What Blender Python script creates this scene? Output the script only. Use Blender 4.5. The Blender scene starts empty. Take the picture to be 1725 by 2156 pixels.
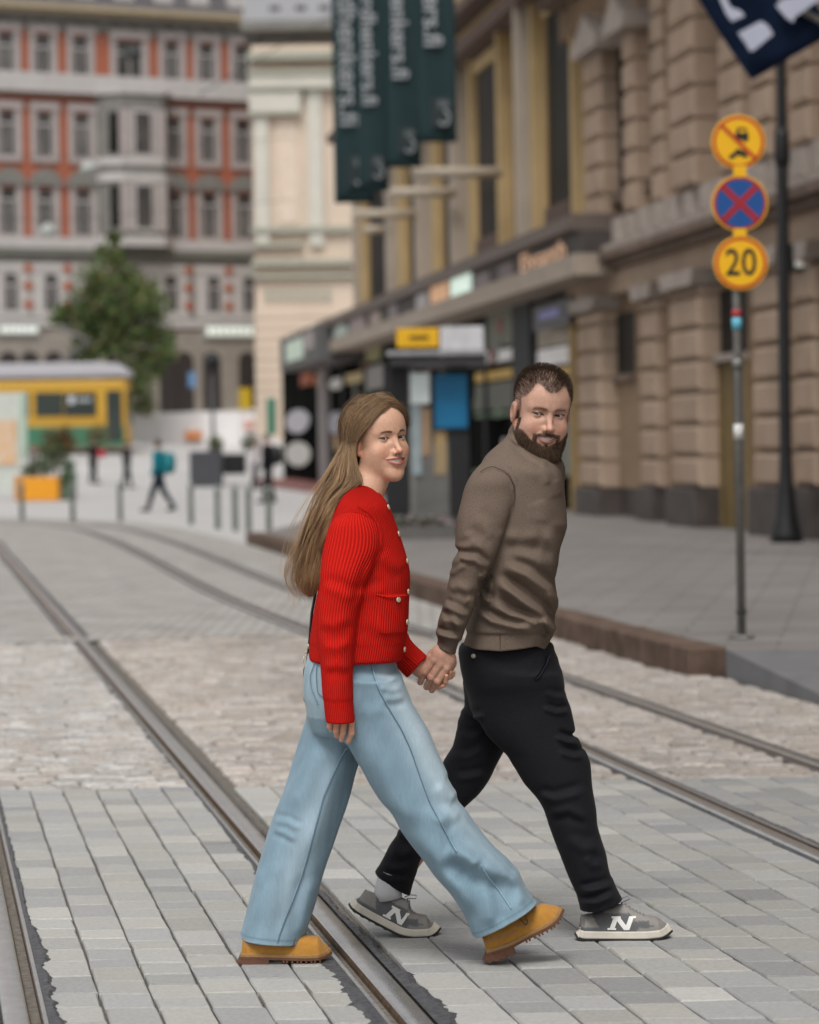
import bpy, math, random
import numpy as np
from mathutils import Vector, Matrix
R = math.radians
scene = bpy.context.scene
col = scene.collection

# ---------------------------------------------------------------- camera
CAM_H = 1.56; FPX = 6109.0; CX, CY = 862.5, 1078.0      # picture measured on a 1725 x 2156 grid
PITCH, ROLL = R(1.35), R(0.9)
Cc = np.array([0.0, 0.0, CAM_H])
_w = np.array([0, math.cos(PITCH), -math.sin(PITCH)]); _u0 = np.array([0, math.sin(PITCH), math.cos(PITCH)]); _r0 = np.array([1.0, 0, 0])
_r = math.cos(ROLL) * _r0 - math.sin(ROLL) * _u0
_u = math.sin(ROLL) * _r0 + math.cos(ROLL) * _u0
cam_d = bpy.data.cameras.new('camera'); cam = bpy.data.objects.new('camera', cam_d); col.objects.link(cam)
cam.matrix_world = Matrix(((_r[0], _u[0], -_w[0], 0), (_r[1], _u[1], -_w[1], 0), (_r[2], _u[2], -_w[2], CAM_H), (0, 0, 0, 1)))
cam_d.sensor_fit = 'VERTICAL'; cam_d.sensor_height = 30.0; cam_d.lens = FPX / 2156.0 * 30.0
cam_d.clip_start = 0.1; cam_d.clip_end = 2000
cam_d.dof.use_dof = True; cam_d.dof.focus_distance = 8.85; cam_d.dof.aperture_fstop = 2.5
scene.camera = cam
# ---------------------------------------------------------------- overcast sky, soft sun
SUN_EL, SUN_AZ = R(56), R(190)          # azimuth from +Y clockwise
world = bpy.data.worlds.new("World"); scene.world = world; world.use_nodes = True
nt = world.node_tree; nt.nodes.clear()
out = nt.nodes.new('ShaderNodeOutputWorld'); bg = nt.nodes.new('ShaderNodeBackground'); sky = nt.nodes.new('ShaderNodeTexSky')
hs = nt.nodes.new('ShaderNodeHueSaturation'); hs.inputs['Saturation'].default_value = 0.12
sky.sky_type = 'NISHITA'; sky.sun_disc = False; sky.sun_elevation = SUN_EL; sky.sun_rotation = SUN_AZ; sky.dust_density = 4.0; sky.air_density = 1.5
nt.links.new(sky.outputs[0], hs.inputs['Color']); nt.links.new(hs.outputs[0], bg.inputs[0]); bg.inputs[1].default_value = 0.11
nt.links.new(bg.outputs[0], out.inputs[0])
sd = bpy.data.lights.new('sun', 'SUN'); sd.energy = 1.3; sd.angle = R(22); sd.color = (1, .965, .92)
so = bpy.data.objects.new('sun', sd); col.objects.link(so)
_sd = Vector((math.sin(SUN_AZ) * math.cos(SUN_EL), math.cos(SUN_AZ) * math.cos(SUN_EL), math.sin(SUN_EL)))
so.rotation_euler = _sd.to_track_quat('Z', 'Y').to_euler()
vs = scene.view_settings; vs.view_transform = 'Standard'; vs.look = 'None'; vs.exposure = 0.34; vs.gamma = 1; vs.use_curve_mapping = False
scene.cycles.max_bounces = 6; scene.cycles.transparent_max_bounces = 8
try: scene.cycles.use_denoising = True
except Exception: pass

# ---------------------------------------------------------------- picture -> world
def ray(px, py): return _w + (px - CX) / FPX * _r - (py - CY) / FPX * _u
def at(px, py, Y):
    d = ray(px, py); return Cc + d * (Y / d[1])
def gnd(px, py, z=0.0):
    d = ray(px, py); return Cc + d * ((z - CAM_H) / d[2])
def terrain(x, y):
    k = np.clip((np.asarray(x, float) + 13) / 8, 0, 1); st = 105 + 16 * k
    t = np.clip((np.asarray(y, float) - st) / (150 - st), 0, 1.6)
    return 3.3 * t ** 1.15
def onplane(px, py, P0, n):
    d = ray(px, py); t = np.dot(np.asarray(P0) - Cc, n) / np.dot(d, n); return Cc + t * d

# ---------------------------------------------------------------- objects
def tag(o, label=None, cat=None, group=None, kind=None):
    if label: o['label'] = label
    if cat: o['category'] = cat
    if group: o['group'] = group
    if kind: o['kind'] = kind
    return o
def empty(name, loc, label=None, cat=None, group=None, rz=0):
    o = bpy.data.objects.new(name, None); col.objects.link(o); o.location = tuple(float(a) for a in loc); o.rotation_euler = (0, 0, rz)
    o.empty_display_size = 0.2
    return tag(o, label, cat, group)
def copy_tree(o, parent=None):
    c = o.copy(); col.objects.link(c)
    if parent: c.parent = parent
    for ch in [k for k in o.children]: copy_tree(ch, c)
    return c
def mesh_obj(name, V, F, mat, parent=None, smooth=False, colors=None, attrs=None, sharp=None, world_co=True, uv=None):
    """V n x 3 in world coordinates (or local if world_co False); F list or (m,3|4) array"""
    V = np.asarray(V, dtype=np.float64).reshape(-1, 3)
    if world_co and parent is not None:
        off = np.zeros(3); p = parent
        while p is not None: off += np.array(p.location); p = p.parent
        V = V - off
        loc = None
    me = bpy.data.meshes.new(name)
    if isinstance(F, np.ndarray) and F.ndim == 2:
        k = F.shape[1]; m = F.shape[0]
        me.vertices.add(len(V)); me.vertices.foreach_set('co', V.astype(np.float32).ravel())
        me.loops.add(m * k); me.loops.foreach_set('vertex_index', F.astype(np.int32).ravel())
        me.polygons.add(m); me.polygons.foreach_set('loop_start', np.arange(0, m * k, k, dtype=np.int32))
        me.polygons.foreach_set('loop_total', np.full(m, k, dtype=np.int32)) if bpy.app.version < (4, 0, 0) else None
        me.update(calc_edges=True)
    else:
        me.from_pydata([tuple(v) for v in V], [], [tuple(int(i) for i in f) for f in F])
    if smooth: me.polygons.foreach_set('use_smooth', np.ones(len(me.polygons), dtype=bool))
    if colors is not None:
        a = me.color_attributes.new('Col', 'FLOAT_COLOR', 'POINT')
        c = np.ones((len(V), 4), np.float32); c[:, :3] = np.asarray(colors)[:, :3]
        a.data.foreach_set('color', c.ravel())
    for k_, v_ in (attrs or {}).items():
        a = me.attributes.new(k_, 'FLOAT', 'POINT'); a.data.foreach_set('value', np.asarray(v_, np.float32))
    me.materials.append(mat)
    me.validate(); me.update()
    o = bpy.data.objects.new(name, me); col.objects.link(o)
    if parent is not None: o.parent = parent
    if parent is None and world_co:      # origin at the base centre
        bb = np.array([V.min(0), V.max(0)]); c = np.array([(bb[0][0] + bb[1][0]) / 2, (bb[0][1] + bb[1][1]) / 2, bb[0][2]])
        me.transform(Matrix.Translation(Vector(tuple(-c)))); o.location = tuple(c)
    return o
def add_bevel(o, w, seg=2):
    m = o.modifiers.new('bevel', 'BEVEL'); m.width = w; m.segments = seg; m.limit_method = 'ANGLE'; m.angle_limit = R(40); return o

class MB:
    """collects boxes, prisms, tubes, lathes; frame(O, ex, ey) places what follows in a local frame"""
    def __init__(s): s.pc = []; s.V = []; s.F = []; s.C = []; s.O = np.zeros(3); s.M = np.eye(3); s.col = (1, 1, 1)
    def frame(s, O=(0, 0, 0), ex=(1, 0, 0), ey=None, ez=(0, 0, 1)):
        ex = np.array(ex, float); ex /= np.linalg.norm(ex); ez = np.array(ez, float); ez /= np.linalg.norm(ez)
        ey = np.cross(ez, ex) if ey is None else np.array(ey, float) / np.linalg.norm(ey)
        s.O = np.array(O, float); s.M = np.array([ex, ey, ez]); return s
    def add(s, V, F):
        V = np.asarray(V, float).reshape(-1, 3); n = len(s.V); s.pc.append((n, len(s.F)))
        W = s.O + V @ s.M
        s.V.extend(W.tolist()); s.F.extend([[i + n for i in f] for f in F]); s.C.extend([s.col] * len(W)); return s
    def box(s, x0, x1, y0, y1, z0, z1):
        if x0 > x1: x0, x1 = x1, x0
        if y0 > y1: y0, y1 = y1, y0
        if z0 > z1: z0, z1 = z1, z0
        return s.add([(x0, y0, z0), (x1, y0, z0), (x1, y1, z0), (x0, y1, z0), (x0, y0, z1), (x1, y0, z1), (x1, y1, z1), (x0, y1, z1)],
                     [(0, 3, 2, 1), (4, 5, 6, 7), (0, 1, 5, 4), (1, 2, 6, 5), (2, 3, 7, 6), (3, 0, 4, 7)])
    def cushion(s, x0, x1, y0, y1, z0, z1, b):
        """box with bevelled front (y0) face edges: rusticated block, y0 is outside"""
        return s.add([(x0, y1, z0), (x1, y1, z0), (x1, y1, z1), (x0, y1, z1), (x0, y0 + b, z0), (x1, y0 + b, z0), (x1, y0 + b, z1), (x0, y0 + b, z1),
                      (x0 + b, y0, z0 + b), (x1 - b, y0, z0 + b), (x1 - b, y0, z1 - b), (x0 + b, y0, z1 - b)],
                     [(8, 9, 10, 11), (4, 5, 9, 8), (5, 6, 10, 9), (6, 7, 11, 10), (7, 4, 8, 11), (0, 1, 5, 4), (1, 2, 6, 5), (2, 3, 7, 6), (3, 0, 4, 7)])
    def prism(s, pts, y0, y1):
        """polygon pts in local x,z extruded along local y"""
        n = len(pts); V = [(p[0], y0, p[1]) for p in pts] + [(p[0], y1, p[1]) for p in pts]
        F = [tuple(range(n)), tuple(range(2 * n - 1, n - 1, -1))] + [(i, i + n, (i + 1) % n + n, (i + 1) % n) for i in range(n)]
        return s.add(V, F)
    def hprism(s, pts, z0, z1):
        n = len(pts); V = [(p[0], p[1], z0) for p in pts] + [(p[0], p[1], z1) for p in pts]
        F = [tuple(range(n - 1, -1, -1)), tuple(range(n, 2 * n))] + [(i, (i + 1) % n, (i + 1) % n + n, i + n) for i in range(n)]
        return s.add(V, F)
    def tube(s, P, r, k=10, cap=True):
        P = np.asarray(P, float); n = len(P); r = np.full(n, r) if np.isscalar(r) else np.asarray(r, float)
        V = []; up = None
        for i in range(n):
            d = P[min(i + 1, n - 1)] - P[max(i - 1, 0)]; d = d / (np.linalg.norm(d) + 1e-9)
            if up is None:
                up = np.array([0, 0, 1.0]) if abs(d[2]) < .9 else np.array([1.0, 0, 0])
            a = np.cross(up, d); a /= np.linalg.norm(a) + 1e-9; b = np.cross(d, a); up = b
            for j in range(k):
                t = 2 * math.pi * j / k; V.append(P[i] + r[i] * (math.cos(t) * a + math.sin(t) * b))
        F = []
        for i in range(n - 1):
            for j in range(k): F.append((i * k + j, i * k + (j + 1) % k, (i + 1) * k + (j + 1) % k, (i + 1) * k + j))
        if cap: F.append(tuple(range(k - 1, -1, -1))); F.append(tuple((n - 1) * k + j for j in range(k)))
        return s.add(V, F)
    def lathe(s, prof, k=20, c=(0, 0)):
        n = len(prof); V = [(c[0] + r * math.cos(2 * math.pi * j / k), c[1] + r * math.sin(2 * math.pi * j / k), z) for r, z in prof for j in range(k)]
        F = [(i * k + j, i * k + (j + 1) % k, (i + 1) * k + (j + 1) % k, (i + 1) * k + j) for i in range(n - 1) for j in range(k)]
        F.append(tuple(range(k - 1, -1, -1))); F.append(tuple((n - 1) * k + j for j in range(k)))
        return s.add(V, F)
    def each(s, name, mat, parent=None, smooth=False, bevel=0):
        o = None; e = s.pc + [(len(s.V), len(s.F))]
        for (v0, f0), (v1, f1) in zip(e[:-1], e[1:]):
            o = mesh_obj(name, np.array(s.V[v0:v1]), [[i - v0 for i in f] for f in s.F[f0:f1]], mat, parent, smooth)
            if bevel: add_bevel(o, bevel)
        return o
    def build(s, name, mat, parent=None, smooth=False, bevel=0, colors=False):
        o = mesh_obj(name, np.array(s.V), s.F, mat, parent, smooth, colors=np.array(s.C) if colors else None)
        if bevel: add_bevel(o, bevel)
        return o

# ---------------------------------------------------------------- materials
def mat(name, c, rough=.7, metal=0, var=.12, scale=6, bump=0, bscale=60, spec=.4, vcol=False, detail=6, coat=0, c2=None, alpha=None, trans=0, sheen=0, emit=None, estr=0, sss=0):
    if spec == .4 and rough >= .75: spec = .10
    m = bpy.data.materials.new(name); m.use_nodes = True; t = m.node_tree; p = t.nodes['Principled BSDF']
    p.inputs['Roughness'].default_value = rough; p.inputs['Metallic'].default_value = metal; p.inputs['Specular IOR Level'].default_value = spec
    p.inputs['Coat Weight'].default_value = coat
    if sheen: p.inputs['Sheen Weight'].default_value = sheen; p.inputs['Sheen Roughness'].default_value = .5
    if trans: p.inputs['Transmission Weight'].default_value = trans
    if emit: p.inputs['Emission Color'].default_value = (*emit, 1); p.inputs['Emission Strength'].default_value = estr
    if sss:
        p.inputs['Subsurface Weight'].default_value = sss; p.inputs['Subsurface Radius'].default_value = (.012, .005, .003); p.inputs['Subsurface Scale'].default_value = 1
    tc = t.nodes.new('ShaderNodeTexCoord')
    n = t.nodes.new('ShaderNodeTexNoise'); n.inputs['Scale'].default_value = scale; n.inputs['Detail'].default_value = detail
    t.links.new(tc.outputs['Object'], n.inputs['Vector'])
    cr = t.nodes.new('ShaderNodeValToRGB'); cr.color_ramp.elements[0].position = .3; cr.color_ramp.elements[1].position = .7
    a = [x * (1 - var) for x in c]; b = [min(1, x * (1 + var)) for x in c]
    if c2: a = c; b = c2
    cr.color_ramp.elements[0].color = (*a, 1); cr.color_ramp.elements[1].color = (*b, 1)
    t.links.new(n.outputs['Fac'], cr.inputs['Fac'])
    src = cr.outputs['Color']
    if vcol:
        at_ = t.nodes.new('ShaderNodeAttribute'); at_.attribute_name = 'Col'
        mx = t.nodes.new('ShaderNodeMix'); mx.data_type = 'RGBA'; mx.blend_type = 'MULTIPLY'; mx.inputs[0].default_value = 1
        t.links.new(src, mx.inputs[6]); t.links.new(at_.outputs['Color'], mx.inputs[7]); src = mx.outputs[2]
    t.links.new(src, p.inputs['Base Color'])
    if bump:
        n2 = t.nodes.new('ShaderNodeTexNoise'); n2.inputs['Scale'].default_value = bscale; n2.inputs['Detail'].default_value = 5
        t.links.new(tc.outputs['Object'], n2.inputs['Vector'])
        bp = t.nodes.new('ShaderNodeBump'); bp.inputs['Strength'].default_value = min(1, bump); bp.inputs['Distance'].default_value = .01
        t.links.new(n2.outputs['Fac'], bp.inputs['Height']); t.links.new(bp.outputs['Normal'], p.inputs['Normal'])
    m['src'] = 0
    return m
# ================================================================ GROUND
rng = np.random.default_rng(7); rnd = random.Random(5)
def ux(u, Z): return u + .023 - .17 * (Z - 7.8)          # across-track coordinate -> world X
M_soil = mat('joint_dirt', (.10, .095, .085), .95, var=.4, scale=40, c2=(.22, .195, .165))
M_slab = mat('granite_slab', (.405, .40, .388), .8, var=.10, scale=70, bump=.35, bscale=260, vcol=True, detail=9)
M_sett = mat('granite_sett', (.425, .41, .39), .7, spec=.22, var=.2, scale=35, bump=.5, bscale=120, vcol=True)
def paving_mat(name, c, c2, sc=1.2, st=(1, .35, 1)):
    m = mat(name, c, .75, c2=c2, scale=sc, detail=8, bump=.2, bscale=40)
    return m
M_road = mat('far_setts', (.34, .33, .312), .74, c2=(.45, .44, .425), scale=1.6, detail=10, bump=.4, bscale=30)
M_plaza = mat('plaza_paving', (.42, .41, .405), .7, c2=(.50, .49, .485), scale=.5, detail=4)
M_side = mat('sidewalk_paving', (.19, .18, .172), .74, c2=(.245, .23, .22), scale=1.1, detail=8, bump=.15, bscale=50)
t_ = M_side.node_tree; bt_ = t_.nodes.new('ShaderNodeTexBrick'); bt_.inputs['Scale'].default_value = 1; bt_.inputs['Brick Width'].default_value = .7; bt_.inputs['Row Height'].default_value = .35; bt_.inputs['Mortar Size'].default_value = .012
bt_.inputs['Color1'].default_value = (1, 1, 1, 1); bt_.inputs['Color2'].default_value = (.84, .82, .81, 1); bt_.inputs['Mortar'].default_value = (.5, .48, .46, 1)
tc_ = t_.nodes.new('ShaderNodeTexCoord'); mp_ = t_.nodes.new('ShaderNodeMapping'); mp_.inputs['Rotation'].default_value = (0, 0, R(9)); p_ = t_.nodes['Principled BSDF']; l_ = p_.inputs['Base Color'].links[0].from_socket
mx_ = t_.nodes.new('ShaderNodeMix'); mx_.data_type = 'RGBA'; mx_.blend_type = 'MULTIPLY'; mx_.inputs[0].default_value = 1; t_.links.new(tc_.outputs['Object'], mp_.inputs[0]); t_.links.new(mp_.outputs[0], bt_.inputs['Vector']); t_.links.new(l_, mx_.inputs[6]); t_.links.new(bt_.outputs['Color'], mx_.inputs[7]); t_.links.new(mx_.outputs[2], p_.inputs['Base Color'])
# base sheet following the terrain
ys = np.concatenate([[-60, -10, 0], np.linspace(4, 100, 25), np.linspace(102, 180, 40), [260, 500]]); xs = np.array([-260, -90, -40, -20, -13, -11, -9, -7, -5, 0, 8, 20, 60, 200.])
V = [(x, y, float(terrain(x, y)) - (.02 if y < 26 else .004)) for y in ys for x in xs]; nx = len(xs)
F = [(i * nx + j, i * nx + j + 1, (i + 1) * nx + j + 1, (i + 1) * nx + j) for i in range(len(ys) - 1) for j in range(nx - 1)]
tag(mesh_obj('ground', V, F, M_soil), kind='structure')
ys2 = np.concatenate([np.linspace(40, 100, 12), np.linspace(102, 180, 40)]); V = [(x, y, float(terrain(x, y)) + .002) for y in ys2 for x in xs]
F = [(i * nx + j, i * nx + j + 1, (i + 1) * nx + j + 1, (i + 1) * nx + j) for i in range(len(ys2) - 1) for j in range(nx - 1)]
tag(mesh_obj('plaza', V, F, M_plaza), kind='structure')
# street of worn setts beyond the modelled ones, following the tracks and their curve
CP = [(1.995, 7.8), (1.995, 30), (1.995, 41)]
railC = [(1.52, 4.5), (ux(1.995, 9), 9), (ux(1.995, 13), 13), (ux(1.995, 20), 20), (-1.05, 25.1), (-2.15, 31.1), (-3.68, 40.7), (-5.15, 49.5), (-6.7, 57.0), (-8.7, 62.2), (-12.5, 66.5), (-18, 69)]
railC[0] = (ux(1.995, 4.5), 4.5)
def catmull(P, n=12):
    P = np.array(P, float); Q = np.vstack([2 * P[0] - P[1], P, 2 * P[-1] - P[-2]]); o = []
    for i in range(1, len(Q) - 2):
        for t in np.linspace(0, 1, n, endpoint=False):
            a, b, c, d = Q[i - 1], Q[i], Q[i + 1], Q[i + 2]
            o.append(.5 * ((2 * b) + (-a + c) * t + (2 * a - 5 * b + 4 * c - d) * t * t + (-a + 3 * b - 3 * c + d) * t ** 3))
    o.append(P[-1]); return np.array(o)
pC = catmull(railC)
def offset(P, d):
    T = np.gradient(P, axis=0); T /= np.linalg.norm(T, axis=1)[:, None]; N = np.stack([T[:, 1], -T[:, 0]], 1); return P + N * d
cth = math.cos(math.atan(.17))
pD = offset(pC, .925 * cth)
pA = np.array([(ux(-.028, z), z) for z in (4.5, 8, 14, 20, 26, 32, 38, 44)] + [(-7.3, 50.5), (-9.2, 57.5), (-12.2, 62), (-17, 65)]); pA = catmull(pA, 6)
pB = offset(pA, -1.07 * cth)
def strip(P, o0, o1, z, name, m, kind='structure', seg=1):
    A = offset(P, o0); B = offset(P, o1); V = [(*a, z) for a in A] + [(*b, z) for b in B]; n = len(P)
    return tag(mesh_obj(name, V, [(i, i + 1, i + 1 + n, i + n)[::-1] if o1 > o0 else (i, i + 1, i + 1 + n, i + n) for i in range(n - 1)], m), kind=kind)
i0 = int(np.argmin(abs(pC[:, 1] - 24)))
road = strip(pC[i0:], -6.5, 1.9, .004, 'road', M_road)

# ---- slabs of the crossing and setts behind them, each its own little block
def paving(name, u_cols, Z0, Z1, lmin, lmax, m, gap, tone, bev, zj, skip, shades, off=0):
    V = []; F = []; C = []
    for ci, (ua, ub) in enumerate(u_cols):
        z = Z0 - rng.uniform(0, lmax) * off
        colt = rng.normal(0, .035)
        while z < Z1:
            L = rng.uniform(lmin, lmax); z2 = min(z + L, Z1 + rng.uniform(-.0, .012))
            if z2 - z < lmin * .4: break
            a = ua + gap * .5 + rng.normal(0, gap * .12); b = ub - gap * .5 + rng.normal(0, gap * .12); g2 = gap * (.75 if name == 'crossing' else .5)
            s = max(z, Z0) + g2; e = z2 - g2
            if not skip((a + b) / 2, (s + e) / 2) and e > s + .02:
                t = zj * rng.normal(0, 1, 4); h = -.003
                q = [(a, s), (b, s), (b, e), (a, e)]; n = len(V)
                jit = rng.normal(0, bev * .35, (4, 2))
                for k, (uu, zz) in enumerate(q): V.append((ux(uu + jit[k, 0] * .5, zz), zz + jit[k, 1] * .5, h - bev * 1.2 - .01))
                for k, (uu, zz) in enumerate(q): V.append((ux(uu + jit[k, 0], zz), zz + jit[k, 1], h - bev * .5))
                for k, (uu, zz) in enumerate(q):
                    iu = bev * (1 if k in (0, 3) else -1); iz = bev * (1 if k in (0, 1) else -1)
                    V.append((ux(uu + iu + jit[k, 0], zz + iz), zz + iz + jit[k, 1], h + t[k] + .003))
                for l in (0, 4):
                    for k in range(4): F.append((n + l + k, n + l + (k + 1) % 4, n + l + 4 + (k + 1) % 4, n + l + 4 + k))
                F.append((n + 8, n + 9, n + 10, n + 11))
                sh = shades[rng.integers(len(shades))]; k = 1 + rng.normal(0, tone) + colt
                if name == 'crossing': k *= np.interp((a + b) / 2, [-.3, 2.2], [1, .76])  # slabs darken to the right, standing in for shade from the buildings
                C += [tuple(x * k for x in sh)] * 12
            z = z2
    return tag(mesh_obj(name, V, F, m, colors=C), kind='structure')
GA, GB, GC, GD = 0, -1.10, 1.995, 2.92
def near_rail(u, w0=.085, w1=.085):
    return any(abs(u - g) < w0 for g in (GA, GB, GC, GD))
cols = []
def cols_between(a, b, w): n = max(1, round((b - a) / w)); return [(a + (b - a) * i / n, a + (b - a) * (i + 1) / n) for i in range(n)]
e = .095
slab_cols = cols_between(-4.6, GB - .07, .165) + cols_between(GB + e, GA - .10, .158) + cols_between(GA + .075, GC - .07, .163) + cols_between(GC + .07, GD - .07, .165) + cols_between(GD + .06, 4.4, .165)
shades = [(1, 1, .985), (1, .995, .96), (.97, .98, .97), (.9, .91, .93), (1.04, 1.03, .99), (.84, .85, .87)]
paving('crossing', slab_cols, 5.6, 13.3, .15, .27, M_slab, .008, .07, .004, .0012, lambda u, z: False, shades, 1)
bounds = [(-5.2, GB - .07), (GB + e, GA - .10), (GA + .10, GC - .07), (GC + .07, GD - .07), (GD + .06, 3.9)]
def setts():
    V = []; F = []; C = []; z = 13.33; pat = lambda u, z: math.sin(2.1 * u + 1.3 * z) * math.sin(1.7 * z - u) + .6 * math.sin(5.1 * u - 2.3 * z + 1)
    tones = [(.90, .88, .86), (.95, .94, .93), (.86, .82, .78), (.93, .87, .83), (.86, .86, .87), (1.03, 1.03, 1.03), (1.10, 1.10, 1.11)]
    while z < 24.3:
        d = rng.uniform(.085, .115)
        for (ua, ub) in bounds:
            u = ua - rng.uniform(0, .1)
            while u < ub:
                L = rng.uniform(.10, .19); a = max(u, ua) + .005; b = min(u + L, ub) - .005; u += L
                if b - a < .03 or on_walk((a + b) / 2, z + d / 2): continue
                n = len(V); bev = .013; h = rng.normal(-.001, .0028); jit = rng.normal(0, .004, (4, 2)); q = [(a, z + .006), (b, z + .006), (b, z + d - .006), (a, z + d - .006)]
                for k, (uu, zz) in enumerate(q): V.append((ux(uu + jit[k, 0], zz), zz + jit[k, 1], -.022))
                for k, (uu, zz) in enumerate(q): V.append((ux(uu + jit[k, 0], zz), zz + jit[k, 1], h - .009))
                for k, (uu, zz) in enumerate(q): iu = bev * (1 if k in (0, 3) else -1); iz = bev * (1 if k in (0, 1) else -1); V.append((ux(uu + iu + jit[k, 0], zz + iz), zz + iz + jit[k, 1], h + .002 + rng.normal(0, .0015)))
                for l in (0, 4):
                    for k in range(4): F.append((n + l + k, n + l + (k + 1) % 4, n + l + 4 + (k + 1) % 4, n + l + 4 + k))
                F.append((n + 8, n + 9, n + 10, n + 11)); sh = tones[rng.integers(len(tones))]; k = (1 + rng.normal(0, .08) + .10 * max(0, pat(a, z)) - .03) * np.interp(a, [-.3, 1.2], [1.02, .80]); sh = np.array(sh) * (np.array([1.03, .985, .95]) if a > 0 else 1); C += [tuple(x * k for x in sh)] * 12  # setts darken rightwards like the slabs, shade put into their colour
        z += d
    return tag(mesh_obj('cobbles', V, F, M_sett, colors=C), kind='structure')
def on_walk(u, z): x = ux(u, z); return x > np.interp(z, [16.3, 18.9, 19.2, 23, 27.6], [2.45, 2.05, 1.80, 1.16, .29]) - .02 and z > 16.4
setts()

# ---- grooved tram rails
M_rail = mat('worn_steel', (.50, .49, .48), .26, .8, c2=(.60, .59, .58), scale=14, bump=.12, bscale=90)
M_rust = mat('rusty_steel', (.06, .038, .024), .65, .3, c2=(.16, .10, .06), scale=30)
M_bit = mat('bitumen', (.045, .045, .05), .55, c2=(.10, .10, .105), scale=40, bump=1, bscale=45)
def rail(P, side, label):
    """side +1: the groove lies on the right of the head (towards +u)"""
    def prof(name, pts, m, parent, sm=True):
        n = len(P); V = []; F = []; k = len(pts)
        for (o_, z_) in pts: V += [(*p, z_) for p in offset(P, o_ * side)]
        for i in range(k - 1):
            for j in range(n - 1):
                q = (i * n + j, i * n + j + 1, (i + 1) * n + j + 1, (i + 1) * n + j); F.append(q if side < 0 else q[::-1])
        return mesh_obj(name, V, F, m, parent, smooth=sm)
    e_ = empty('tram_rail', (P[0][0], P[0][1], 0), label, 'tram rail', 'tram rails set in the street')
    prof('rail_head', [(-.045, -.03), (-.043, -.002), (-.039, .0045), (-.030, .0075), (0, .0085), (.022, .0075), (.030, .003)], M_rail, e_)
    prof('rail_groove', [(.030, .003), (.034, -.008), (.037, -.038), (.062, -.038), (.066, -.004)], M_rust, e_, False)
    prof('rail_lip', [(.066, -.004), (.068, .0035), (.080, .0035), (.082, -.03)], M_rail, e_, False)
    # bitumen sealing along both edges, torn outline
    lo, hi = 5.2, 26
    idx = np.linspace(lo, min(hi, P[:, 1].max()), 900); X = np.interp(idx, P[:, 1], P[:, 0]); L = np.stack([X, idx], 1)
    V = []; F = []; n = len(idx)
    for sgn, o0 in ((-1, .050), (1, .081)):
        w = .022 + .02 * np.abs(np.convolve(rng.normal(0, 1, n + 30), np.ones(31) / 6, 'valid'))
        saw = (np.arange(n) % 9) / 9 * rng.uniform(.2, 1, n // 9 + 1).repeat(9)[:n] * .028 * (rng.random(n // 60 + 1) > .4).repeat(60)[:n]
        w = (w + saw) * np.interp(idx, [7.5, 10.5, 13], [1.25, .55, .25])
        T = np.gradient(L, axis=0); T /= np.linalg.norm(T, axis=1)[:, None]; N = np.stack([T[:, 1], -T[:, 0]], 1) * side * sgn
        b = len(V); zz = rng.normal(0, .0012, n)
        V += [(*q, .0035) for q in L + N * o0] + [(*q, .005 + z_) for q, z_ in zip(L + N * (o0 + w[:, None] * .6), zz)] + [(*q, -.004) for q in L + N * (o0 + w[:, None])]
        for r_ in range(2):
            for j in range(n - 1):
                q = (b + r_ * n + j, b + r_ * n + j + 1, b + (r_ + 1) * n + j + 1, b + (r_ + 1) * n + j); F.append(q[::-1] if side * sgn > 0 else q)
    mesh_obj('bitumen_seal', V, F, M_bit, e_)
    Lf = P[P[:, 1] > 23.0]
    if len(Lf) > 3:
        for a_, b_, z_, nm, mm in ((.029, .067, .0058, 'dark_groove_strip', M_rust), (-.095, -.044, .0056, 'far_seal', M_bit), (.081, .125, .0056, 'far_seal', M_bit)):  # flat dark strip replaces the shaded groove; seal strips darken the far rails
            A = offset(Lf, a_ * side); B = offset(Lf, b_ * side); n = len(Lf); W = [(*q, z_) for q in A] + [(*q, z_) for q in B]
            mesh_obj(nm, W, [(i, i + 1, i + 1 + n, i + n)[::-1] if side > 0 else (i, i + 1, i + 1 + n, i + n) for i in range(n - 1)], mm, e_)
    return e_
t_ = M_road.node_tree; bt_ = t_.nodes.new('ShaderNodeTexBrick'); bt_.inputs['Scale'].default_value = 1; bt_.inputs['Brick Width'].default_value = .24; bt_.inputs['Row Height'].default_value = .16; bt_.inputs['Mortar Size'].default_value = .018; bt_.inputs['Bias'].default_value = -.1
bt_.inputs['Color1'].default_value = (1.08, 1.07, 1.06, 1); bt_.inputs['Color2'].default_value = (.80, .77, .74, 1); bt_.inputs['Mortar'].default_value = (.5, .48, .46, 1)
tc_ = t_.nodes.new('ShaderNodeTexCoord'); p_ = t_.nodes['Principled BSDF']; l_ = p_.inputs['Base Color'].links[0].from_socket
mx_ = t_.nodes.new('ShaderNodeMix'); mx_.data_type = 'RGBA'; mx_.blend_type = 'MULTIPLY'; mx_.inputs[0].default_value = 1; t_.links.new(tc_.outputs['Object'], bt_.inputs['Vector']); t_.links.new(l_, mx_.inputs[6]); t_.links.new(bt_.outputs['Color'], mx_.inputs[7]); t_.links.new(mx_.outputs[2], p_.inputs['Base Color'])
rail(pA, -1, 'grooved tram rail running between the woman\'s boot and the grey trainer, with torn bitumen edges')
rail(pB, 1, 'tram rail leaving the photo at its bottom left corner')
rail(pC, 1, 'tram rail passing behind the dark trouser legs')
rail(pD, -1, 'tram rail nearest the raised kerb')

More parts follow.
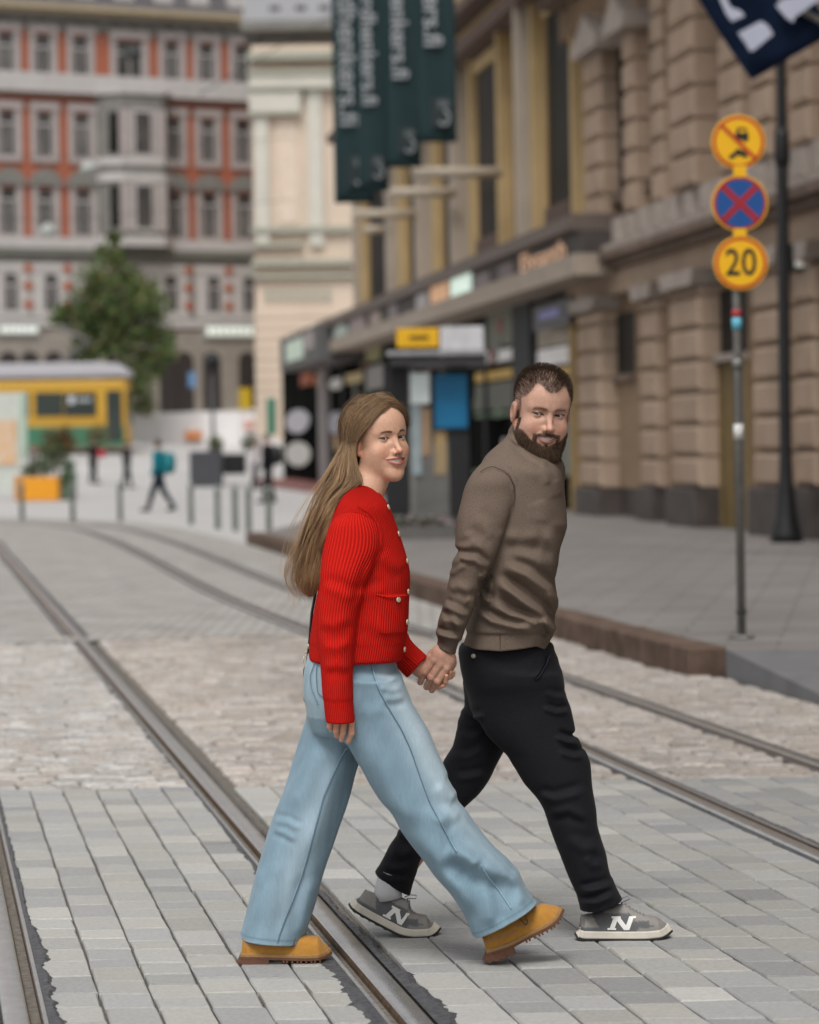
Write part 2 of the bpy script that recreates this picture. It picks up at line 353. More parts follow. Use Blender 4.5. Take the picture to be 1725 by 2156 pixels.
# ---- raised pavement, its kerb and ramp
K = [(-2.62, 46.3), (-1.2, 37.3), (.276, 27.6), (1.143, 23), (1.79, 19.2)]
fac_x = lambda z: 3.26 - .1335 * (z - 56.8)
H = .18
poly = K + [(2.06, 18.85), (3.2, 18.6), (3.5, 14), (30, 14), (30, 20), (fac_x(30) + 4, 30), (fac_x(56) + 3, 56), (fac_x(70) + 1, 70), (fac_x(70) - 2.2, 70)]
b = MB(); b.hprism([(x + (.28 if i < 5 else 0), y) for i, (x, y) in enumerate(poly)], -.01, H); tag(b.build('sidewalk', M_side), kind='structure')
M_kerb = mat('granite_kerb_shaded', (.075, .05, .038), .8, c2=(.165, .115, .09), scale=5, bump=.4, bscale=60)  # shade put into the colour of the kerb sides, top kept lighter
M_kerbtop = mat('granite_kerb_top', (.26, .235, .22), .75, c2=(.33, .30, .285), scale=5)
pk = catmull(K + [(2.04, 18.88)], 10); out_, inn = pk, offset(pk, -.28) if offset(pk, -.28)[10][0] > pk[10][0] else offset(pk, .28)
b = MB(); n = len(pk); segs = [0]
d = np.cumsum(np.r_[0, np.linalg.norm(np.diff(pk, axis=0), axis=1)])
cuts = np.arange(0, d[-1] + .01, 1.15); cx = np.interp(cuts, d, out_[:, 0]); cy = np.interp(cuts, d, out_[:, 1]); ix = np.interp(cuts, d, inn[:, 0]); iy = np.interp(cuts, d, inn[:, 1])
for i in range(len(cuts) - 1):
    f = .011
    p = lambda X, Y, k, t: (X[k] * (1 - t) + X[k + 1] * t, Y[k] * (1 - t) + Y[k + 1] * t)
    b.hprism([p(cx, cy, i, f), p(cx, cy, i, 1 - f), p(ix, iy, i, 1 - f), p(ix, iy, i, f)][::-1], -.02, H + .006 + rng.normal(0, .002))
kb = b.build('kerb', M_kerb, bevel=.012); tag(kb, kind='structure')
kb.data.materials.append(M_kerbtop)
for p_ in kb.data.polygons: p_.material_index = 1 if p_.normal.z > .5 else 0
M_ramp = mat('ramp_slab', (.12, .12, .125), .7, c2=(.16, .16, .165), scale=3, bump=.1)
b = MB()   # ramp wedge going down towards the camera
r0 = (2.05, 18.87); r1 = (2.50, 16.2)
b.add([(r0[0], r0[1], -.01), (r1[0], r1[1], -.01), (4.2, 15.4, -.01), (3.3, 18.6, -.01), (r0[0], r0[1], H + .005), (r1[0], r1[1], .012), (4.2, 15.4, .012), (3.3, 18.6, H + .005)],
      [(4, 5, 6, 7), (0, 1, 5, 4), (1, 2, 6, 5), (2, 3, 7, 6), (3, 0, 4, 7)])
tag(b.build('ramp', M_ramp), kind='structure')
# ================================================================ BUILDINGS
def text_mb(s, h, mb, x, y, z, flip=1, depth=.02, bold=.0, rot=0):
    """adds lettering of height h (cap height about .7 h) to mb, baseline start x,z in the mb's frame, at local y"""
    cu = bpy.data.curves.new('t', 'FONT'); cu.body = s; cu.size = h; cu.extrude = depth / 2; cu.offset = bold; cu.resolution_u = 3
    o = bpy.data.objects.new('t', cu); col.objects.link(o); dg = bpy.context.evaluated_depsgraph_get()
    me = bpy.data.meshes.new_from_object(o.evaluated_get(dg)); bpy.data.objects.remove(o); bpy.data.curves.remove(cu)
    c, s_ = math.cos(rot), math.sin(rot)
    V = [(x + c * v.co[0] - s_ * v.co[1], y - v.co[2], z + s_ * v.co[0] + c * v.co[1]) for v in me.vertices]
    mb.add(V, [tuple(p.vertices) for p in me.polygons]); w = max((v.co[0] for v in me.vertices), default=0); bpy.data.meshes.remove(me); return w
M_glassd = mat('dark_glass', (.010, .010, .009), .4, c2=(.026, .024, .021), scale=.6, spec=.03)
M_pane = mat('reflecting_pane', (.035, .035, .035), .2, c2=(.11, .10, .095), scale=.8, spec=.35)
M_brick = mat('red_brick', (.36, .125, .075), .85, var=.15, scale=8)
M_pink = mat('pinkish_render', (.37, .33, .32), .85, var=.07, scale=2)
M_light = mat('pale_band', (.46, .44, .43), .85, var=.06, scale=2)
M_gstone = mat('green_grey_stone', (.20, .195, .18), .85, var=.12, scale=1.5)
M_tan = mat('tan_cornice', (.36, .30, .21), .85, var=.1, scale=3)
M_roofd = mat('dark_roof', (.09, .085, .09), .6, var=.2, scale=2)
M_brown = mat('brown_moulding', (.14, .10, .085), .8)  # even dark brown of mouldings, sills and cornice
# ---- red brick building far behind
ez = np.array([0, 0, 1.0])
P0 = np.array([-14.4, 149, 0]); ex = np.array([.8786, .4776, 0]); ey = np.array([-.4776, .8786, 0])
def fr(px, py, p=0):
    q = onplane(px, py, P0 - ey * p, ey) - P0; return float(np.dot(q, ex)), float(q[2])
zr = lambda py, px=172: fr(px, py)[1]
rb = empty('brick_building', (-14.4, 149, 3), 'red brick building with pale window surrounds and a bowed oriel, far left', 'building')
def FR(): return MB().frame(P0, ex, ey)
eL, eR = fr(-140, 282)[0], fr(560, 282)[0]
b = FR(); b.box(eL, eR, .0, 12, 2.0, zr(17)); b.build('wall', M_brick, rb)
b = FR(); b.box(eL, eR, -.25, 0, 2, zr(696)); b.build('ground_floor', mat('tan_stone', (.27, .245, .215), .85, var=.1, scale=1.2), rb)
b = FR()
b.box(eL, eR, -.12, 0, zr(673), zr(535)); b.build('stone_storey', M_gstone, rb)
b = FR(); b.box(eL, eR, -.55, 0, zr(36), zr(17)); b.box(eL, eR, -.85, 0, zr(27), zr(15)); b.build('cornice', M_tan, rb)
b = FR(); b.box(eL, eR, -.5, 0, zr(42), zr(37)); b.box(eL, eR, -.1, 0, zr(68), zr(43)); [b.box(e_, e_ + .35, -.3, 0, zr(58), zr(45)) for e_ in np.arange(eL, eR, 1.0)]; b.build('frieze', M_gstone, rb)
b = FR()
for y0, y1, p in ((198, 158, .3), (525, 502, .3), (690, 673, .35)): b.box(eL, eR, -p, 0, zr(y0), zr(y1))
b.each('string_course', M_light, rb)
b = FR(); b.box(eL, eR, -.38, 0, zr(206), zr(199)); b.build('moulding', M_brown, rb)
b = FR(); b.box(eL, eR, -.38, 0, zr(538), zr(527)); b.build('sill_course', mat('green_cornice', (.17, .175, .15), .8), rb)
# mansard roof and dormers
b = FR(); zt = zr(15); b.add([(eL, -.3, zt), (eR, -.3, zt), (eR, 2.5, zt + 4.5), (eL, 2.5, zt + 4.5), (eL, 9, zt + 5), (eR, 9, zt + 5)], [(0, 1, 2, 3), (3, 2, 5, 4)])
rf = b.build('roof', M_roofd, rb)
for px in (15, 100, 180, 262, 345, 420, 500):
    e_ = fr(px, 10)[0]; b = FR(); b.box(e_ - .55, e_ + .55, .0, 3, zt + .35, zt + 1.9); b.box(e_ - .75, e_ + .75, -.1, 3, zt + 1.9, zt + 2.1); b.build('dormer', M_light, rf)
cols_ = [(-60, 0), (15, 0), (93, 0), (172, 0), (364, 0), (437, 0), (511, 0)]
wid = .95 * .5
def window(px, yt, yb, row, p=0.0, hw=.44, arch=False, sur=.31):
    e_ = fr(px, 282)[0]; z1, z0 = zr(yt), zr(yb)
    b = FR()
    # surround: two jambs, head, sill
    b.box(e_ - hw - sur, e_ - hw, -.14 - p, 0, z0 - .35, z1 + .15); b.box(e_ + hw, e_ + hw + sur, -.14 - p, 0, z0 - .35, z1 + .15)
    b.box(e_ - hw - sur - .06, e_ + hw + sur + .06, -.2 - p, 0, z1 + .15, z1 + .55); b.box(e_ - hw, e_ + hw, -.17 - p, 0, z0 - .35, z0)
    if arch:
        n = 8
        for i in range(n):
            a0 = math.pi * i / n; a1 = math.pi * (i + 1) / n
            b.prism([(e_ + hw * math.cos(a0), z1 - hw + hw * math.sin(a0)), (e_ + hw * math.cos(a1), z1 - hw + hw * math.sin(a1)), (e_ + hw * math.cos(a1), z1 + .16), (e_ + hw * math.cos(a0), z1 + .16)], -.15 - p, -.02)
    f = b.build('window', M_pink if row < 4 else M_light, rb)
    b = FR(); t = .06
    pb = .135 if row == 4 else .03; b.box(e_ - hw, e_ + hw, -pb, .02, z0, z1); b.build('pane', M_pane, f)
    b = FR()
    pb -= .03; b.box(e_ - t / 2, e_ + t / 2, -.07 - pb, -.035 - pb, z0, z1 - .5); b.box(e_ - hw, e_ + hw, -.08 - pb, -.035 - pb, z1 - .62, z1 - .54)
    b.box(e_ - hw, e_ - hw + .06, -.06 - pb, -.035 - pb, z0, z1); b.box(e_ + hw - .06, e_ + hw, -.06 - pb, -.035 - pb, z0, z1); b.build('glazing_bar', M_light, f)
    return f
for px, _ in cols_:
    window(px, 80, 161, 1); window(px, 242, 331, 2, arch=False); window(px, 401, 495, 3)
for px in (-60, 15, 100, 185, 270, 352, 442, 517):
    window(px, 578, 655, 4, hw=.42, arch=True, sur=.62)
window(274, 83, 165, 1, hw=.75)
# pediments over the third row, brick band ornament, red diamonds between the arches
for px, _ in cols_:
    e_ = fr(px, 282)[0]; b = FR(); b.prism([(e_ - .95, zr(392)), (e_ + .95, zr(392)), (e_ + .6, zr(366)), (e_, zr(356)), (e_ - .6, zr(366))], -.28, 0); b.build('pediment', M_gstone, rb)
for px in (-20, 57, 140, 395, 479):
    e_ = fr(px, 600)[0]
    b = FR()
    for yy in (566, 603, 642): z = zr(yy); b.prism([(e_ - .3, z), (e_, z - .28), (e_ + .3, z), (e_, z + .28)], -.22, 0)
    b.each('brick_ornament', M_brick, rb)
# oriel
oc = fr(296, 282, 1.1)[0]; w = 1.75; zb, zt_ = zr(520), zr(192)
b = FR(); pl = [(oc - w - .3, 0), (oc - w, -.75), (oc - w * .62, -1.35), (oc + w * .62, -1.35), (oc + w, -.75), (oc + w + .3, 0)]
b.hprism(pl, zb, zt_); orl = b.build('oriel', M_gstone, rb)
b = FR(); grow = lambda k: [(oc + (x - oc) * k, y * k) for x, y in pl]
for y0, y1, k in ((200, 190, 1.1), (350, 332, 1.05), (384, 366, 1.06), (520, 498, 1.05)): b.hprism(grow(k), zr(y0), zr(y1))
b.each('band', M_light, orl)
for (yt, yb) in ((238, 324), (392, 480)):
    for dx, wv in ((0, .42), (-.95, .2), (.95, .2)):
        b = FR(); b.box(oc + dx - wv - .14, oc + dx + wv + .14, -1.42, -1.34, zr(yb) - .2, zr(yt) + .15); f = b.build('window', M_light, orl) if dx == 0 else None
        if dx == 0: b = FR(); b.box(oc - wv, oc + wv, -1.46, -1.425, zr(yb), zr(yt)); b.build('pane', M_pane, orl)
        else: b.build('pilaster', M_pink, orl)
    for sx in (-1, 1):
        b = FR(); a0 = np.array([oc + sx * w, -.75]); a1 = np.array([oc + sx * w * .62, -1.35]); m_ = (a0 + a1) / 2; dd = (a1 - a0) * .3; nn = np.array([sx * .66, -.42]); nn /= np.linalg.norm(nn); q = [m_ - dd, m_ + dd, m_ + dd + nn * .05, m_ - dd + nn * .05]
        b.hprism([tuple(x) for x in (q if sx < 0 else q)], zr(yb), zr(yt)); b.build('pane', M_glassd, orl)
# ground floor openings, two light sign boards
M_door = mat('dark_opening', (.035, .03, .03), .4)
for px in (15, 60, 110, 160, 350, 385, 442, 517):
    e_ = fr(px, 780)[0]; b = FR(); b.box(e_ - .5, e_ + .5, -.27, -.2, 3.2, zr(760))
    b.prism([(e_ + .5 * math.cos(a), zr(760) - .02 + .5 * math.sin(a)) for a in np.linspace(0, math.pi, 9)], -.27, -.2); b.build('shop_window', M_door, rb)
M_signw = mat('lit_sign_white', (.75, .78, .74), .4, emit=(.8, .9, .8), estr=.25)
for (x0, x1, y0, y1, n) in ((-6, 82, 683, 706, 6), (428, 536, 683, 712, 7)):
    a0, a1 = fr(x0, 695, .3)[0], fr(x1, 695, .3)[0]; z0_, z1_ = fr((x0 + x1) / 2, y1, .3)[1], fr((x0 + x1) / 2, y0, .3)[1]
    b = FR(); b.box(a0, a1, -.42, -.26, z0_, z1_); s_ = b.build('sign_board', mat('sign_panel', (.32, .34, .32), .5), rb)
    b = FR(); wl = (a1 - a0) / (n + .6)
    for i in range(n): b.cushion(a0 + wl * (i + .4), a0 + wl * (i + 1.22), -.47, -.425, z0_ + .12, z1_ - .12, .03)
    b.build('lettering', M_signw, s_)
b = FR(); e_ = fr(515, 840, .3)[0]; b.box(e_ - .3, e_ + .3, -.5, -.28, 3.3, 4.6); b.build('yellow_panel', mat('yellow_paint', (.6, .42, .03), .5), rb)

# ---- cream building in the middle distance
M_cream = mat('cream_render', (.62, .51, .41), .85, var=.05, scale=.6); M_white = mat('off_white_stone', (.56, .54, .475), .8, var=.06, scale=1)
M_grn = mat('verdigris_ledge', (.36, .36, .30), .8)
YC = 138.0
cb = empty('cream_building', (-6, YC + 4, .5), 'cream stucco building with white pilasters between the brick facade and the green banners', 'building')
cx0 = at(537, 600, YC)[0]; X = lambda px, p=0: float(at(px, 600, YC - p)[0]); Zc = lambda py: float(at(600, py, YC)[2])
b = MB(); b.box(cx0, cx0 + 14, YC, YC + 16, 0, Zc(95)); b.build('wall', M_cream, cb)
b = MB()
for (x0, x1) in ((541, 570), (653, 684)): b.box(X(x0), X(x1), YC - .25, YC, Zc(520), Zc(190))
b.box(cx0 - .12, X(640), YC - .4, YC, Zc(236), Zc(190)); b.box(cx0 - .1, cx0 + 10, YC - .5, YC, Zc(186), Zc(160)); b.each('pilaster', M_white, cb)
b = MB()
for (y0, y1, p, x1) in ((128, 112, .7, 900), (160, 150, .6, 900), (190, 184, .55, 900), (242, 236, .5, 640), (520, 512, .4, 640), (490, 478, .35, 900), (560, 548, .4, 900), (586, 578, .3, 900)): b.box(cx0 - .15, X(x1), YC - p, YC, Zc(y0), Zc(y1))
for px in np.arange(560, 700, 18): b.box(X(px), X(px + 9), YC - .12, YC, Zc(634), Zc(607))
b.each('ledge', M_grn, cb)
b = MB()
for py in range(650, 990, 22): b.box(cx0 - .05, cx0 + 12, YC - .06, YC, Zc(py + 18), Zc(py))
b.build('rusticated_base', M_cream, cb)
b = MB(); b.box(cx0 + .5, cx0 + 14, YC + 1.5, YC + 12, Zc(95), Zc(40)); b.box(cx0 - .5, cx0 + 14, YC + .3, YC + 12, Zc(60), Zc(40)); b.build('attic', M_gstone, cb)
b = MB(); b.add([(cx0 - .4, YC + .3, Zc(40)), (cx0 + 14, YC + .3, Zc(40)), (cx0 + 14, YC + 4, Zc(-60)), (cx0 - .4, YC + 4, Zc(-60))], [(0, 1, 2, 3)]); b.build('roof', mat('grey_roof', (.25, .25, .26), .6), cb)
for px in (575, 630, 680):
    b = MB(); b.box(X(px), X(px + 22), YC + 1.2, YC + 2.2, Zc(38), Zc(4)); b.build('dormer', M_roofd, cb)
b = MB(); b.box(X(590), X(630), YC - .06, YC, Zc(470), Zc(250)); b.build('recessed_panel', mat('cream_panel', (.66, .55, .45), .85), cb)

# ---- the two street fronts on the right share one plane
Pf = np.array([3.26, 56.8, 0]); fy = np.array([.9912, .1323, 0]); fx = np.array([.1323, -.9912, 0])
def fs(px, py, p=0):
    q = onplane(px, py, Pf - fy * p, fy) - Pf; return float(np.dot(q, fx)), float(q[2])
def FF(): return MB().frame(Pf, fx, fy)
S = lambda px, p=0, py=900: fs(px, py, p)[0]
M_st = mat('pink_limestone', (.38, .285, .215), .85, var=.12, scale=1.2, bump=.3, bscale=12)
M_st2 = mat('brown_limestone', (.23, .155, .10), .85, var=.14, scale=1.5, bump=.3, bscale=12)
M_plinth = mat('dark_granite_plinth', (.062, .05, .046), .6, var=.35, scale=3)
M_corn = mat('weathered_cornice', (.17, .125, .10), .8, var=.25, scale=2)
M_corn2 = mat('pale_cornice', (.36, .31, .275), .8, var=.15, scale=2)
sb = empty('stone_building', (3.26 + 4, 48, 0), 'rusticated brown limestone building along the pavement at right', 'building')
sR = 62.0
zs = 4.96; zc = 10.5
b = FF(); b.box(0, sR, .13, 9, 0, 22); b.build('wall', M_st2, sb)
zpl = lambda s_: .65 + .0135 * min(s_, 30)
b = FF(); b.prism([(.15, .1), (30, .1), (30, zpl(30)), (.15, zpl(0))][::-1], .08, .5); b.box(30, sR, .08, .5, .1, zpl(30)); b.build('plinth', M_plinth, sb)
def pier(x0, x1, z0, z1, p, hb, m, name='pier', pyr=900, back=.5):
    s0, s1 = S(x0, p, pyr), S(x1, p, pyr); e_ = MB().frame(Pf, fx, fy); z = z0; 
    while z < z1 - .05:
        zz = min(z + hb, z1); e_.cushion(s0, s1, -p, back, z + .022, zz - .022, min(.055, (s1 - s0) * .2)); e_.box(s0 + .05, s1 - .05, -p + .13, back - .001, zz - .04, zz + .04); z = zz
    return e_.build(name, m, sb)
# ground floor
GF = [(1217, 1262, .30), (1347, 1381, .16), (1411, 1471, .33), (1585, 1646, .36), (1673, 1713, .2), (1775, 1850, .36), (1990, 2080, .36)]
for x0, x1, p in GF:
    s0, s1 = S(x0, p), S(x1, p)
    b = FF(); zp_ = zpl((s0 + s1) / 2); b.cushion(s0 - .06, s1 + .06, -p - .08, .5, .1, zp_, .03); b.build('pier_base', M_plinth, sb)
    pier(x0, x1, zp_, 3.95, p, .50, M_st)
    b = FF(); b.prism([(s0 - .05, 3.95), (s1 + .05, 3.95), (s1 + .2, 4.2), (s0 - .2, 4.2)], -p - .12, .5); b.build('capital', M_corn2, sb)
# window and door bays of the ground floor
M_doory = mat('brass_brown_door', (.15, .105, .045), .45, c2=(.09, .07, .04), scale=2)
M_jamb = mat('window_jamb_stone', (.27, .19, .125), .85, var=.12, scale=3)
def bay(x0, x1, kind):
    s0, s1 = S(x0, -.08), S(x1, -.08)
    if kind == 'window':
        b = FF(); b.box(s0, s1, .055, .2, 2.75, 3.85); f = b.build('window', M_glassd, sb)
        b = FF(); b.box(s0 - .05, s1 + .05, -.04, .2, 2.62, 2.75); b.build('window_sill', M_corn, f)
        b = FF(); b.box(s0 + .05, s1 - .05, .06, .2, zpl(s0), 2.60); b.build('window_panel', M_jamb, sb)
    else:
        b = FF(); b.box(s0, s1, .03, .2, .18, 2.75); f = b.build('door', M_doory, sb)
        b = FF(); [b.box(s0 + (s1 - s0) * k / 4 - .05, s0 + (s1 - s0) * k / 4 + .05, -.01, .04, .2, 2.72) for k in range(5)]; b.build('door_frame', mat('brass_frame', (.22, .15, .06), .4), f)
        b = FF(); b.box(s0, s1, -.08, .2, 2.75, 2.86); b.build('transom', M_corn2, f)
        b = FF(); b.box(s0, s1, .04, .2, 2.86, 3.85); b.build('window', M_glassd, sb)
    b = FF(); b.box(s0 - .12, s0, .03, .2, zpl(s0), 4.0); b.box(s1, s1 + .12, .045, .2, zpl(s0), 4.0); b.each('jamb', M_jamb, sb)
for x0, x1, k in ((1304, 1345, 'window'), (1384, 1409, 'window'), (1508, 1583, 'door'), (1652, 1668, 'window'), (1722, 1768, 'window'), (1870, 1970, 'door')): bay(x0, x1, k)
b = FF(); b.box(-.05, sR, -.12, .5, 4.2, 4.62); b.build('architrave', M_st, sb)
b = FF(); b.box(-.1, sR, -.30, .5, 4.62, 4.76); b.box(-.15, sR, -.48, .5, 4.76, 4.9); b.build('moulding', M_corn, sb)
b = FF(); b.box(-.15, sR, -.42, .5, 4.9, 5.02); b.box(-.1, sR, -.22, .5, 5.02, 5.5)
for s_ in np.arange(0, sR, 1.1): b.cushion(s_, s_ + .5, -.34, 0, 5.05, 5.42, .03)
b.build('string_course', M_corn2, sb)
# upper floor
UF = [(1228, 1262, .3, M_st), (1310, 1332, .28, M_st), (1370, 1392, .22, M_st), (1408, 1457, .36, M_st), (1513, 1554, .3, M_st), (1577, 1618, .3, M_st), (1660, 1700, .3, M_st), (1760, 1830, .36, M_st)]
for x0, x1, p, m in UF: pier(x0, x1, 5.5, 9.3, p, .52, m, 'upper_pier', 300)
for x0, x1, pw in ((1268, 1306, .3), (1336, 1366, .2), (1560, 1574, .2), (1625, 1652, .2), (1710, 1750, .2)):
    s0, s1 = S(x0, 0, 300), S(x1, 0, 300)
    b = FF(); b.box(s0, s1, .06, .2, 6.0, 8.6); w_ = b.build('window', M_glassd, sb)
    b = FF(); b.box(s0 - .2, s1 + .2, -.1, .5, 5.8, 6.0); b.build('window_sill', M_corn, w_)
    b = FF(); b.prism([(s0 - .3, 8.6), (s1 + .3, 8.6), (s1 + .3, 8.8), ((s0 + s1) / 2, 9.3), (s0 - .3, 8.8)], -.5, .5); b.build('pediment', M_corn2, w_)
b = FF(); b.box(0, sR, -.2, .5, 9.3, 9.9); b.build('frieze', M_st2, sb)
b = FF(); b.box(-.15, sR, -.6, .5, 9.95, 10.2); b.box(-.25, sR, -1.0, .5, 10.2, 10.45); b.build('cornice', M_corn, sb)
b = FF(); b.box(0, sR, -.25, .5, 10.45, 11.2); b.build('parapet', M_corn2, sb)
for x0, x1 in ((1275, 1340), (1420, 1470), (1560, 1620), (1700, 1790)): pier(x0, x1, 11.2, 15.5, .3, .55, M_st, 'upper_pier', 50)
# black letters sign
YE = 39.4; a, b_ = at(1664, 573, YE), at(1762, 512, YE)
b = MB(); b.box(a[0], b_[0] + .35, YE, YE + .15, a[2], b_[2]); sg = b.build('projecting_sign', mat('black_sign', (.008, .008, .008), .5), sb)
b = MB(); c = at(1672, 560, YE); text_mb('EVE', .40, b, c[0], YE - .012, c[2], bold=.014); b.build('lettering', mat('white_letters', (.75, .75, .7), .5, emit=(.8, .8, .7), estr=.3), sg)

# ---- ochre building with the shop canopy
M_oc = mat('ochre_render', (.47, .35, .19), .85, var=.1, scale=1.2)
M_oc2 = mat('ochre_dark', (.34, .235, .115), .85, var=.1, scale=1.2)
M_gp = mat('grey_pink_column', (.40, .345, .29), .8, var=.07, scale=1.2)
ob = empty('ochre_building', (3, 78, 0), 'ochre building with tall dark windows above a long shop canopy', 'building')
sL = S(740, 0, 500)
b = FF(); b.box(sL, -.02, .1, 9, 5.2, 24); b.build('wall', M_oc2, ob)
M_shop = mat('dark_shop_glass', (.004, .0045, .0045), .4, c2=(.020, .021, .019), scale=.5, spec=0)
sE = S(588, 0, 900)
b = FF(); b.box(sE, -.02, .15, 9, 0, 5.0); b.build('shop_wall', M_shop, ob)
ob_bays = [(753, 774, 798, 812), (812, 861, 867, 885), (885, 932, 939, 960)]
zU0, zU1 = 6.3, 10.4
def col_(x0, x1, p, m, z0=5.6, z1=10.6, nm='pilaster'): Zx = 10.843 / (.1335 + (x0 - 862) / 6109.); x1 = max(x0 + 5, x1 - (p + .1) * 6109 / Zx); b = FF(); b.box(S(x0, p, 450), S(x1, p, 450), -p, .6, z0, z1); return b.build(nm, m, ob)
for x0, x1, p, m in ((741, 752, .2, M_gp), (753, 773, .05, M_oc), (810, 833, .3, M_gp), (835, 858, .1, M_oc), (872, 905, .3, M_gp), (908, 930, .1, M_oc), (946, 985, .35, M_gp), (987, 1003, .1, M_oc), (1047, 1076, .2, M_oc), (1085, 1113, .45, M_gp), (1118, 1146, .2, M_oc), (1203, 1218, .2, M_oc)):
    col_(x0, x1, p, m)
for x0, x1 in ((775, 808), (860, 870), (932, 944), (1005, 1046), (1152, 1202)):
    b = FF(); s0, s1 = S(x0, 0, 400), S(x1, 0, 400)
    b.box(s0, s1, .04, .63, fs(x0, 504, 0)[1] if x0 > 1000 else 6.0, 10.2); w_ = b.build('window', M_glassd, ob)
    b = FF(); b.box(s0, s1, -.05, .62, 5.75, 6.0 if x0 < 1000 else 6.3); b.build('window_sill', M_brown, w_)
    b = FF(); b.box(s0 - .1, s1 + .1, -.05, .62, 10.2, 10.5); b.build('window_head', M_oc, w_)
b = FF(); b.box(sL, 0, -.5, .6, 10.6, 10.9); b.box(sL, 0, -.75, .6, 11.3, 11.55); b.build('cornice', M_brown, ob)
b = FF(); b.box(sL, 0, -.2, .6, 10.9, 11.3); b.box(sL, 0, -.25, .6, 11.55, 12.4); b.build('frieze', M_oc, ob)
for x0, x1, p, m in ((985, 1004, .3, M_oc), (1060, 1085, .5, M_gp), (1110, 1150, .3, M_oc), (1180, 1218, .3, M_gp)): b = FF(); b.box(S(x0, p, 60), S(x1, p, 60), -p, .6, 12.4, 20); b.build('pilaster', m, ob)
for x0, x1 in ((1006, 1050), (1090, 1106)): b = FF(); b.box(S(x0, 0, 60), S(x1, 0, 60), .4, .62, 12.9, 19); b.build('window', M_glassd, ob)
# canopy
M_fas = mat('tan_fascia', (.34, .28, .225), .7, var=.1, scale=2); M_can = mat('canopy_trim', (.13, .10, .085), .6)
p = .9; c0, c1 = S(668, p, 720), S(1210, p, 520)
zlo = fs(673, 748, p)[1]; zhi = fs(861, 606, p)[1]
cn = empty('canopy', tuple(Pf + fx * (c0 + c1) / 2 + ez * zlo)); bpy.data.objects.remove(cn)
b = FF(); b.box(c0, c1, -p, .9, zlo, zlo + .38); cano = b.build('canopy', M_fas, ob)
b = FF(); b.box(c0, c1, -p + .12, .9, zlo + .39, zhi - .2); b.build('fascia', mat('dark_fascia', (.035, .03, .028), .6, c2=(.09, .075, .07), scale=1), cano)
b = FF(); b.box(c0, c1, -p - .12, .9, zhi - .19, zhi); b.box(c0, c1, -p - .02, .9, zhi, zhi + .1); b.build('trim', M_can, cano)
def fas(x0, x1, y0, y1, m, nm='fascia_panel', pp=.82, roundn=0):
    xm = (x0 + x1) / 2; a0, a1 = S(x0, pp, (y0 + y1) / 2), S(x1, pp, (y0 + y1) / 2); z0, z1 = fs(xm, y1, pp)[1], fs(xm, y0, pp)[1]
    b = FF()
    if roundn: b.prism([((a0 + a1) / 2 + (a1 - a0) / 2 * math.cos(t), (z0 + z1) / 2 + (z1 - z0) / 2 * math.sin(t)) for t in np.linspace(0, 2 * math.pi, 20, endpoint=False)][::-1], -pp, -pp + .05)
    else: b.box(a0, a1, -pp, -pp + .06, z0, z1)
    return b.build(nm, m, cano)
lit = lambda n, c, e=.3: mat(n, c, .5, var=.15, scale=3, emit=c, estr=e)
fas(681, 698, 676, 708, mat('panel_tan', (.33, .27, .24), .6)); fas(702, 732, 683, 717, lit('pale_green_logo', (.40, .47, .42), .12), roundn=1); fas(736, 768, 668, 700, mat('panel_pink', (.42, .34, .33), .6), )
fas(779, 800, 656, 682, mat('panel_rose', (.46, .37, .33), .6)); fas(818, 836, 640, 668, mat('panel_mauve', (.30, .26, .27), .6))
fas(876, 900, 618, 652, lit('grey_logo', (.42, .39, .40), .1)); fas(906, 943, 598, 638, lit('warm_lit_logo', (.62, .36, .20), .35)); fas(949, 990, 582, 628, lit('mint_lit_logo', (.66, .80, .70), .5))
fas(1000, 1030, 575, 610, mat('panel_brown', (.26, .21, .21), .6)); fas(1050, 1080, 555, 590, mat('panel_brown_dark', (.20, .16, .16), .6))
# script lettering at the near end of the canopy
a0 = S(1094, .85, 540); a1 = S(1190, .85, 530)
b = FF(); w_ = 0; text_mb('Elysanth', 1.0, b, 0, 0, 0)
V_ = (np.array(b.V) - b.O) @ b.M.T; wmax = V_[:, 0].max(); k = (a1 - a0) / wmax; V_[:, 0] = a0 + V_[:, 0] * k; V_[:, 2] = fs(1140, 562, .85)[1] + V_[:, 2] * .50 + .03; V_[:, 1] = -.85 + V_[:, 1] * .5
F_ = b.F; b = FF(); b.add(V_, F_); b.build('lettering', lit('peach_lit_letters', (.75, .45, .28), .35), cano)
# sign box at the far end of the canopy
pp = 1.3
b = FF(); a0, a1 = S(590, pp, 740), S(668, pp, 740); z0, z1 = fs(600, 780, pp)[1], fs(600, 716, pp)[1]; b.box(a0, a1, -pp, .9, z0, z1 + .1); bx = b.build('sign_box', mat('sign_box_dark', (.10, .10, .10), .5), ob)
b = FF(); b.box(S(604, pp, 740), S(638, pp, 740), -pp - .04, -pp, z0 + .25, z1 - .15); b.build('lit_panel', lit('green_white_panel', (.42, .5, .42), .25), bx)
b = FF(); b.box(S(643, pp, 740), S(660, pp, 740), -pp - .04, -pp, z0 + .45, z1 - .05); b.build('lit_panel', mat('pink_panel', (.36, .31, .31), .5), bx)
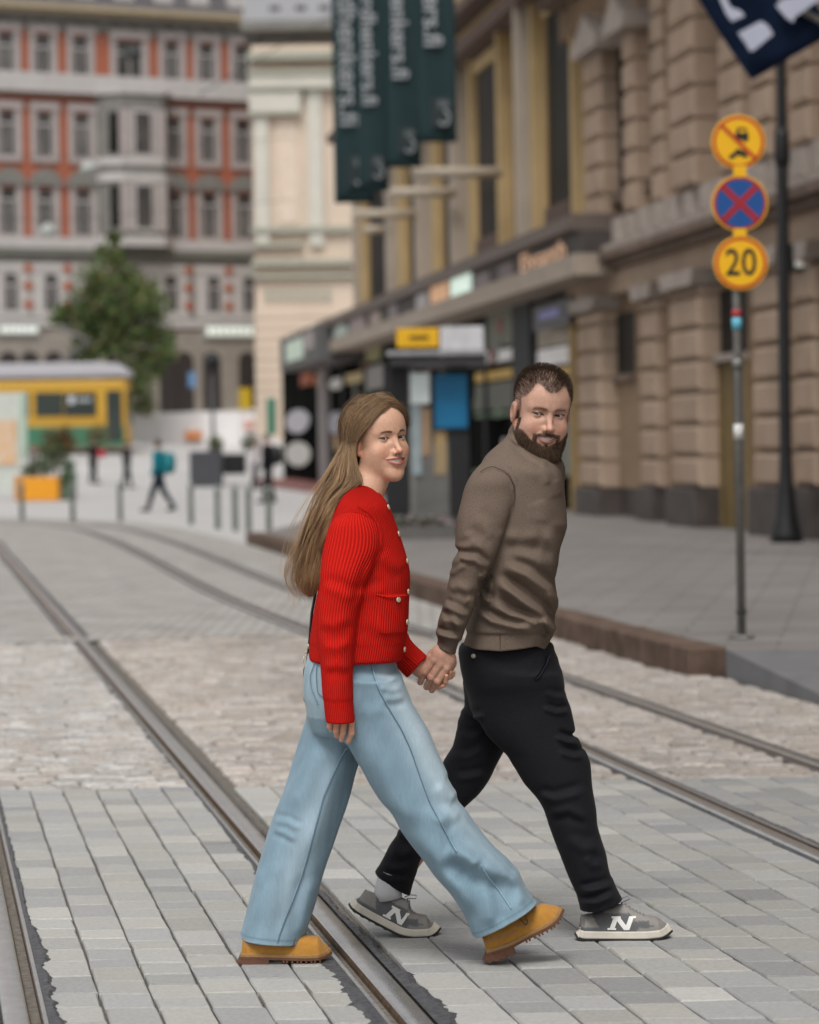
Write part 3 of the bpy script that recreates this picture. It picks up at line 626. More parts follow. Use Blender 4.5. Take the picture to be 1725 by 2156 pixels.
# shopfront: mullions, lit displays, painted tram reflections, dividing columns
M_col = mat('shop_column_grey', (.045, .047, .05), .6, spec=.1); M_pin = mat('pinkish_post', (.30, .27, .265), .5)
for x0, x1, m in ((673, 688, M_pin), (1085, 1123, M_col)): b = FF(); b.box(S(x0, 0), S(x1, 0), -.05, .9, .1, zlo + .1); b.build('shop_column', m, ob)
b = FF(); b.box(S(1205, .05), S(1216, .05), -.1, .9, .1, 5.3); b.build('corner_post', mat('ochre_post', (.34, .235, .11), .8), ob)
def disp(x0, x1, y0, y1, m, nm='display_or_reflection', pp=-.06, rd=0):
    xm = (x0 + x1) / 2; a0, a1 = S(x0, pp, (y0 + y1) / 2), S(x1, pp, (y0 + y1) / 2); z0, z1 = fs(xm, y1, pp)[1], fs(xm, y0, pp)[1]; b = FF()
    if rd: b.prism([((a0 + a1) / 2 + (a1 - a0) / 2 * math.cos(t), (z0 + z1) / 2 + (z1 - z0) / 2 * math.sin(t)) for t in np.linspace(0, 2 * math.pi, 24, endpoint=False)][::-1], -pp, -pp + .05)
    else: b.box(a0, a1, -pp, -pp + .05, z0, z1)
    return b.build(nm, m, ob)
dm = lambda n, c, e=0: mat(n, c, .4, var=.25, scale=2, emit=c if e else None, estr=e)
disp(602, 650, 862, 912, dm('lilac_disc', (.36, .35, .39), .15), rd=1); disp(602, 652, 930, 982, dm('white_disc', (.42, .41, .38), .15), rd=1); disp(692, 720, 866, 915, dm('lilac_disc_pale', (.30, .29, .34), .1), rd=1)
disp(632, 655, 786, 812, dm('orange_glow', (.22, .05, .02), .1)); disp(661, 672, 790, 812, dm('orange_panel', (.28, .08, .03), .1))
disp(693, 722, 795, 820, dm('white_spot', (.45, .44, .42), .2), rd=1); disp(690, 720, 745, 765, dm('grey_spot', (.30, .29, .30)))
disp(728, 762, 785, 806, dm('yellow_spot', (.42, .32, .15), .1)); disp(766, 808, 770, 820, dm('grey_panel', (.24, .235, .23))); disp(770, 800, 726, 760, dm('yellow_green', (.3, .28, .12)))
disp(1018, 1080, 738, 762, dm('white_reflection', (.48, .47, .46), .2)); disp(1131, 1202, 732, 768, dm('white_reflection_near', (.50, .48, .47), .2))  # white bands painted as reflections in the shop glass, faintly glowing
disp(1000, 1080, 780, 800, dm('yellow_reflection', (.40, .24, .03), .12)); disp(1131, 1202, 776, 792, dm('yellow_reflection_near', (.40, .25, .05), .12))  # yellow bands painted as the tram's reflection
disp(1000, 1080, 806, 862, dm('grey_green_reflection', (.055, .065, .055))); disp(1000, 1080, 868, 878, dm('green_reflection', (.03, .09, .04))); disp(1131, 1202, 690, 728, dm('tan_strip', (.30, .25, .19)))  # grey-green and green bands continue the painted tram reflection
disp(1128, 1202, 860, 1000, dm('green_grey_low', (.10, .115, .10))); disp(1020, 1080, 655, 730, dm('greenish_top', (.10, .115, .075)))
b = FF(); a0, a1 = S(1127, .2, 660), S(1203, .2, 660); b.box(a0, a1, -.25, -.18, fs(1165, 690, .2)[1], fs(1165, 636, .2)[1]); hs_ = b.build('hanging_sign', mat('hanging_sign_grey', (.11, .105, .11), .6), ob)
b = FF(); wl = (a1 - a0) / 9
for i in range(5): b.cushion(a0 + wl * (2 + i), a0 + wl * (2.8 + i), -.28, -.255, fs(1165, 668, .2)[1], fs(1165, 652, .2)[1], .02)
b.build('lettering', lit('violet_letters', (.20, .20, .42), .15), hs_)
b = FF(); b.box(S(586, .2), S(800, .2), -1.4, .9, .0, .2); b.build('terrace_step', mat('red_brown_step', (.24, .10, .085), .7), ob)

_q = np.random.default_rng(12); _pm = [dm('shop_clutter_%s' % n, c, e) for n, c, e in (('warm', (.30, .17, .07), .12), ('white', (.36, .35, .33), .15), ('red', (.20, .03, .03), 0), ('grey', (.12, .12, .12), 0), ('blue', (.06, .10, .16), 0), ('green', (.06, .12, .06), 0), ('tan', (.22, .17, .12), 0))]  # random small panels added as clutter, standing in for reflections
for _k in range(46):
    _x = _q.uniform(694, 1076); _w2 = _q.uniform(4, 12); _lo = 748 - .315 * (_x - 673) + 18; _y = _q.uniform(_lo, 990); disp(_x, _x + _w2, _y, _y + _q.uniform(6, 34), _pm[_q.integers(len(_pm))], 'shop_clutter', _q.uniform(-.10, -.03))
for _x in (720, 765, 808, 850, 905, 960, 1018): disp(_x, _x + 3, 748 - .315 * (_x - 673) + 6, 1005, M_col, 'mullion', .0)
# ================================================================ FIGURES: implicit surfaces sampled on a grid
f32 = np.float32
def smin(a, b, k):
    h = np.clip(.5 + .5 * (b - a) / k, 0, 1); return b * (1 - h) + a * h - k * h * (1 - h)
def smax(a, b, k): return -smin(-a, -b, k)
def ell(P, c, r):
    q = (P - np.array(c, f32)) / np.array(r, f32); k0 = np.sqrt((q * q).sum(1)) + 1e-6; q2 = q / np.array(r, f32); return k0 * (k0 - 1) / (np.sqrt((q2 * q2).sum(1)) + 1e-6)
def cap(P, a, b, ra, rb=None):
    rb = ra if rb is None else rb; a = np.array(a, f32); b = np.array(b, f32); d = b - a; t = np.clip(((P - a) @ d) / max(float(d @ d), 1e-12), 0, 1)
    q = P - a - t[:, None] * d; return np.sqrt((q * q).sum(1)) - (ra + (rb - ra) * t)
def chain(P, pts, rs, k=.004):
    f = None
    for i in range(len(pts) - 1):
        g = cap(P, pts[i], pts[i + 1], rs[i], rs[i + 1]); f = g if f is None else smin(f, g, k)
    return f
class Slices:
    """stack of horizontal superellipse sections; rows (z, x_left, x_right, y_centre, y_half)"""
    def __init__(s, rows, n=2.3, sm=.012, capk=.01, end=(True, True)):
        rows = sorted(rows); a = np.array(rows, float); z = np.arange(a[0, 0], a[-1, 0] + 1e-6, .004); T = np.stack([np.interp(z, a[:, 0], a[:, i]) for i in range(1, 5)], 1)
        w = max(1, int(sm / .004)); ker = np.exp(-.5 * (np.arange(-3 * w, 3 * w + 1) / w) ** 2); ker /= ker.sum()
        Tp = np.pad(T, ((3 * w, 3 * w), (0, 0)), 'edge'); Tp[:3 * w] = T[0] - (np.arange(3 * w, 0, -1)[:, None]) * (T[min(5, len(T) - 1)] - T[0]) / 5; Tp[-3 * w:] = T[-1] + (np.arange(1, 3 * w + 1)[:, None]) * (T[-1] - T[max(-6, -len(T))]) / 5
        T = np.stack([np.convolve(Tp[:, i], ker, 'valid') for i in range(4)], 1)
        s.z = z; s.T = T; s.n = n; s.k = capk; s.z0, s.z1 = z[0], z[-1]; s.end = end
    def par(s, z): return [np.interp(z, s.z, s.T[:, i]).astype(f32) for i in range(4)]
    def __call__(s, P):
        xl, xr, yc, yh = s.par(P[:, 2]); rx = np.maximum((xr - xl) / 2, .004); dx = np.abs(P[:, 0] - (xl + xr) / 2) / rx; dy = np.abs(P[:, 1] - yc) / yh
        f = ((dx ** s.n + dy ** s.n + 1e-9) ** (1 / s.n) - 1) * np.minimum(rx, yh)
        if s.end[0]: f = smax(f, s.z0 - P[:, 2], s.k)
        if s.end[1]: f = smax(f, P[:, 2] - s.z1, s.k)
        return f
    def ang(s, P):
        xl, xr, yc, yh = s.par(P[:, 2]); return np.arctan2((P[:, 0] - (xl + xr) / 2) / ((xr - xl) / 2), -(P[:, 1] - yc) / yh)
def fold(P, pts, A, w, side=1, val=.8, y=None, fade=.25):
    """cloth ridge with a valley beside it along a polyline pts [(x,z)...]; returns outward displacement"""
    x, z = P[:, 0], P[:, 2]; best = np.full(len(P), 9., f32); sg = np.zeros(len(P), f32); tt = np.zeros(len(P), f32); n = len(pts) - 1
    for i in range(n):
        a = np.array(pts[i]); d = np.array(pts[i + 1]) - a; L2 = float(d @ d); t = np.clip(((x - a[0]) * d[0] + (z - a[1]) * d[1]) / L2, 0, 1)
        qx = x - a[0] - t * d[0]; qz = z - a[1] - t * d[1]; q = np.sqrt(qx * qx + qz * qz); m = q < best
        best = np.where(m, q, best); sg = np.where(m, np.sign(d[0] * qz - d[1] * qx), sg); tt = np.where(m, (i + t) / n, tt)
    s_ = best * sg * side; env = np.clip(np.minimum(tt, 1 - tt) / fade, 0, 1); env = env * env * (3 - 2 * env)
    if fade <= 0: env = 1
    o = A * env * (np.exp(-(s_ / w) ** 2) - val * np.exp(-((s_ - 1.7 * w) / w) ** 2))
    if y is not None: o = o * np.clip((y - P[:, 1]) / .03 + .5, 0, 1)
    return o.astype(f32)
def vnoise(P, sc, seed=0):
    r = np.random.default_rng(seed); o = 0
    for _ in range(5):
        k = r.normal(0, 1, 3) * sc; o = o + np.sin(P @ k.astype(f32) + r.uniform(0, 6.28))
    return (o / 5).astype(f32)
def sdf_mesh(f, lo, hi, h, margin=2.0, B=6):
    lo = np.array(lo, float); hi = np.array(hi, float); nb = np.ceil((hi - lo) / (h * B)).astype(int); N = nb * B + 1
    bi = np.stack(np.meshgrid(*[np.arange(k) for k in nb], indexing='ij'), -1).reshape(-1, 3)
    cen = (lo + (bi + .5) * B * h).astype(f32); fc = np.concatenate([f(cen[i:i + 400000]) for i in range(0, len(cen), 400000)])
    act = np.abs(fc) < B * h * .87 * margin
    F = np.empty(tuple(N), f32); Fb = np.where(fc > 0, 1., -1.).astype(f32).reshape(tuple(nb)); Fr = Fb.repeat(B, 0).repeat(B, 1).repeat(B, 2); Fr = np.pad(Fr, ((0, 1),) * 3, 'edge'); F[...] = Fr
    loc = np.stack(np.meshgrid(*[np.arange(B + 1)] * 3, indexing='ij'), -1).reshape(-1, 3); ab = bi[act]
    step = max(1, 600000 // len(loc))
    for i in range(0, len(ab), step):
        idx = (ab[i:i + step, None, :] * B + loc[None]).reshape(-1, 3); P = (lo + idx * h).astype(f32); F[idx[:, 0], idx[:, 1], idx[:, 2]] = f(P)
    s = F < 0; c = s[:-1, :-1, :-1].astype(np.int8)
    cs = sum(s[a:a + N[0] - 1, b:b + N[1] - 1, d:d + N[2] - 1].astype(np.int8) for a in (0, 1) for b in (0, 1) for d in (0, 1))
    ci = np.argwhere((cs > 0) & (cs < 8)); vid = np.full(tuple(N - 1), -1, np.int64); vid[ci[:, 0], ci[:, 1], ci[:, 2]] = np.arange(len(ci))
    acc = np.zeros((len(ci), 3)); cnt = np.zeros(len(ci))
    for ax in range(3):
        o1, o2 = [k for k in range(3) if k != ax]
        for a in (0, 1):
            for b in (0, 1):
                p = ci.copy(); p[:, o1] += a; p[:, o2] += b; q = p.copy(); q[:, ax] += 1
                f0 = F[p[:, 0], p[:, 1], p[:, 2]]; f1 = F[q[:, 0], q[:, 1], q[:, 2]]; m = (f0 < 0) != (f1 < 0)
                t = np.where(m, f0 / np.where(m, f0 - f1, 1), 0); pt = p.astype(float); pt[:, ax] += t; acc += pt * m[:, None]; cnt += m
    V = lo + acc / cnt[:, None] * h
    Q = []
    for ax in range(3):
        o1, o2 = (ax + 1) % 3, (ax + 2) % 3
        sl0 = [slice(None)] * 3; sl1 = [slice(None)] * 3; sl0[ax] = slice(0, -1); sl1[ax] = slice(1, None)
        s0 = s[tuple(sl0)]; s1 = s[tuple(sl1)]; e = np.argwhere(s0 != s1); ok = (e[:, o1] > 0) & (e[:, o2] > 0) & (e[:, o1] < N[o1] - 1) & (e[:, o2] < N[o2] - 1); e = e[ok]
        def g(d1, d2): p = e.copy(); p[:, o1] += d1; p[:, o2] += d2; return vid[p[:, 0], p[:, 1], p[:, 2]]
        q = np.stack([g(-1, -1), g(0, -1), g(0, 0), g(-1, 0)], 1); fl = s0[e[:, 0], e[:, 1], e[:, 2]]; q = np.where(fl[:, None], q, q[:, ::-1]); Q.append(q)
    return V, np.concatenate(Q).astype(np.int32)
def relax(V, F, it=2, lam=.5):
    for _ in range(it):
        acc = np.zeros_like(V); c = np.zeros(len(V))
        for i in range(4):
            j = F[:, (i + 1) % 4]; np.add.at(acc, F[:, i], V[j]); np.add.at(c, F[:, i], 1); np.add.at(acc, j, V[F[:, i]]); np.add.at(c, j, 1)
        V = V + lam * (acc / np.maximum(c, 1)[:, None] - V)
    return V
def vnormals(V, F):
    n = np.cross(V[F[:, 2]] - V[F[:, 0]], V[F[:, 3]] - V[F[:, 1]]); N = np.zeros_like(V)
    for i in range(4): np.add.at(N, F[:, i], n)
    return N / (np.linalg.norm(N, axis=1)[:, None] + 1e-12)
def resample(P, n):
    P = np.asarray(P, float); d = np.r_[0, np.cumsum(np.linalg.norm(np.diff(P, axis=0), axis=1))]; t = np.linspace(0, d[-1], n); return np.stack([np.interp(t, d, P[:, i]) for i in range(P.shape[1])], 1)
def strands(paths, r0, r1, k=3):
    """paths (m, n, 3) -> tube mesh arrays"""
    m, n, _ = paths.shape; T = np.gradient(paths, axis=1); T /= np.linalg.norm(T, axis=2, keepdims=True) + 1e-9
    up = np.array([.3, -.8, .5]); A = np.cross(T, up); A /= np.linalg.norm(A, axis=2, keepdims=True) + 1e-9; Bn = np.cross(T, A)
    r = (np.linspace(0, 1, n)[None, :, None]); r = np.asarray(r0).reshape(-1, 1, 1) * (1 - r) + np.asarray(r1).reshape(-1, 1, 1) * r
    V = np.stack([paths + r * (math.cos(2 * math.pi * j / k) * A + math.sin(2 * math.pi * j / k) * Bn) for j in range(k)], 2)   # m,n,k,3
    idx = np.arange(m * n * k).reshape(m, n, k); a = idx[:, :-1]; b = idx[:, 1:]
    Q = np.stack([a, np.roll(a, -1, 2), np.roll(b, -1, 2), b], -1).reshape(-1, 4)
    return V.reshape(-1, 3), Q.astype(np.int32)
def rotm(yaw, pitch, roll):
    """columns: subject's left, forward, up. yaw turns towards +X from facing -Y, pitch>0 looks up, roll>0 tilts the head clockwise in the picture"""
    Rz = np.array([[math.cos(yaw), math.sin(yaw), 0], [math.sin(yaw), -math.cos(yaw), 0], [0, 0, 1.0]]).T  # rows->cols fixed below
    X = np.array([math.cos(yaw), math.sin(yaw), 0]); Fd = np.array([math.sin(yaw), -math.cos(yaw), 0]); U = np.array([0, 0, 1.0])
    F2 = Fd * math.cos(pitch) + U * math.sin(pitch); U2 = U * math.cos(pitch) - Fd * math.sin(pitch)
    M = np.stack([X, F2, U2], 1)
    c, s = math.cos(roll), math.sin(roll); Ry = np.array([[c, 0, s], [0, 1, 0], [-s, 0, c]])
    return Ry @ M

def head_field(g):
    """g: dict of face proportions. returns f(P) in head coordinates (x left, y forward, z up), metres"""
    male = g.get('male', 0); sm_ = g.get('smile', 1)
    lw = .5
    MW = g.get('mw', .88)
    def c_mouth(x): x = x * MW; return g['mz'] + g.get('mc', .0085) * (x / .027) ** 2
    def h_mouth(x): x = x * MW; return g['mo'] * np.clip(1 - (x / .0235) ** 2, 0, 1)
    def Fl(x): return g['mf'] - 13 * x * x
    def f(P):
        x, F, z = P[:, 0], P[:, 1], P[:, 2]; A = P.copy(); A[:, 0] = np.abs(x); ax = A[:, 0]
        d = ell(P, (0, -.090, .040), (.0745, .092, .080))
        d = smin(d, ell(P, (0, -.050, .036), (.064, .060, .064)), .03)
        d = smin(d, ell(P, (0, -.052, -.030), (.0605 * g['fw'], .055, .064)), .03)
        d = smin(d, ell(P, (0, -.052, -.070), (.054 * g['jw'], .047, .040)), .025)
        d = smin(d, cap(A, (.055 * g['jw'], -.078, -.050), (.019 * g['jw'], -.020, -.098), .014, .013), .03)
        d = smin(d, ell(P, (0, -.014, g['chin']), (.021 * g['jw'], .017, .016)), .026)
        d = smin(d, ell(A, (.040, -.024, -.036), (.022, .020, .021)), .020)
        d = smin(d, ell(A, (.040, -.046, -.058), (.022, .028, .030)), .022)
        d = smin(d, ell(P, (0, -.012, -.060), (.029, .017, .026)), .016)
        d = smin(d, cap(A, (.010, -.001, .019), (.045, -.019, .020), .008 + .0015 * male), .014)
        d = smax(d, -ell(A, (.031, .008, .001), (.0195, .0155, .0125)), .014)
        # nose
        nl = g['nose']; nz = g.get('nz', 0)
        n_ = cap(P, (0, -.003, .006), (0, .015 + nl * .5, -.026 - nz), .0068, .0085)
        n_ = smin(n_, ell(P, (0, .0195 + nl, -.0335 - nz), (.0098, .0095, .0085)), .006)
        n_ = smin(n_, ell(A, (.0118, .0085, -.0375 - nz), (.0065, .0095, .0070)), .006)
        d = smin(d, n_, .009)
        d = smax(d, -ell(A, (.0062, .0150, -.0445 - nz), (.0034, .0055, .0035)), .002)
        # eyelids over the eyeball, opening cut through
        ex = .0315; E = np.sqrt((ax - ex) ** 2 + (F + .0130) ** 2 + z ** 2)
        d = smin(d, E - .0138, .0035)
        u = (ax - ex) / .0150; zu = g['lid'] * np.clip(1 - u * u, 0, 1) ** .8 - .0004 + .0012 * u; zl = -g['lidl'] * np.clip(1 - u * u, 0, 1) + .0012 * u
        op = np.maximum(np.maximum(z - zu, zl - z), np.abs(ax - ex) - .0150); op = np.maximum(op, -.0165 - F)
        # upper lid crease
        d = d + .0012 * np.exp(-((z - (.0078 - 1.2 * (ax - ex) ** 2 * 20)) / .0013) ** 2) * np.exp(-((ax - ex) / .015) ** 2) * (F > -.03)
        d = np.maximum(d, -op)
        # lips
        c = c_mouth(x); h = h_mouth(x); fl = Fl(x); e = np.clip(1 - (x * MW / .0275) ** 2, 0, 1)
        r1 = .0008 + .0030 * e; r2 = .0008 + .0040 * e
        up = np.sqrt((F - fl) ** 2 + (z - (c + h + r1 * .75)) ** 2) - r1; lo = np.sqrt((F - fl - .0005) ** 2 + (z - (c - h - r2 * .7)) ** 2) - r2
        lim = np.abs(x) - .0275 / MW
        d = smin(d, smax(up, lim, .003), .0045); d = smin(d, smax(lo, lim, .003), .0045)
        mo = np.maximum(np.abs(z - c) - h, np.maximum(-(F + .018), np.abs(x) - .0235 / MW)); d = np.maximum(d, -mo)
        # smile folds and under-lip hollow
        d = d + .0020 * np.exp(-((z - (c_mouth(0) - .0165)) / .0045) ** 2) * np.exp(-(x / .017) ** 2) * (F > -.02)
        q = np.stack([ax, z], 1); a = np.array([.0155, -.036 - nz]); b = np.array([.0365, g['mz'] + .008]); dd = b - a; t = np.clip(((q - a) @ dd) / (dd @ dd), 0, 1); dist = np.linalg.norm(q - a - t[:, None] * dd, axis=1)
        d = d + .0013 * sm_ * np.exp(-(dist / .0050) ** 2) * (F > -.04)
        # ears
        eo = g.get('ear', 0); er = ell(A, (.0735 + eo, -.088 + eo * .5, -.008), (.0085, .0185, .030)); er = smax(er, -ell(A, (.0835 + eo, -.085 + eo * .5, -.006), (.0085, .0105, .019)), .003)
        er = smin(er, ell(A, (.0715, -.084, -.036), (.006, .0085, .009)), .006)
        d = smin(d, er, .009)
        if 'neck' in g:
            for (a_, b_, ra, rb) in g['neck']: d = smin(d, cap(P, a_, b_, ra, rb), .022)
        return d.astype(f32)
    f.c_mouth, f.h_mouth, f.Fl = c_mouth, h_mouth, Fl
    return f
def mixc(a, b, t): t = np.clip(t, 0, 1)[:, None]; return a * (1 - t) + np.array(b) * t
def head_colors(L, g, skin, lip, browc, f):
    x, F, z = L.T; ax = np.abs(x); C = np.tile(np.array(skin, float), (len(L), 1)); front = np.clip((F + .06) / .03, 0, 1)
    red = (skin[0] * 1.02, skin[1] * .72, skin[2] * .66)
    C = mixc(C, red, .55 * np.exp(-((ax - .040) / .016) ** 2 - ((z + .040) / .016) ** 2) * front)
    C = mixc(C, red, .5 * np.exp(-(x / .012) ** 2 - ((z + .036) / .010) ** 2) * (F > .01)); C = mixc(C, red, .55 * (ax > .066) * (F < -.06) * (F > -.125) * (z < .03) * (z > -.05))
    C = mixc(C, red, .35 * np.exp(-(x / .02) ** 2 - ((z + .10) / .012) ** 2) * front)
    C = mixc(C, (skin[0] * .82, skin[1] * .66, skin[2] * .62), .5 * np.exp(-((ax - .031) / .017) ** 2 - ((z + .000) / .008) ** 2) * front)
    c = f.c_mouth(x); h = f.h_mouth(x); e = np.clip(1 - (x * g.get('mw', .88) / .0275) ** 2, 0, 1); lipm = np.clip((h + .0018 + .0046 * e - np.abs(z - c + .0006)) / .0012, 0, 1) * (ax < .0275 / g.get('mw', .88)) * (F > -.012)
    C = mixc(C, lip, lipm); C = mixc(C, (.05, .015, .012), ((F < f.Fl(x) - .0065) & (np.abs(z - c) < h + .002) & (ax < .027) & (F > -.022)).astype(float))
    if browc is not None:
        zb = g['brow'] + .0045 - ((ax - .030) / .022) ** 2 * .005; m = np.clip((g.get('bth', .0032) * (1.15 - np.clip((ax - .02) / .028, 0, 1) * .6) - np.abs(z - zb)) / .0015, 0, 1) * np.clip((ax - .011) / .004, 0, 1) * np.clip((.047 - ax) / .005, 0, 1) * front
        C = mixc(C, browc, m * g.get('bst', .75))
    u = (ax - .0315) / .0158; zu = g['lid'] * np.clip(1 - u * u, 0, 1) ** .8 + .0012 * u; m = np.exp(-((z - zu - .0004) / .0016) ** 2) * (np.abs(u) < 1.06) * (F > -.03); C = mixc(C, (.03, .02, .018), .95 * m)
    zl = -g['lidl'] * np.clip(1 - u * u, 0, 1) + .0012 * u; m = np.exp(-((z - zl + .0003) / .0008) ** 2) * (np.abs(u) < 1) * (F > -.03); C = mixc(C, (.25, .14, .11), .5 * m)
    C = mixc(C, (.12, .05, .04), ((np.abs(ax - .0062) < .0033) & (np.abs(z + .0445 + g.get('nz', 0)) < .0035) & (F > .006)).astype(float) * .45)
    return C
M_skin = mat('skin', (.97, .97, .97), .48, var=.09, scale=110, bump=.12, bscale=900, vcol=True, spec=.35, sss=.12)
M_eye = mat('eye_white', (.36, .33, .31), .15, var=.02, vcol=True, spec=.6)
M_teeth = mat('teeth', (.86, .82, .74), .25, var=.02)
def uvball(c, Rr, gaze, iris, n=28):
    """eyeball with iris and pupil coloured around the gaze direction"""
    V = []; F = []; C = []
    gz = np.array(gaze, float); gz /= np.linalg.norm(gz); a = np.cross(gz, (0, 0, 1)); a /= np.linalg.norm(a); b = np.cross(a, gz)
    for i in range(n + 1):
        th = math.pi * i / n
        for j in range(n):
            ph = 2 * math.pi * j / n; V.append(np.array(c) + Rr * (math.cos(th) * gz + math.sin(th) * (math.cos(ph) * a + math.sin(ph) * b)))
            C.append((.012, .01, .01) if th < .20 else (iris if th < .56 else ((.08, .08, .08) if th < .60 else (1, 1, 1))))
    F = [(i * n + j, i * n + (j + 1) % n, (i + 1) * n + (j + 1) % n, (i + 1) * n + j) for i in range(n) for j in range(n)]
    return np.array(V), F, np.array(C)
# ================================================================ THE COUPLE
def zoomer(x0, y0, k):
    """measurements taken on enlarged crops of the picture"""
    return lambda u, v: (x0 + u * k, y0 + v * k)
zc = zoomer(593, 1010.8, .25); z7 = zoomer(471.7, 1347.7, .3125); z8 = zoomer(774.9, 1347.7, .3906); zh = zoomer(606.5, 775, .2149); z3 = zoomer(539.1, 673.9, .2344)
zm = zoomer(842.3, 943.4, .2539); z9 = zoomer(977, 741, .1758); zd = zoomer(842.3, 1314, .0781); zr_ = zoomer(633.4, 1469, .1016); z6 = zoomer(471.7, 1684.6, .293); zb = zoomer(943.4, 1752, .3125); z10 = zoomer(707.5, 1752, .1563)
def P3(zz, u, v, Y): return at(*zz(u, v), Y)
def rows(zz, tbl, Y, yc, yh):
    o = []
    for r in tbl:
        v, l, rr = r[:3]; c = r[3] if len(r) > 3 else yc; h = r[4] if len(r) > 4 else yh
        a = P3(zz, l, v, Y); b = P3(zz, rr, v, Y); o.append(((a[2] + b[2]) / 2, a[0], b[0], Y + c, h))
    return o
def xz(zz, pts, Y): return [(lambda p: (p[0], p[2]))(P3(zz, u, v, Y)) for u, v in pts]
def surf(V, N, x, z, tol=.008, near=True):
    d = (V[:, 0] - x) ** 2 + (V[:, 2] - z) ** 2; m = d < tol * tol
    if not m.any(): i = int(np.argmin(d)); return V[i], N[i]
    k = np.where(m)[0]; i = k[np.argmin(V[k, 1])]; j = k[V[k, 1] < V[i, 1] + .012]; n = N[j].mean(0); return np.array([x, V[i, 1], z]), n / np.linalg.norm(n)
def ribbon_on(V, N, pts, w, lift, name, m, parent, n=60, dash=None, tol=.008):
    """thin raised seam following a surface"""
    R_ = resample(pts, n); C_ = []
    for x, z in R_: p, nn = surf(V, N, x, z, tol); C_.append(p + nn * lift)
    C_ = np.array(C_); k = np.ones(5) / 5; Cp = np.pad(C_, ((2, 2), (0, 0)), 'edge'); C_ = np.stack([np.convolve(Cp[:, i], k, 'valid') for i in range(3)], 1)
    b = MB(); b.tube(C_, w, 5); return b.build(name, m, parent, smooth=True)

def mat_knit(name, c, c2, period, rib=True, bumpd=.002, rough=.9, heather=.12, sheen=.0):
    m = mat(name, c, rough, var=heather, scale=520, sheen=sheen, spec=.06, detail=3); t = m.node_tree; p = t.nodes['Principled BSDF']
    if rib:
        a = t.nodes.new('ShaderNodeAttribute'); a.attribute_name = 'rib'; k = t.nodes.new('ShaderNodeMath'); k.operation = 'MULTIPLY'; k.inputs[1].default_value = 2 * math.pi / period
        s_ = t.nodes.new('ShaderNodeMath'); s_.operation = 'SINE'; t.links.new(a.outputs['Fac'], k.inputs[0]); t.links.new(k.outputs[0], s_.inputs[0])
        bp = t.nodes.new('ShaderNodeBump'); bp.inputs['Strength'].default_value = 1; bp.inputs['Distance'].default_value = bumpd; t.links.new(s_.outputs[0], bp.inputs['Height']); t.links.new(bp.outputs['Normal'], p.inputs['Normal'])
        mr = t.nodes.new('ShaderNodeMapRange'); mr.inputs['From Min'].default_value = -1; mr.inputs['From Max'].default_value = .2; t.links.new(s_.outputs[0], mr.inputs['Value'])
        mx = t.nodes.new('ShaderNodeMix'); mx.data_type = 'RGBA'; l = p.inputs['Base Color'].links[0].from_socket; mx.inputs[6].default_value = (*c2, 1); t.links.new(mr.outputs[0], mx.inputs[0]); t.links.new(l, mx.inputs[7]); t.links.new(mx.outputs[2], p.inputs['Base Color'])  # rib valleys darker: shade of the gaps put into the knit colour
    return m
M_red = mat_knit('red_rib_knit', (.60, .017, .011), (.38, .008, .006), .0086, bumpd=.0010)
M_taupe = mat_knit('taupe_fine_knit', (.150, .114, .090), None, 1, rib=False, heather=.30)
M_taupe_rib = mat_knit('taupe_rib_band', (.155, .112, .084), (.12, .085, .064), .004, bumpd=.0006, heather=.25)
def mat_denim():
    m = mat('light_blue_denim', (.95, .97, 1), .85, var=.16, scale=900, vcol=True, sheen=.15, spec=.15); t = m.node_tree; p = t.nodes['Principled BSDF']
    tc = t.nodes.new('ShaderNodeTexCoord'); mp = t.nodes.new('ShaderNodeMapping'); mp.inputs['Scale'].default_value = (210, 210, 30); mp.inputs['Rotation'].default_value = (0, .35, 0)
    n = t.nodes.new('ShaderNodeTexNoise'); n.inputs['Scale'].default_value = 1; n.inputs['Detail'].default_value = 4; t.links.new(tc.outputs['Object'], mp.inputs['Vector']); t.links.new(mp.outputs[0], n.inputs['Vector'])
    mr = t.nodes.new('ShaderNodeMapRange'); mr.inputs['To Min'].default_value = .84; mr.inputs['To Max'].default_value = 1.16; t.links.new(n.outputs['Fac'], mr.inputs['Value'])
    l = p.inputs['Base Color'].links[0].from_socket; mx = t.nodes.new('ShaderNodeMix'); mx.data_type = 'RGBA'; mx.blend_type = 'MULTIPLY'; mx.inputs[0].default_value = 1; t.links.new(l, mx.inputs[6]); t.links.new(mr.outputs[0], mx.inputs[7]); t.links.new(mx.outputs[2], p.inputs['Base Color'])
    return m
M_denim = mat_denim(); M_thread = mat('denim_stitching', (.30, .42, .50), .9, var=.2, scale=300); M_edge_shadow = mat('dark_denim_edge_shadow', (.13, .22, .29), .9)
M_black = mat('navy_black_cotton', (.0065, .0065, .009), .8, c2=(.011, .011, .015), scale=180, sheen=.03, spec=.18)
M_gold = mat('pale_gold', (.75, .66, .42), .3, .9, var=.1, scale=200)
M_cream_b = mat('ivory_gold_button', (.72, .66, .50), .35, .3, c2=(.55, .47, .30), scale=400)

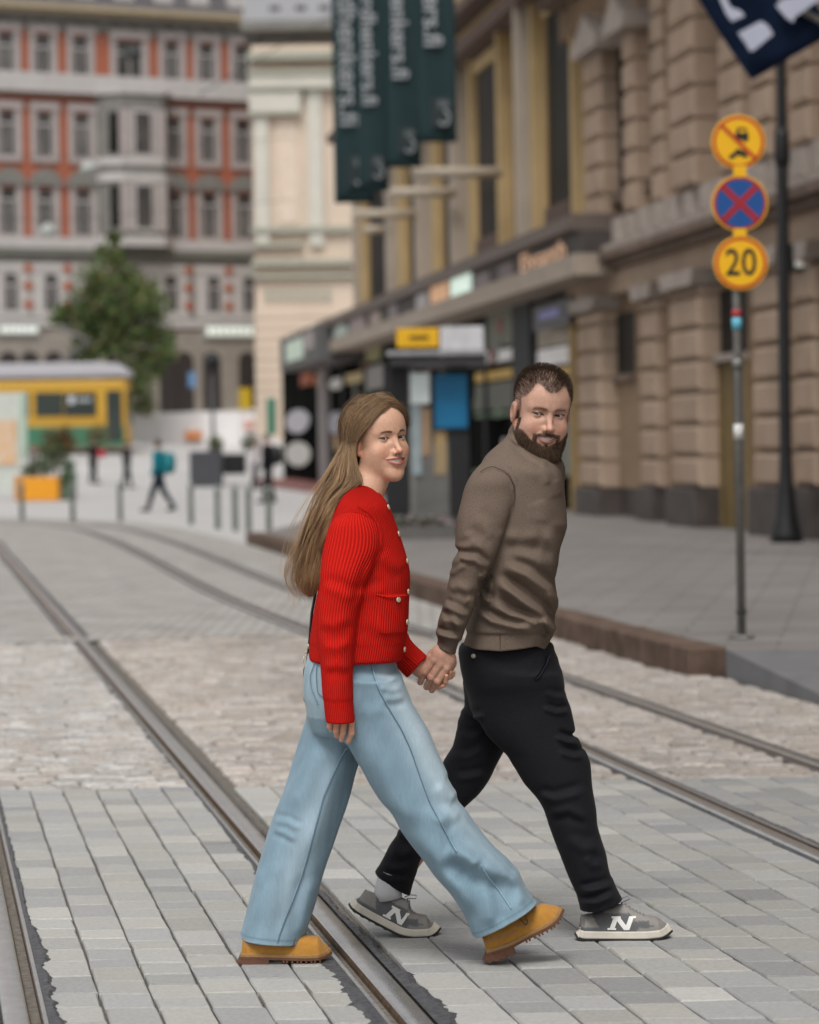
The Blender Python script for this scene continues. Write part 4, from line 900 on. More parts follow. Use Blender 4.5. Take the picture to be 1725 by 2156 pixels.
# ---------------------------------------------------------------- woman
YW = 8.70
wo = empty('person', (at(690, 2036, YW)[0], YW, 0), 'woman in red rib-knit cardigan and wide light blue jeans, long fair hair, smiling at the camera while walking', 'person')
wo['label'] = 'woman in red cardigan and wide pale jeans, long fair hair, holding the bearded man\'s hand'
torso = Slices(rows(zc, [(20, 600, 720, .03, .06), (60, 545, 790, .03, .10), (110, 515, 830, .02, .135), (160, 485, 868, .01, .155), (210, 465, 900), (260, 440, 924), (350, 402, 955), (450, 372, 992), (550, 352, 1025), (650, 342, 1055), (750, 334, 1079), (850, 322, 1085), (950, 303, 1081), (1050, 283, 1076), (1150, 264, 1071), (1250, 252, 1064), (1350, 238, 1052), (1450, 224, 1036), (1500, 220, 1022), (1530, 222, 1015)], YW, 0, .165), n=2.5, sm=.012, capk=.012)
sleeve = Slices(rows(zc, [(235, 575, 680, -.09, .05), (270, 500, 735, -.11, .06), (320, 440, 780, -.13, .065), (380, 405, 812, -.14), (450, 389, 838, -.145), (560, 362, 836, -.15), (640, 347, 802, -.155), (760, 337, 742), (870, 339, 702), (980, 320, 670), (1100, 304, 650), (1200, 303, 640), (1300, 308, 630), (1450, 331, 617), (1600, 346, 611), (1750, 359, 610), (1840, 366, 617), (1900, 370, 625), (1985, 380, 634), (2004, 384, 634)], YW, -.165, .062), n=2.1, sm=.014, capk=.006)
L_el = P3(zc, 850, 1130, YW + .21); L_sh = P3(zc, 700, 330, YW + .15); L_wr = P3(zc, 1150, 1580, YW + .20); L_mid = P3(zc, 960, 1400, YW + .21)
def clothW(P):
    d = torso(P)
    ph = (P - L_mid.astype(f32)); 
    far = chain(P, [L_sh, L_el, L_mid, L_wr], [.062, .052, .046, .049], .02)
    ax_ = (L_wr - L_mid); ax_ /= np.linalg.norm(ax_); far = smax(far, (P - L_wr.astype(f32)) @ ax_.astype(f32), .004)
    d = smin(d, far, .03)
    d = smin(d, sleeve(P), .012)
    # neckline cut: a slanted ring round the neck
    n0 = P3(zc, 760, 112, YW); c_ = n0.astype(f32); nn = np.array([-.42, 0, .90], f32); q = (P - c_); hgt = q @ nn
    rad = np.sqrt((q[:, 0] * .90 + q[:, 2] * .42) ** 2 + (q[:, 1] - .02) ** 2); d = smax(d, -np.maximum(rad - .062, -hgt - .004), .006)
    return d
_ff = [([(640, 1480), (700, 1440), (1000, 1500)], .002, .008, 1)]
cfolds = [(zc, [(790, 640), (700, 900), (655, 1090)], .004, .012, -1), (zc, [(330, 880), (480, 930), (640, 1010)], .005, .016, 1), (zc, [(310, 1180), (450, 1200), (600, 1130)], .004, .016, -1), (zc, [(330, 1380), (470, 1400), (610, 1340)], .004, .014, 1),
          (zc, [(345, 1560), (480, 1540), (605, 1570)], .0035, .014, -1), (zc, [(820, 620), (930, 700), (1050, 760)], .004, .02, -1), (zc, [(700, 1150), (820, 1250), (1000, 1290)], .003, .02, -1), (zc, [(640, 1000), (760, 940), (900, 930)], .003, .016, 1)]
cfx = [(xz(z_, p, YW - .15), A, w, s_) for z_, p, A, w, s_ in cfolds]
hemz = P3(zc, 640, 1368, YW)[2]; cuffz = P3(zc, 500, 1845, YW - .17)[2]
pk0 = xz(zc, [(812, 975), (1052, 1300)], YW - .15)
def fW(P):
    d = clothW(P)
    for pts, A, w, s_ in cfx: d = d - fold(P, pts, A, w, s_, y=YW - .02)
    d = d - vnoise(P, 22, 3) * .0016
    tor = torso(P) < sleeve(P) + .005
    d = d + .0022 * tor * (1 / (1 + np.exp(-(hemz - P[:, 2]) / .002))) + .0022 * (~tor) * (1 / (1 + np.exp(-(cuffz - P[:, 2]) / .002)))
    x0, z1 = pk0[0]; x1, z0 = pk0[1]; bx = np.maximum(np.maximum(x0 - P[:, 0], P[:, 0] - x1), np.maximum(z0 - P[:, 2], P[:, 2] - z1)); bx = smax(bx, -(P[:, 2] - z0) + (x0 + .02 - P[:, 0]) * 1.0 - .012 + 0, .01)
    d = d - .0042 * np.clip(-bx / .002, 0, 1) * (P[:, 1] < YW) * tor
    return d
lo = P3(zc, 190, 2030, YW); hi = P3(zc, 1240, 0, YW)
V, Q = sdf_mesh(fW, (lo[0], YW - .26, lo[2]), (hi[0], YW + .30, hi[2]), .0029)
V = relax(V, Q, 1, .4); Vf = V.astype(f32)
aT = torso.ang(Vf) * .175; aS = sleeve.ang(Vf) * .062; ax_ = L_wr - L_mid; ax_ /= np.linalg.norm(ax_); q_ = V - L_mid; up_ = np.cross(ax_, (0, 1, 0)); aF = np.arctan2(q_ @ up_, q_[:, 1]) * .052
dT, dS = torso(Vf), sleeve(Vf); dF = chain(Vf, [L_sh, L_el, L_mid, L_wr], [.062, .052, .046, .049], .02)
rib = np.where(dS < np.minimum(dT, dF) + .003, aS, np.where(dF < dT, aF, aT))
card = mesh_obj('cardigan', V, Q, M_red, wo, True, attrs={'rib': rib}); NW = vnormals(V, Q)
for u, v in ((898, 232), (986, 458), (1058, 690), (1066, 950), (983, 1008), (1056, 1205), (1034, 1443)):
    x, z = xz(zc, [(u, v)], YW - .15)[0]; p, n = surf(V, NW, x, z, .006); n = n * np.array([1, 1, .6]); n /= np.linalg.norm(n)
    ex_ = np.cross((0, 0, 1), n); ex_ /= np.linalg.norm(ex_); b = MB().frame(p + n * .0005, ex_, np.cross(n, ex_), n); b.lathe([(.0078, -.001), (.0085, .0015), (.0072, .0032), (.006, .0026), (.003, .0034), (.0006, .0036)], 16); b.build('button', M_cream_b, card, smooth=True)
ribbon_on(V, NW, xz(zc, [(800, 962), (900, 985), (1058, 978)], YW - .15), .0022, .001, 'pocket_edge', M_red, card)
ribbon_on(V, NW, xz(zc, [(640, 215), (740, 270), (800, 340), (835, 440), (838, 560)], YW - .1), .0014, .0006, 'shoulder_seam', M_red, card)

# jeans
pel = Slices(rows(z7, [(60, 570, 1150, .02, .15), (110, 559, 1151, .02, .15), (200, 537, 1168, .02, .16), (300, 531, 1206, .02, .17), (380, 537, 1230, .02, .175), (440, 552, 1200, .02, .17), (520, 560, 1120, .02, .15), (640, 600, 1000, .02, .12)], YW, .02, .16), n=2.4, sm=.012, capk=.02)
FL = [(250, 790, 1185, -.055, .12), (300, 792, 1206), (400, 790, 1260), (500, 790, 1320), (600, 802, 1380), (720, 838, 1430), (800, 878, 1468), (830, 900, 1480), (900, 940, 1512), (970, 980, 1550), (1030, 1018, 1568), (1080, 1052, 1568)]
r_fl = rows(z7, FL, YW, -.06, .105) + rows(z8, [(900, 110, 528), (960, 148, 562), (1032, 192, 617), (1110, 252, 680), (1170, 303, 737), (1230, 340, 783), (1270, 371, 808), (1330, 431, 850), (1370, 466, 882), (1405, 490, 917), (1440, 508, 945), (1500, 533, 985), (1600, 575, 1040), (1640, 590, 1060)], YW, -.05, .125)
fl = Slices(r_fl, n=2.2, sm=.012, capk=.01)
rl = Slices(rows(z7, [(330, 545, 860), (430, 553, 890), (480, 558, 903), (550, 545, 915), (620, 520, 925), (720, 490, 930), (830, 458, 915), (930, 428, 880), (1060, 385, 851), (1170, 338, 820), (1300, 293, 771), (1440, 250, 722), (1530, 222, 690), (1650, 190, 654), (1780, 161, 618), (1900, 128, 579), (2000, 101, 548), (2090, 90, 536), (2200, 80, 520)], YW, .075, .115), n=2.2, sm=.012, capk=.01)
hA = P3(z8, 580, 1597, YW - .05); hB = P3(z8, 918, 1404, YW - .05); hn = np.array([-(hB[2] - hA[2]), 0, hB[0] - hA[0]]); hn /= np.linalg.norm(hn)     # points up
rA = P3(z7, 95, 2030, YW); rB = P3(z7, 548, 2066, YW); rn = np.array([-(rB[2] - rA[2]), 0, rB[0] - rA[0]]); rn /= np.linalg.norm(rn)
jf = [(z7, [(1000, 215), (1100, 260), (1185, 250)], .004, .011, 1), (z7, [(1030, 300), (1130, 330), (1215, 320)], .005, .012, 1), (z7, [(1060, 380), (1140, 385), (1230, 372)], .004, .012, -1), (z7, [(600, 420), (700, 470), (760, 560)], .005, .014, -1), (z7, [(560, 425), (640, 440), (700, 470)], .007, .010, -1),
      (z7, [(1420, 1230), (1510, 1150), (1600, 1190)], .005, .022, -1), (z7, [(1430, 950), (1500, 1040), (1568, 1075)], .006, .020, 1), (z7, [(1480, 1380), (1640, 1430), (1720, 1500)], .010, .026, -1), (z8, [(430, 1080), (560, 1180), (720, 1230), (840, 1330)], .014, .030, -1), (z8, [(250, 1000), (380, 1180), (500, 1330), (560, 1500)], .009, .030, 1), (z8, [(600, 1260), (640, 1400), (660, 1540)], .008, .022, 1), (z8, [(780, 1220), (820, 1320), (830, 1430)], .007, .018, -1),
      (z7, [(800, 760), (700, 1000), (620, 1250), (520, 1550)], .008, .028, 1), (z7, [(300, 1250), (420, 1250), (520, 1300)], .0035, .010, 1), (z7, [(310, 1300), (400, 1320), (500, 1370)], .003, .010, -1), (z7, [(700, 700), (560, 950), (420, 1180)], .008, .035, -1), (z7, [(360, 1500), (330, 1700), (280, 2000)], .004, .022, 1), (z7, [(190, 1560), (260, 1700), (190, 1960)], .003, .025, -1), (z7, [(600, 1600), (540, 1850), (500, 2060)], .007, .022, -1), (z7, [(440, 1500), (430, 1800), (430, 2050)], .004, .02, 1),
      (z7, [(960, 600), (1040, 800), (1180, 1050), (1300, 1250)], .006, .035, -1), (z7, [(900, 450), (1000, 480), (1120, 440)], .003, .02, 1)]
jfx = [(xz(z_, p, YW - .1), A * 1.35, w, s_) for z_, p, A, w, s_ in jf]
def fJ(P, shr=0.0):
    a = smax(fl(P), -((P - hA.astype(f32)) @ hn.astype(f32)), .004); b_ = smax(rl(P), -((P - rA.astype(f32)) @ rn.astype(f32)), .004)
    for pts, A, w, s_ in jfx:
        e_ = fold(P, pts, A, w, s_, y=YW + .04); a = a - e_; b_ = b_ - e_
    a = smax(a, -np.maximum(a + .010, ((P - hA.astype(f32)) @ hn.astype(f32)) - .05), .002)
    b_ = smax(b_, -np.maximum(b_ + .010, ((P - rA.astype(f32)) @ rn.astype(f32)) - .05), .002)
    d = smin(np.minimum(a, b_ ), pel(P), .045) if False else smin(smin(a, pel(P), .04), b_, .012)
    return d - vnoise(P, 16, 9) * .0018
lo = P3(z7, 60, 2180, YW); hi = P3(z8, 960, -20, YW)
V, Q = sdf_mesh(fJ, (lo[0], YW - .24, lo[2]), (hi[0], YW + .26, hi[2]), .0036)
V = relax(V, Q, 1, .4); N_ = vnormals(V, Q); Vf = V.astype(f32)
base = np.array([.215, .32, .39]); Cj = np.tile(base, (len(V), 1))
fa, ra = fl.ang(Vf), rl.ang(Vf); onf = fl(Vf) < rl(Vf) - .0
fade_f = np.exp(-((fa - .85) / .45) ** 2) * onf; Cj = mixc(Cj, (.50, .61, .67), .85 * fade_f * np.exp(-((Vf[:, 2] - P3(z7, 0, 700, YW)[2]) / .28) ** 2))
Cj = mixc(Cj, (.42, .53, .60), .65 * np.exp(-((ra - .15) / .5) ** 2) * (~onf) * np.exp(-((Vf[:, 2] - .35) / .3) ** 2)); Cj = mixc(Cj, (.44, .56, .62), .6 * np.exp(-((Vf[:, 0] - P3(z7, 620, 300, YW)[0]) / .05) ** 2) * (Vf[:, 2] > P3(z7, 0, 520, YW)[2]))
wn = vnoise(Vf, 30, 4) * .5 + vnoise(Vf, 90, 5) * .5; Cj = Cj * (1 + .16 * wn[:, None])
df = np.abs((V - hA) @ hn); dr = np.abs((V - rA) @ rn); hm = np.maximum(np.exp(-((df - .003) / .004) ** 2) * onf, np.exp(-((dr - .003) / .004) ** 2) * (~onf)); Cj = mixc(Cj, (.42, .54, .60), hm * .7)
hm2 = np.maximum(np.exp(-((df - .018) / .0025) ** 2) * onf, np.exp(-((dr - .018) / .0025) ** 2) * (~onf)); Cj = mixc(Cj, (.10, .19, .26), hm2 * .7)
je = mesh_obj('jeans', V, Q, M_denim, wo, True, colors=Cj)
se = [(985, 120), (1010, 230), (1045, 330), (1110, 450), (1200, 600), (1265, 740), (1330, 930), (1390, 1090), (1450, 1200), (1510, 1320), (1575, 1425)]
ribbon_on(V, N_, xz(z7, se, YW - .16), .0013, .0010, 'outer_seam', M_thread, je, 90)
ribbon_on(V, N_, xz(z7, [(u - 6, v + 3) for u, v in se], YW - .16), .0011, .0002, 'outer_seam_shadow', M_edge_shadow, je, 90)  # dark strip laid beside the outer seam as its shadow
s2 = [(605, 1200), (660, 1290), (720, 1370), (775, 1450)]
ribbon_on(V, N_, xz(z8, s2, YW - .16), .0018, .0012, 'lower_seam', M_thread, je, 40)
s3 = [(835, 705), (780, 800), (720, 930), (665, 1060), (620, 1230), (575, 1400), (530, 1560), (480, 1700), (420, 1850), (370, 1980), (345, 2080)]
ribbon_on(V, N_, xz(z7, s3, YW - .03), .0013, .0010, 'inner_seam', M_thread, je, 90)
ribbon_on(V, N_, xz(z7, [(u + 9, v + 4) for u, v in s3], YW - .03), .0012, .0002, 'inner_seam_shadow', M_edge_shadow, je, 90)  # dark strip painted in as the inner seam's shadow
ribbon_on(V, N_, xz(z7, [(628, 135), (622, 250), (632, 350), (680, 395)], YW - .12), .0015, .0008, 'back_pocket_seam', M_edge_shadow, je, 40)
ribbon_on(V, N_, xz(z7, [(620, 120), (600, 190), (578, 250), (590, 330), (640, 440)], YW - .12), .0015, .0008, 'yoke_seam', M_edge_shadow, je, 40)

# head
SW = 1.03
GW = dict(fw=.985, jw=.90, chin=-.110, mz=-.0680, mo=.0056, mf=.0085, nose=.0025, nz=.0050, lid=.0050, lidl=.0032, brow=.0150, bth=.0036, bst=1.0, mw=.72)
MW_ = rotm(R(37), R(0), R(-5)); YHW = YW - .01
e_mid = at(*zh(1032, 684), YHW)                              # between the eyes
oW = e_mid - (MW_ @ np.array([0, -.004, 0])) * SW
iMW = MW_.T / SW
nb = iMW @ (P3(zc, 690, 130, YW + .02) - oW)
GW['neck'] = [((.004, -.088, -.060), tuple(nb), .050, .056)]
f0 = head_field(GW); V, Q = sdf_mesh(f0, (-.10, -.22, min(-.30, nb[2] - .04)), (.10, .05, .14), .00135); V = relax(V, Q, 1, .4)
SKW = (.66, .39, .27); C = head_colors(V, GW, SKW, (.50, .15, .125), (.17, .10, .06), f0)
parts_V = [(V * SW) @ MW_.T + oW]; parts_Q = [Q]; parts_C = [C]
gz = MW_.T @ np.array([.0, -1, .0]); headW = (V, MW_, oW, SW)
eyeW = []
for s in (-1, 1): Ve, Fe, Ce = uvball((s * .0315, -.0130, 0), .0121, gz, (.06, .08, .10)); eyeW.append(((Ve * SW) @ MW_.T + oW, Fe, Ce))
xs_ = np.linspace(-.0255, .0255, 25); flv = f0.Fl(xs_) - .0040; cc = f0.c_mouth(xs_); Vt = np.array([(x, F_, z + dz) for dz in (-.0065, .010) for x, F_, z in zip(xs_, flv, cc)])
teethW = (Vt * SW) @ MW_.T + oW
# hands: right hand hanging, left hand held
def fHandR(P):
    Yh = YW - .165; g = lambda u, v, d=0: P3(zr_, u, v, Yh + d)
    d = None
    for (pts, r) in (([(650, 330, 0), (618, 470, 0), (600, 590, .004), (640, 665, .016)], (.011, .0088, .0084, .0072)), ([(760, 320, -.003), (757, 490, -.004), (732, 680, 0), (748, 790, .014)], (.012, .0092, .0088, .0075)), ([(890, 320, -.004), (903, 490, -.005), (878, 710, -.002), (842, 870, .012)], (.012, .0094, .0088, .0075)), ([(1020, 320, -.002), (1058, 480, -.003), (1052, 740, 0), (985, 905, .012)], (.012, .0094, .0090, .0076))):
        c = chain(P, [g(*p) for p in pts], r, .003); d = c if d is None else smin(d, c, .0028)
    d = smin(d, cap(P, g(700, 300), g(980, 300), .016, .016), .01); d = smin(d, chain(P, [g(1040, 330, .02), g(1000, 520, .038), g(940, 700, .045)], (.011, .0095, .008), .004), .006)
    d = smin(d, cap(P, g(840, 250), g(800, -150), .018, .022), .02); return d
a = P3(zr_, 500, 960, YW); b_ = P3(zr_, 1160, -180, YW)
V, Q = sdf_mesh(fHandR, (a[0], YW - .21, a[2]), (b_[0], YW - .08, b_[2]), .0016); parts_V.append(V); parts_Q.append(Q); parts_C.append(np.tile(np.array(SKW) * (1.0, .90, .86), (len(V), 1)))
YJ = YW + .20
def fHandL(P):
    g = lambda u, v, d=0: P3(zd, u, v, YJ + d)
    d = chain(P, [g(200, 1000, 0), g(560, 1200, .005), g(900, 1320, .02)], (.026, .026, .024), .01)
    for pts, r in (([(900, 1400, .02), (1150, 1560, .012), (1232, 1560, -.006), (1254, 1400, -.016)], (.009, .008, .0075, .0066)), ([(980, 1330, .03), (1280, 1450, .022), (1335, 1420, .006), (1350, 1290, -.004)], (.009, .008, .0075, .0068)), ([(1000, 1250, .035), (1360, 1420, .03), (1420, 1370, .018), (1442, 1280, .010)], (.009, .008, .0075, .0066)), ([(850, 1500, .012), (1040, 1700, .006), (1190, 1655, .0)], (.009, .008, .0068))):
        d = smin(d, chain(P, [g(*p) for p in pts], r, .003), .004)
    return d
a = P3(zd, 60, 1850, YJ); b_ = P3(zd, 1560, 850, YJ)
V, Q = sdf_mesh(fHandL, (a[0], YJ - .06, a[2]), (b_[0], YJ + .08, b_[2]), .0016); parts_V.append(V); parts_Q.append(Q); parts_C.append(np.tile(np.array(SKW) * (1.0, .88, .84), (len(V), 1)))
# the rest of the body under the clothes
def limbs(pts_r):
    def f(P):
        d = None
        for pts, r in pts_r: c = chain(P, pts, r, .02); d = c if d is None else smin(d, c, .03)
        return d
    return f
def body_core(pts_r, h=.011, col_=(.5, .33, .25)):
    A = np.concatenate([np.array(p) for p, _ in pts_r]); V, Q = sdf_mesh(limbs(pts_r), A.min(0) - .14, A.max(0) + .14, h); parts_V.append(V); parts_Q.append(Q); parts_C.append(np.tile(np.array(col_), (len(V), 1)))
hipc = P3(z7, 850, 260, YW + .02)
body_core([([P3(zc, 690, 190, YW + .02), P3(zc, 690, 600, YW), P3(zc, 660, 1100, YW), hipc], (.05, .105, .095, .10)), ([P3(zc, 640, 330, YW - .10), P3(zc, 520, 1000, YW - .16), P3(zc, 500, 1900, YW - .165)], (.035, .032, .022)),
           ([P3(zc, 700, 330, YW + .12), L_el, L_mid, P3(zc, 1140, 1560, YW + .20)], (.035, .032, .028, .026)), ([hipc + (0, -.06, 0), P3(z7, 1320, 950, YW - .06), P3(z8, 720, 1420, YW - .05)], (.075, .055, .036)), ([hipc + (0, .07, 0), P3(z7, 600, 1200, YW + .07), P3(z7, 300, 1990, YW + .06)], (.075, .055, .036))])
def join_body(parent, name='body'):
    off = 0; VV, QQ, CC = [], [], []
    for v, q, c in zip(parts_V, parts_Q, parts_C): VV.append(v); QQ.append(q + off); CC.append(c); off += len(v)
    return mesh_obj(name, np.concatenate(VV), np.concatenate(QQ), M_skin, parent, True, colors=np.concatenate(CC))
bodyW = join_body(wo)
for Ve, Fe, Ce in eyeW: mesh_obj('eye', Ve, Fe, M_eye, bodyW, True, colors=Ce)
mesh_obj('teeth', teethW, [(i, i + 1, i + 26, i + 25) for i in range(24)], M_teeth, bodyW, True)

# ---- footwear
def shoe(parent, name, zz, spine, Y, tops, wid, skew, mats, solez, colf, heel=None, lug=0, toe_up=0):
    """spine: sole line heel->toe in crop coordinates; tops [(s, height)], wid [(s, half width)]"""
    S_ = np.array([P3(zz, u, v, Y) for u, v in spine]); n = 56; S_ = resample(S_, n); k = np.ones(7) / 7
    for i in (0, 2): S_[3:-3, i] = np.convolve(S_[:, i], k, 'valid')
    T = np.gradient(S_, axis=0); T /= np.linalg.norm(T, axis=1)[:, None]; U = np.stack([-T[:, 2], T[:, 1] * 0, T[:, 0]], 1); s = np.linspace(0, 1, n)
    tp = np.interp(s, *zip(*tops)); w = np.interp(s, *zip(*wid)); yo = np.interp(s, [0, .6, 1], [0, 0, skew]); m_ = 30
    tp = np.convolve(np.pad(tp, 1, 'edge'), [.25, .5, .25], 'valid')
    def loft(z0, z1f, grow, pw=.62, ny=m_, cap_=.9):
        V = []; C = []
        for i in range(n):
            e = min(1, (s[i] / .05)) ; e2 = min(1, (1 - s[i]) / .14); ww = w[i] * math.sqrt(max(0, 1 - (1 - e) ** 2)) * math.sqrt(max(0, 1 - (1 - e2) ** 2)); ww = max(ww, .004) + grow
            for j in range(ny + 1):
                a = math.pi * j / ny; ca, sa = math.cos(a), math.sin(a); y = -ww * np.sign(ca) * abs(ca) ** pw; h = z0 + (z1f(i) - z0) * (sa ** cap_)
                V.append(S_[i] + U[i] * h + np.array([0, y + yo[i], 0])); C.append(colf(s[i], h, y))
        F = [(i * (ny + 1) + j, i * (ny + 1) + j + 1, (i + 1) * (ny + 1) + j + 1, (i + 1) * (ny + 1) + j)[::-1] for i in range(n - 1) for j in range(ny)]
        F += [tuple(j for j in range(ny + 1)), tuple((n - 1) * (ny + 1) + j for j in range(ny, -1, -1))]
        return np.array(V), F, np.array(C)
    V, F, C = loft(solez * .8, lambda i: tp[i], 0); up = mesh_obj('upper', V, F, mats[0], parent, True, colors=C)
    upN = (V, )
    def slab(z0, z1, grow, nm, m, s0=0, s1=1, colr=None, wob=0):
        V = []; k = 28; ii = [i for i in range(n) if s0 <= s[i] <= s1]
        for zi, hh in enumerate((z0, z0 + (z1 - z0) * .15, z1 - (z1 - z0) * .15, z1)):
            gg = grow - (.0015 if zi in (0, 3) else 0)
            for i in ii:
                e = min(1, ((s[i] + .004) / .06)); e2 = min(1, (1.004 - s[i]) / .15); ww = w[i] * math.sqrt(max(0.03, 1 - (1 - e) ** 2)) * math.sqrt(max(.03, 1 - (1 - e2) ** 2)) + gg
                for sy in (-1, 1): V.append(S_[i] + U[i] * hh + np.array([0, sy * ww + yo[i], 0]) + T[i] * (grow * (1 if s[i] > .97 else (-1 if s[i] < .03 else 0))))
        V = np.array(V); q = len(ii); F = []; id_ = lambda l, i, side: l * q * 2 + i * 2 + side
        for l in range(3):
            for i in range(q - 1): F += [(id_(l, i, 0), id_(l, i + 1, 0), id_(l + 1, i + 1, 0), id_(l + 1, i, 0)), (id_(l, i + 1, 1), id_(l, i, 1), id_(l + 1, i, 1), id_(l + 1, i + 1, 1))]
            F += [(id_(l, 0, 1), id_(l, 0, 0), id_(l + 1, 0, 0), id_(l + 1, 0, 1)), (id_(l, q - 1, 0), id_(l, q - 1, 1), id_(l + 1, q - 1, 1), id_(l + 1, q - 1, 0))]
        for i in range(q - 1): F += [(id_(0, i, 1), id_(0, i + 1, 1), id_(0, i + 1, 0), id_(0, i, 0)), (id_(3, i, 0), id_(3, i + 1, 0), id_(3, i + 1, 1), id_(3, i, 1))]
        return mesh_obj(nm, V, F, m, parent, False)
    return S_, T, U, s, w, tp, slab, up
M_boot = mat('tan_nubuck', (.95, .95, .95), .8, var=.10, scale=80, vcol=True, sheen=.2, bump=.1, bscale=700)
M_welt = mat('tan_rubber_welt', (.30, .17, .065), .6, var=.12, scale=90); M_bsole = mat('brown_rubber_sole', (.13, .055, .032), .6, var=.2, scale=60)
M_lace = mat('dark_gold_lace', (.10, .055, .015), .7)
def bcol(s_, h, y):
    c = np.array([.47, .225, .045]); 
    if h > .062 and s_ < .6: c = c * .80
    if s_ < .1: c = c * .85
    if abs(h - .055) < .0035 and .08 < s_ < .62: c = np.array([.36, .20, .10])
    return tuple(c)
def boot(zz, spine, Y, tag_):
    bt = empty('boot', tuple(at(*zz(*spine[1]), Y)), None); bt.parent = wo; bt.location = tuple(np.array(bt.location) - np.array(wo.location))
    S_, T, U, s, w, tp, slab, up = shoe(bt, 'boot', zz, spine, Y, [(0, .10 if tag_ == 'front' else .075), (.12, .11 if tag_ == 'front' else .08), (.42, .105 if tag_ == 'front' else .082), (.52, .096 if tag_ == 'front' else .084), (.60, .084), (.75, .080), (.88, .076), (.95, .066), (1, .040)], [(0, .030), (.1, .036), (.3, .034), (.5, .038), (.72, .047), (.85, .045), (.95, .033), (1, .020)], .008, (M_boot,), .03, bcol)
    slab(.018, .029, .0045, 'welt', M_welt); slab(.010, .020, .003, 'outsole', M_bsole)
    slab(-.006 if tag_ == 'rear' else -.010, .012, .002, 'heel', M_bsole, 0, .33)
    for k in np.arange(.46, .94, .048): slab(.003, .0105, .0022, 'lug', M_bsole, k, k + .034)
    for k in (.02, .10, .18, .26): slab(-.009 if tag_ == 'rear' else -.013, -.005, .003, 'lug', M_bsole, k, k + .055)
    i = int(.56 * len(s)); c_ = S_[i] + U[i] * .088; b = MB()
    for sg in (-1, 1): b.tube([c_ + np.array([0, -.036, 0]) + T[i] * .004 * sg, c_ + np.array([0, -.047, 0]) + U[i] * (-.008) + T[i] * .010 * sg, c_ + np.array([0, -.05, 0]) + U[i] * (-.028) + T[i] * .006 * sg, c_ + np.array([0, -.048, 0]) + U[i] * (-.034)], .0017, 6)
    b.build('lace', M_lace, bt, smooth=True); return bt
YF = YW - .05
boot(zb, [(245, 838), (262, 868 - 22), (435, 792), (560, 722), (700, 652), (772, 594), (803, 545)], YF, 'front')
boot(z6, [(103, 1148), (120, 1158), (330, 1159), (480, 1162), (640, 1163), (730, 1156), (784, 1130)], YW + .035, 'rear')

# ---- long hair
M_hair = mat('dark_blonde_hair', (1, 1, 1), .42, var=.05, vcol=True, spec=.5, sheen=.1)
hr = np.random.default_rng(11)
tail = np.array([(-420, 520, 700), (-341, 480, 650), (-212, 441, 590), (-127, 402, 640), (-15, 355, 690), (30, 330, 680), (80, 305, 600), (140, 285, 520), (200, 265, 470), (330, 222, 420), (450, 185, 385), (560, 155, 355), (650, 128, 345), (740, 108, 340), (810, 98, 336), (880, 112, 328), (940, 150, 300), (985, 215, 262)], float)
def tail_pt(t, a, b):
    """t 0..1 down the tail, a -1..1 across, b -1..1 in depth"""
    v = -400 + t * 1385; l = np.interp(v, tail[:, 0], tail[:, 1]); r = np.interp(v, tail[:, 0], tail[:, 2]); u = (l + r) / 2 + np.clip(a, -1.05, 1.05) * (r - l) / 2 * .88 + 8
    dep = np.interp(t, [0, .3, .5, .9, 1], [.068, .072, .07, .05, .02]); px, py = 593 + .25 * u, 1010.8 + .25 * v; d = _w + ((px - CX) / FPX)[:, None] * _r - ((py - CY) / FPX)[:, None] * _u; Y = YW + np.interp(t, [0, .25, .5, 1], [.07, .035, .005, .02]) - a * .05 * np.clip(1 - 2.5 * t, 0, 1) + b * dep
    return Cc + d * (Y / d[:, 1])[:, None]
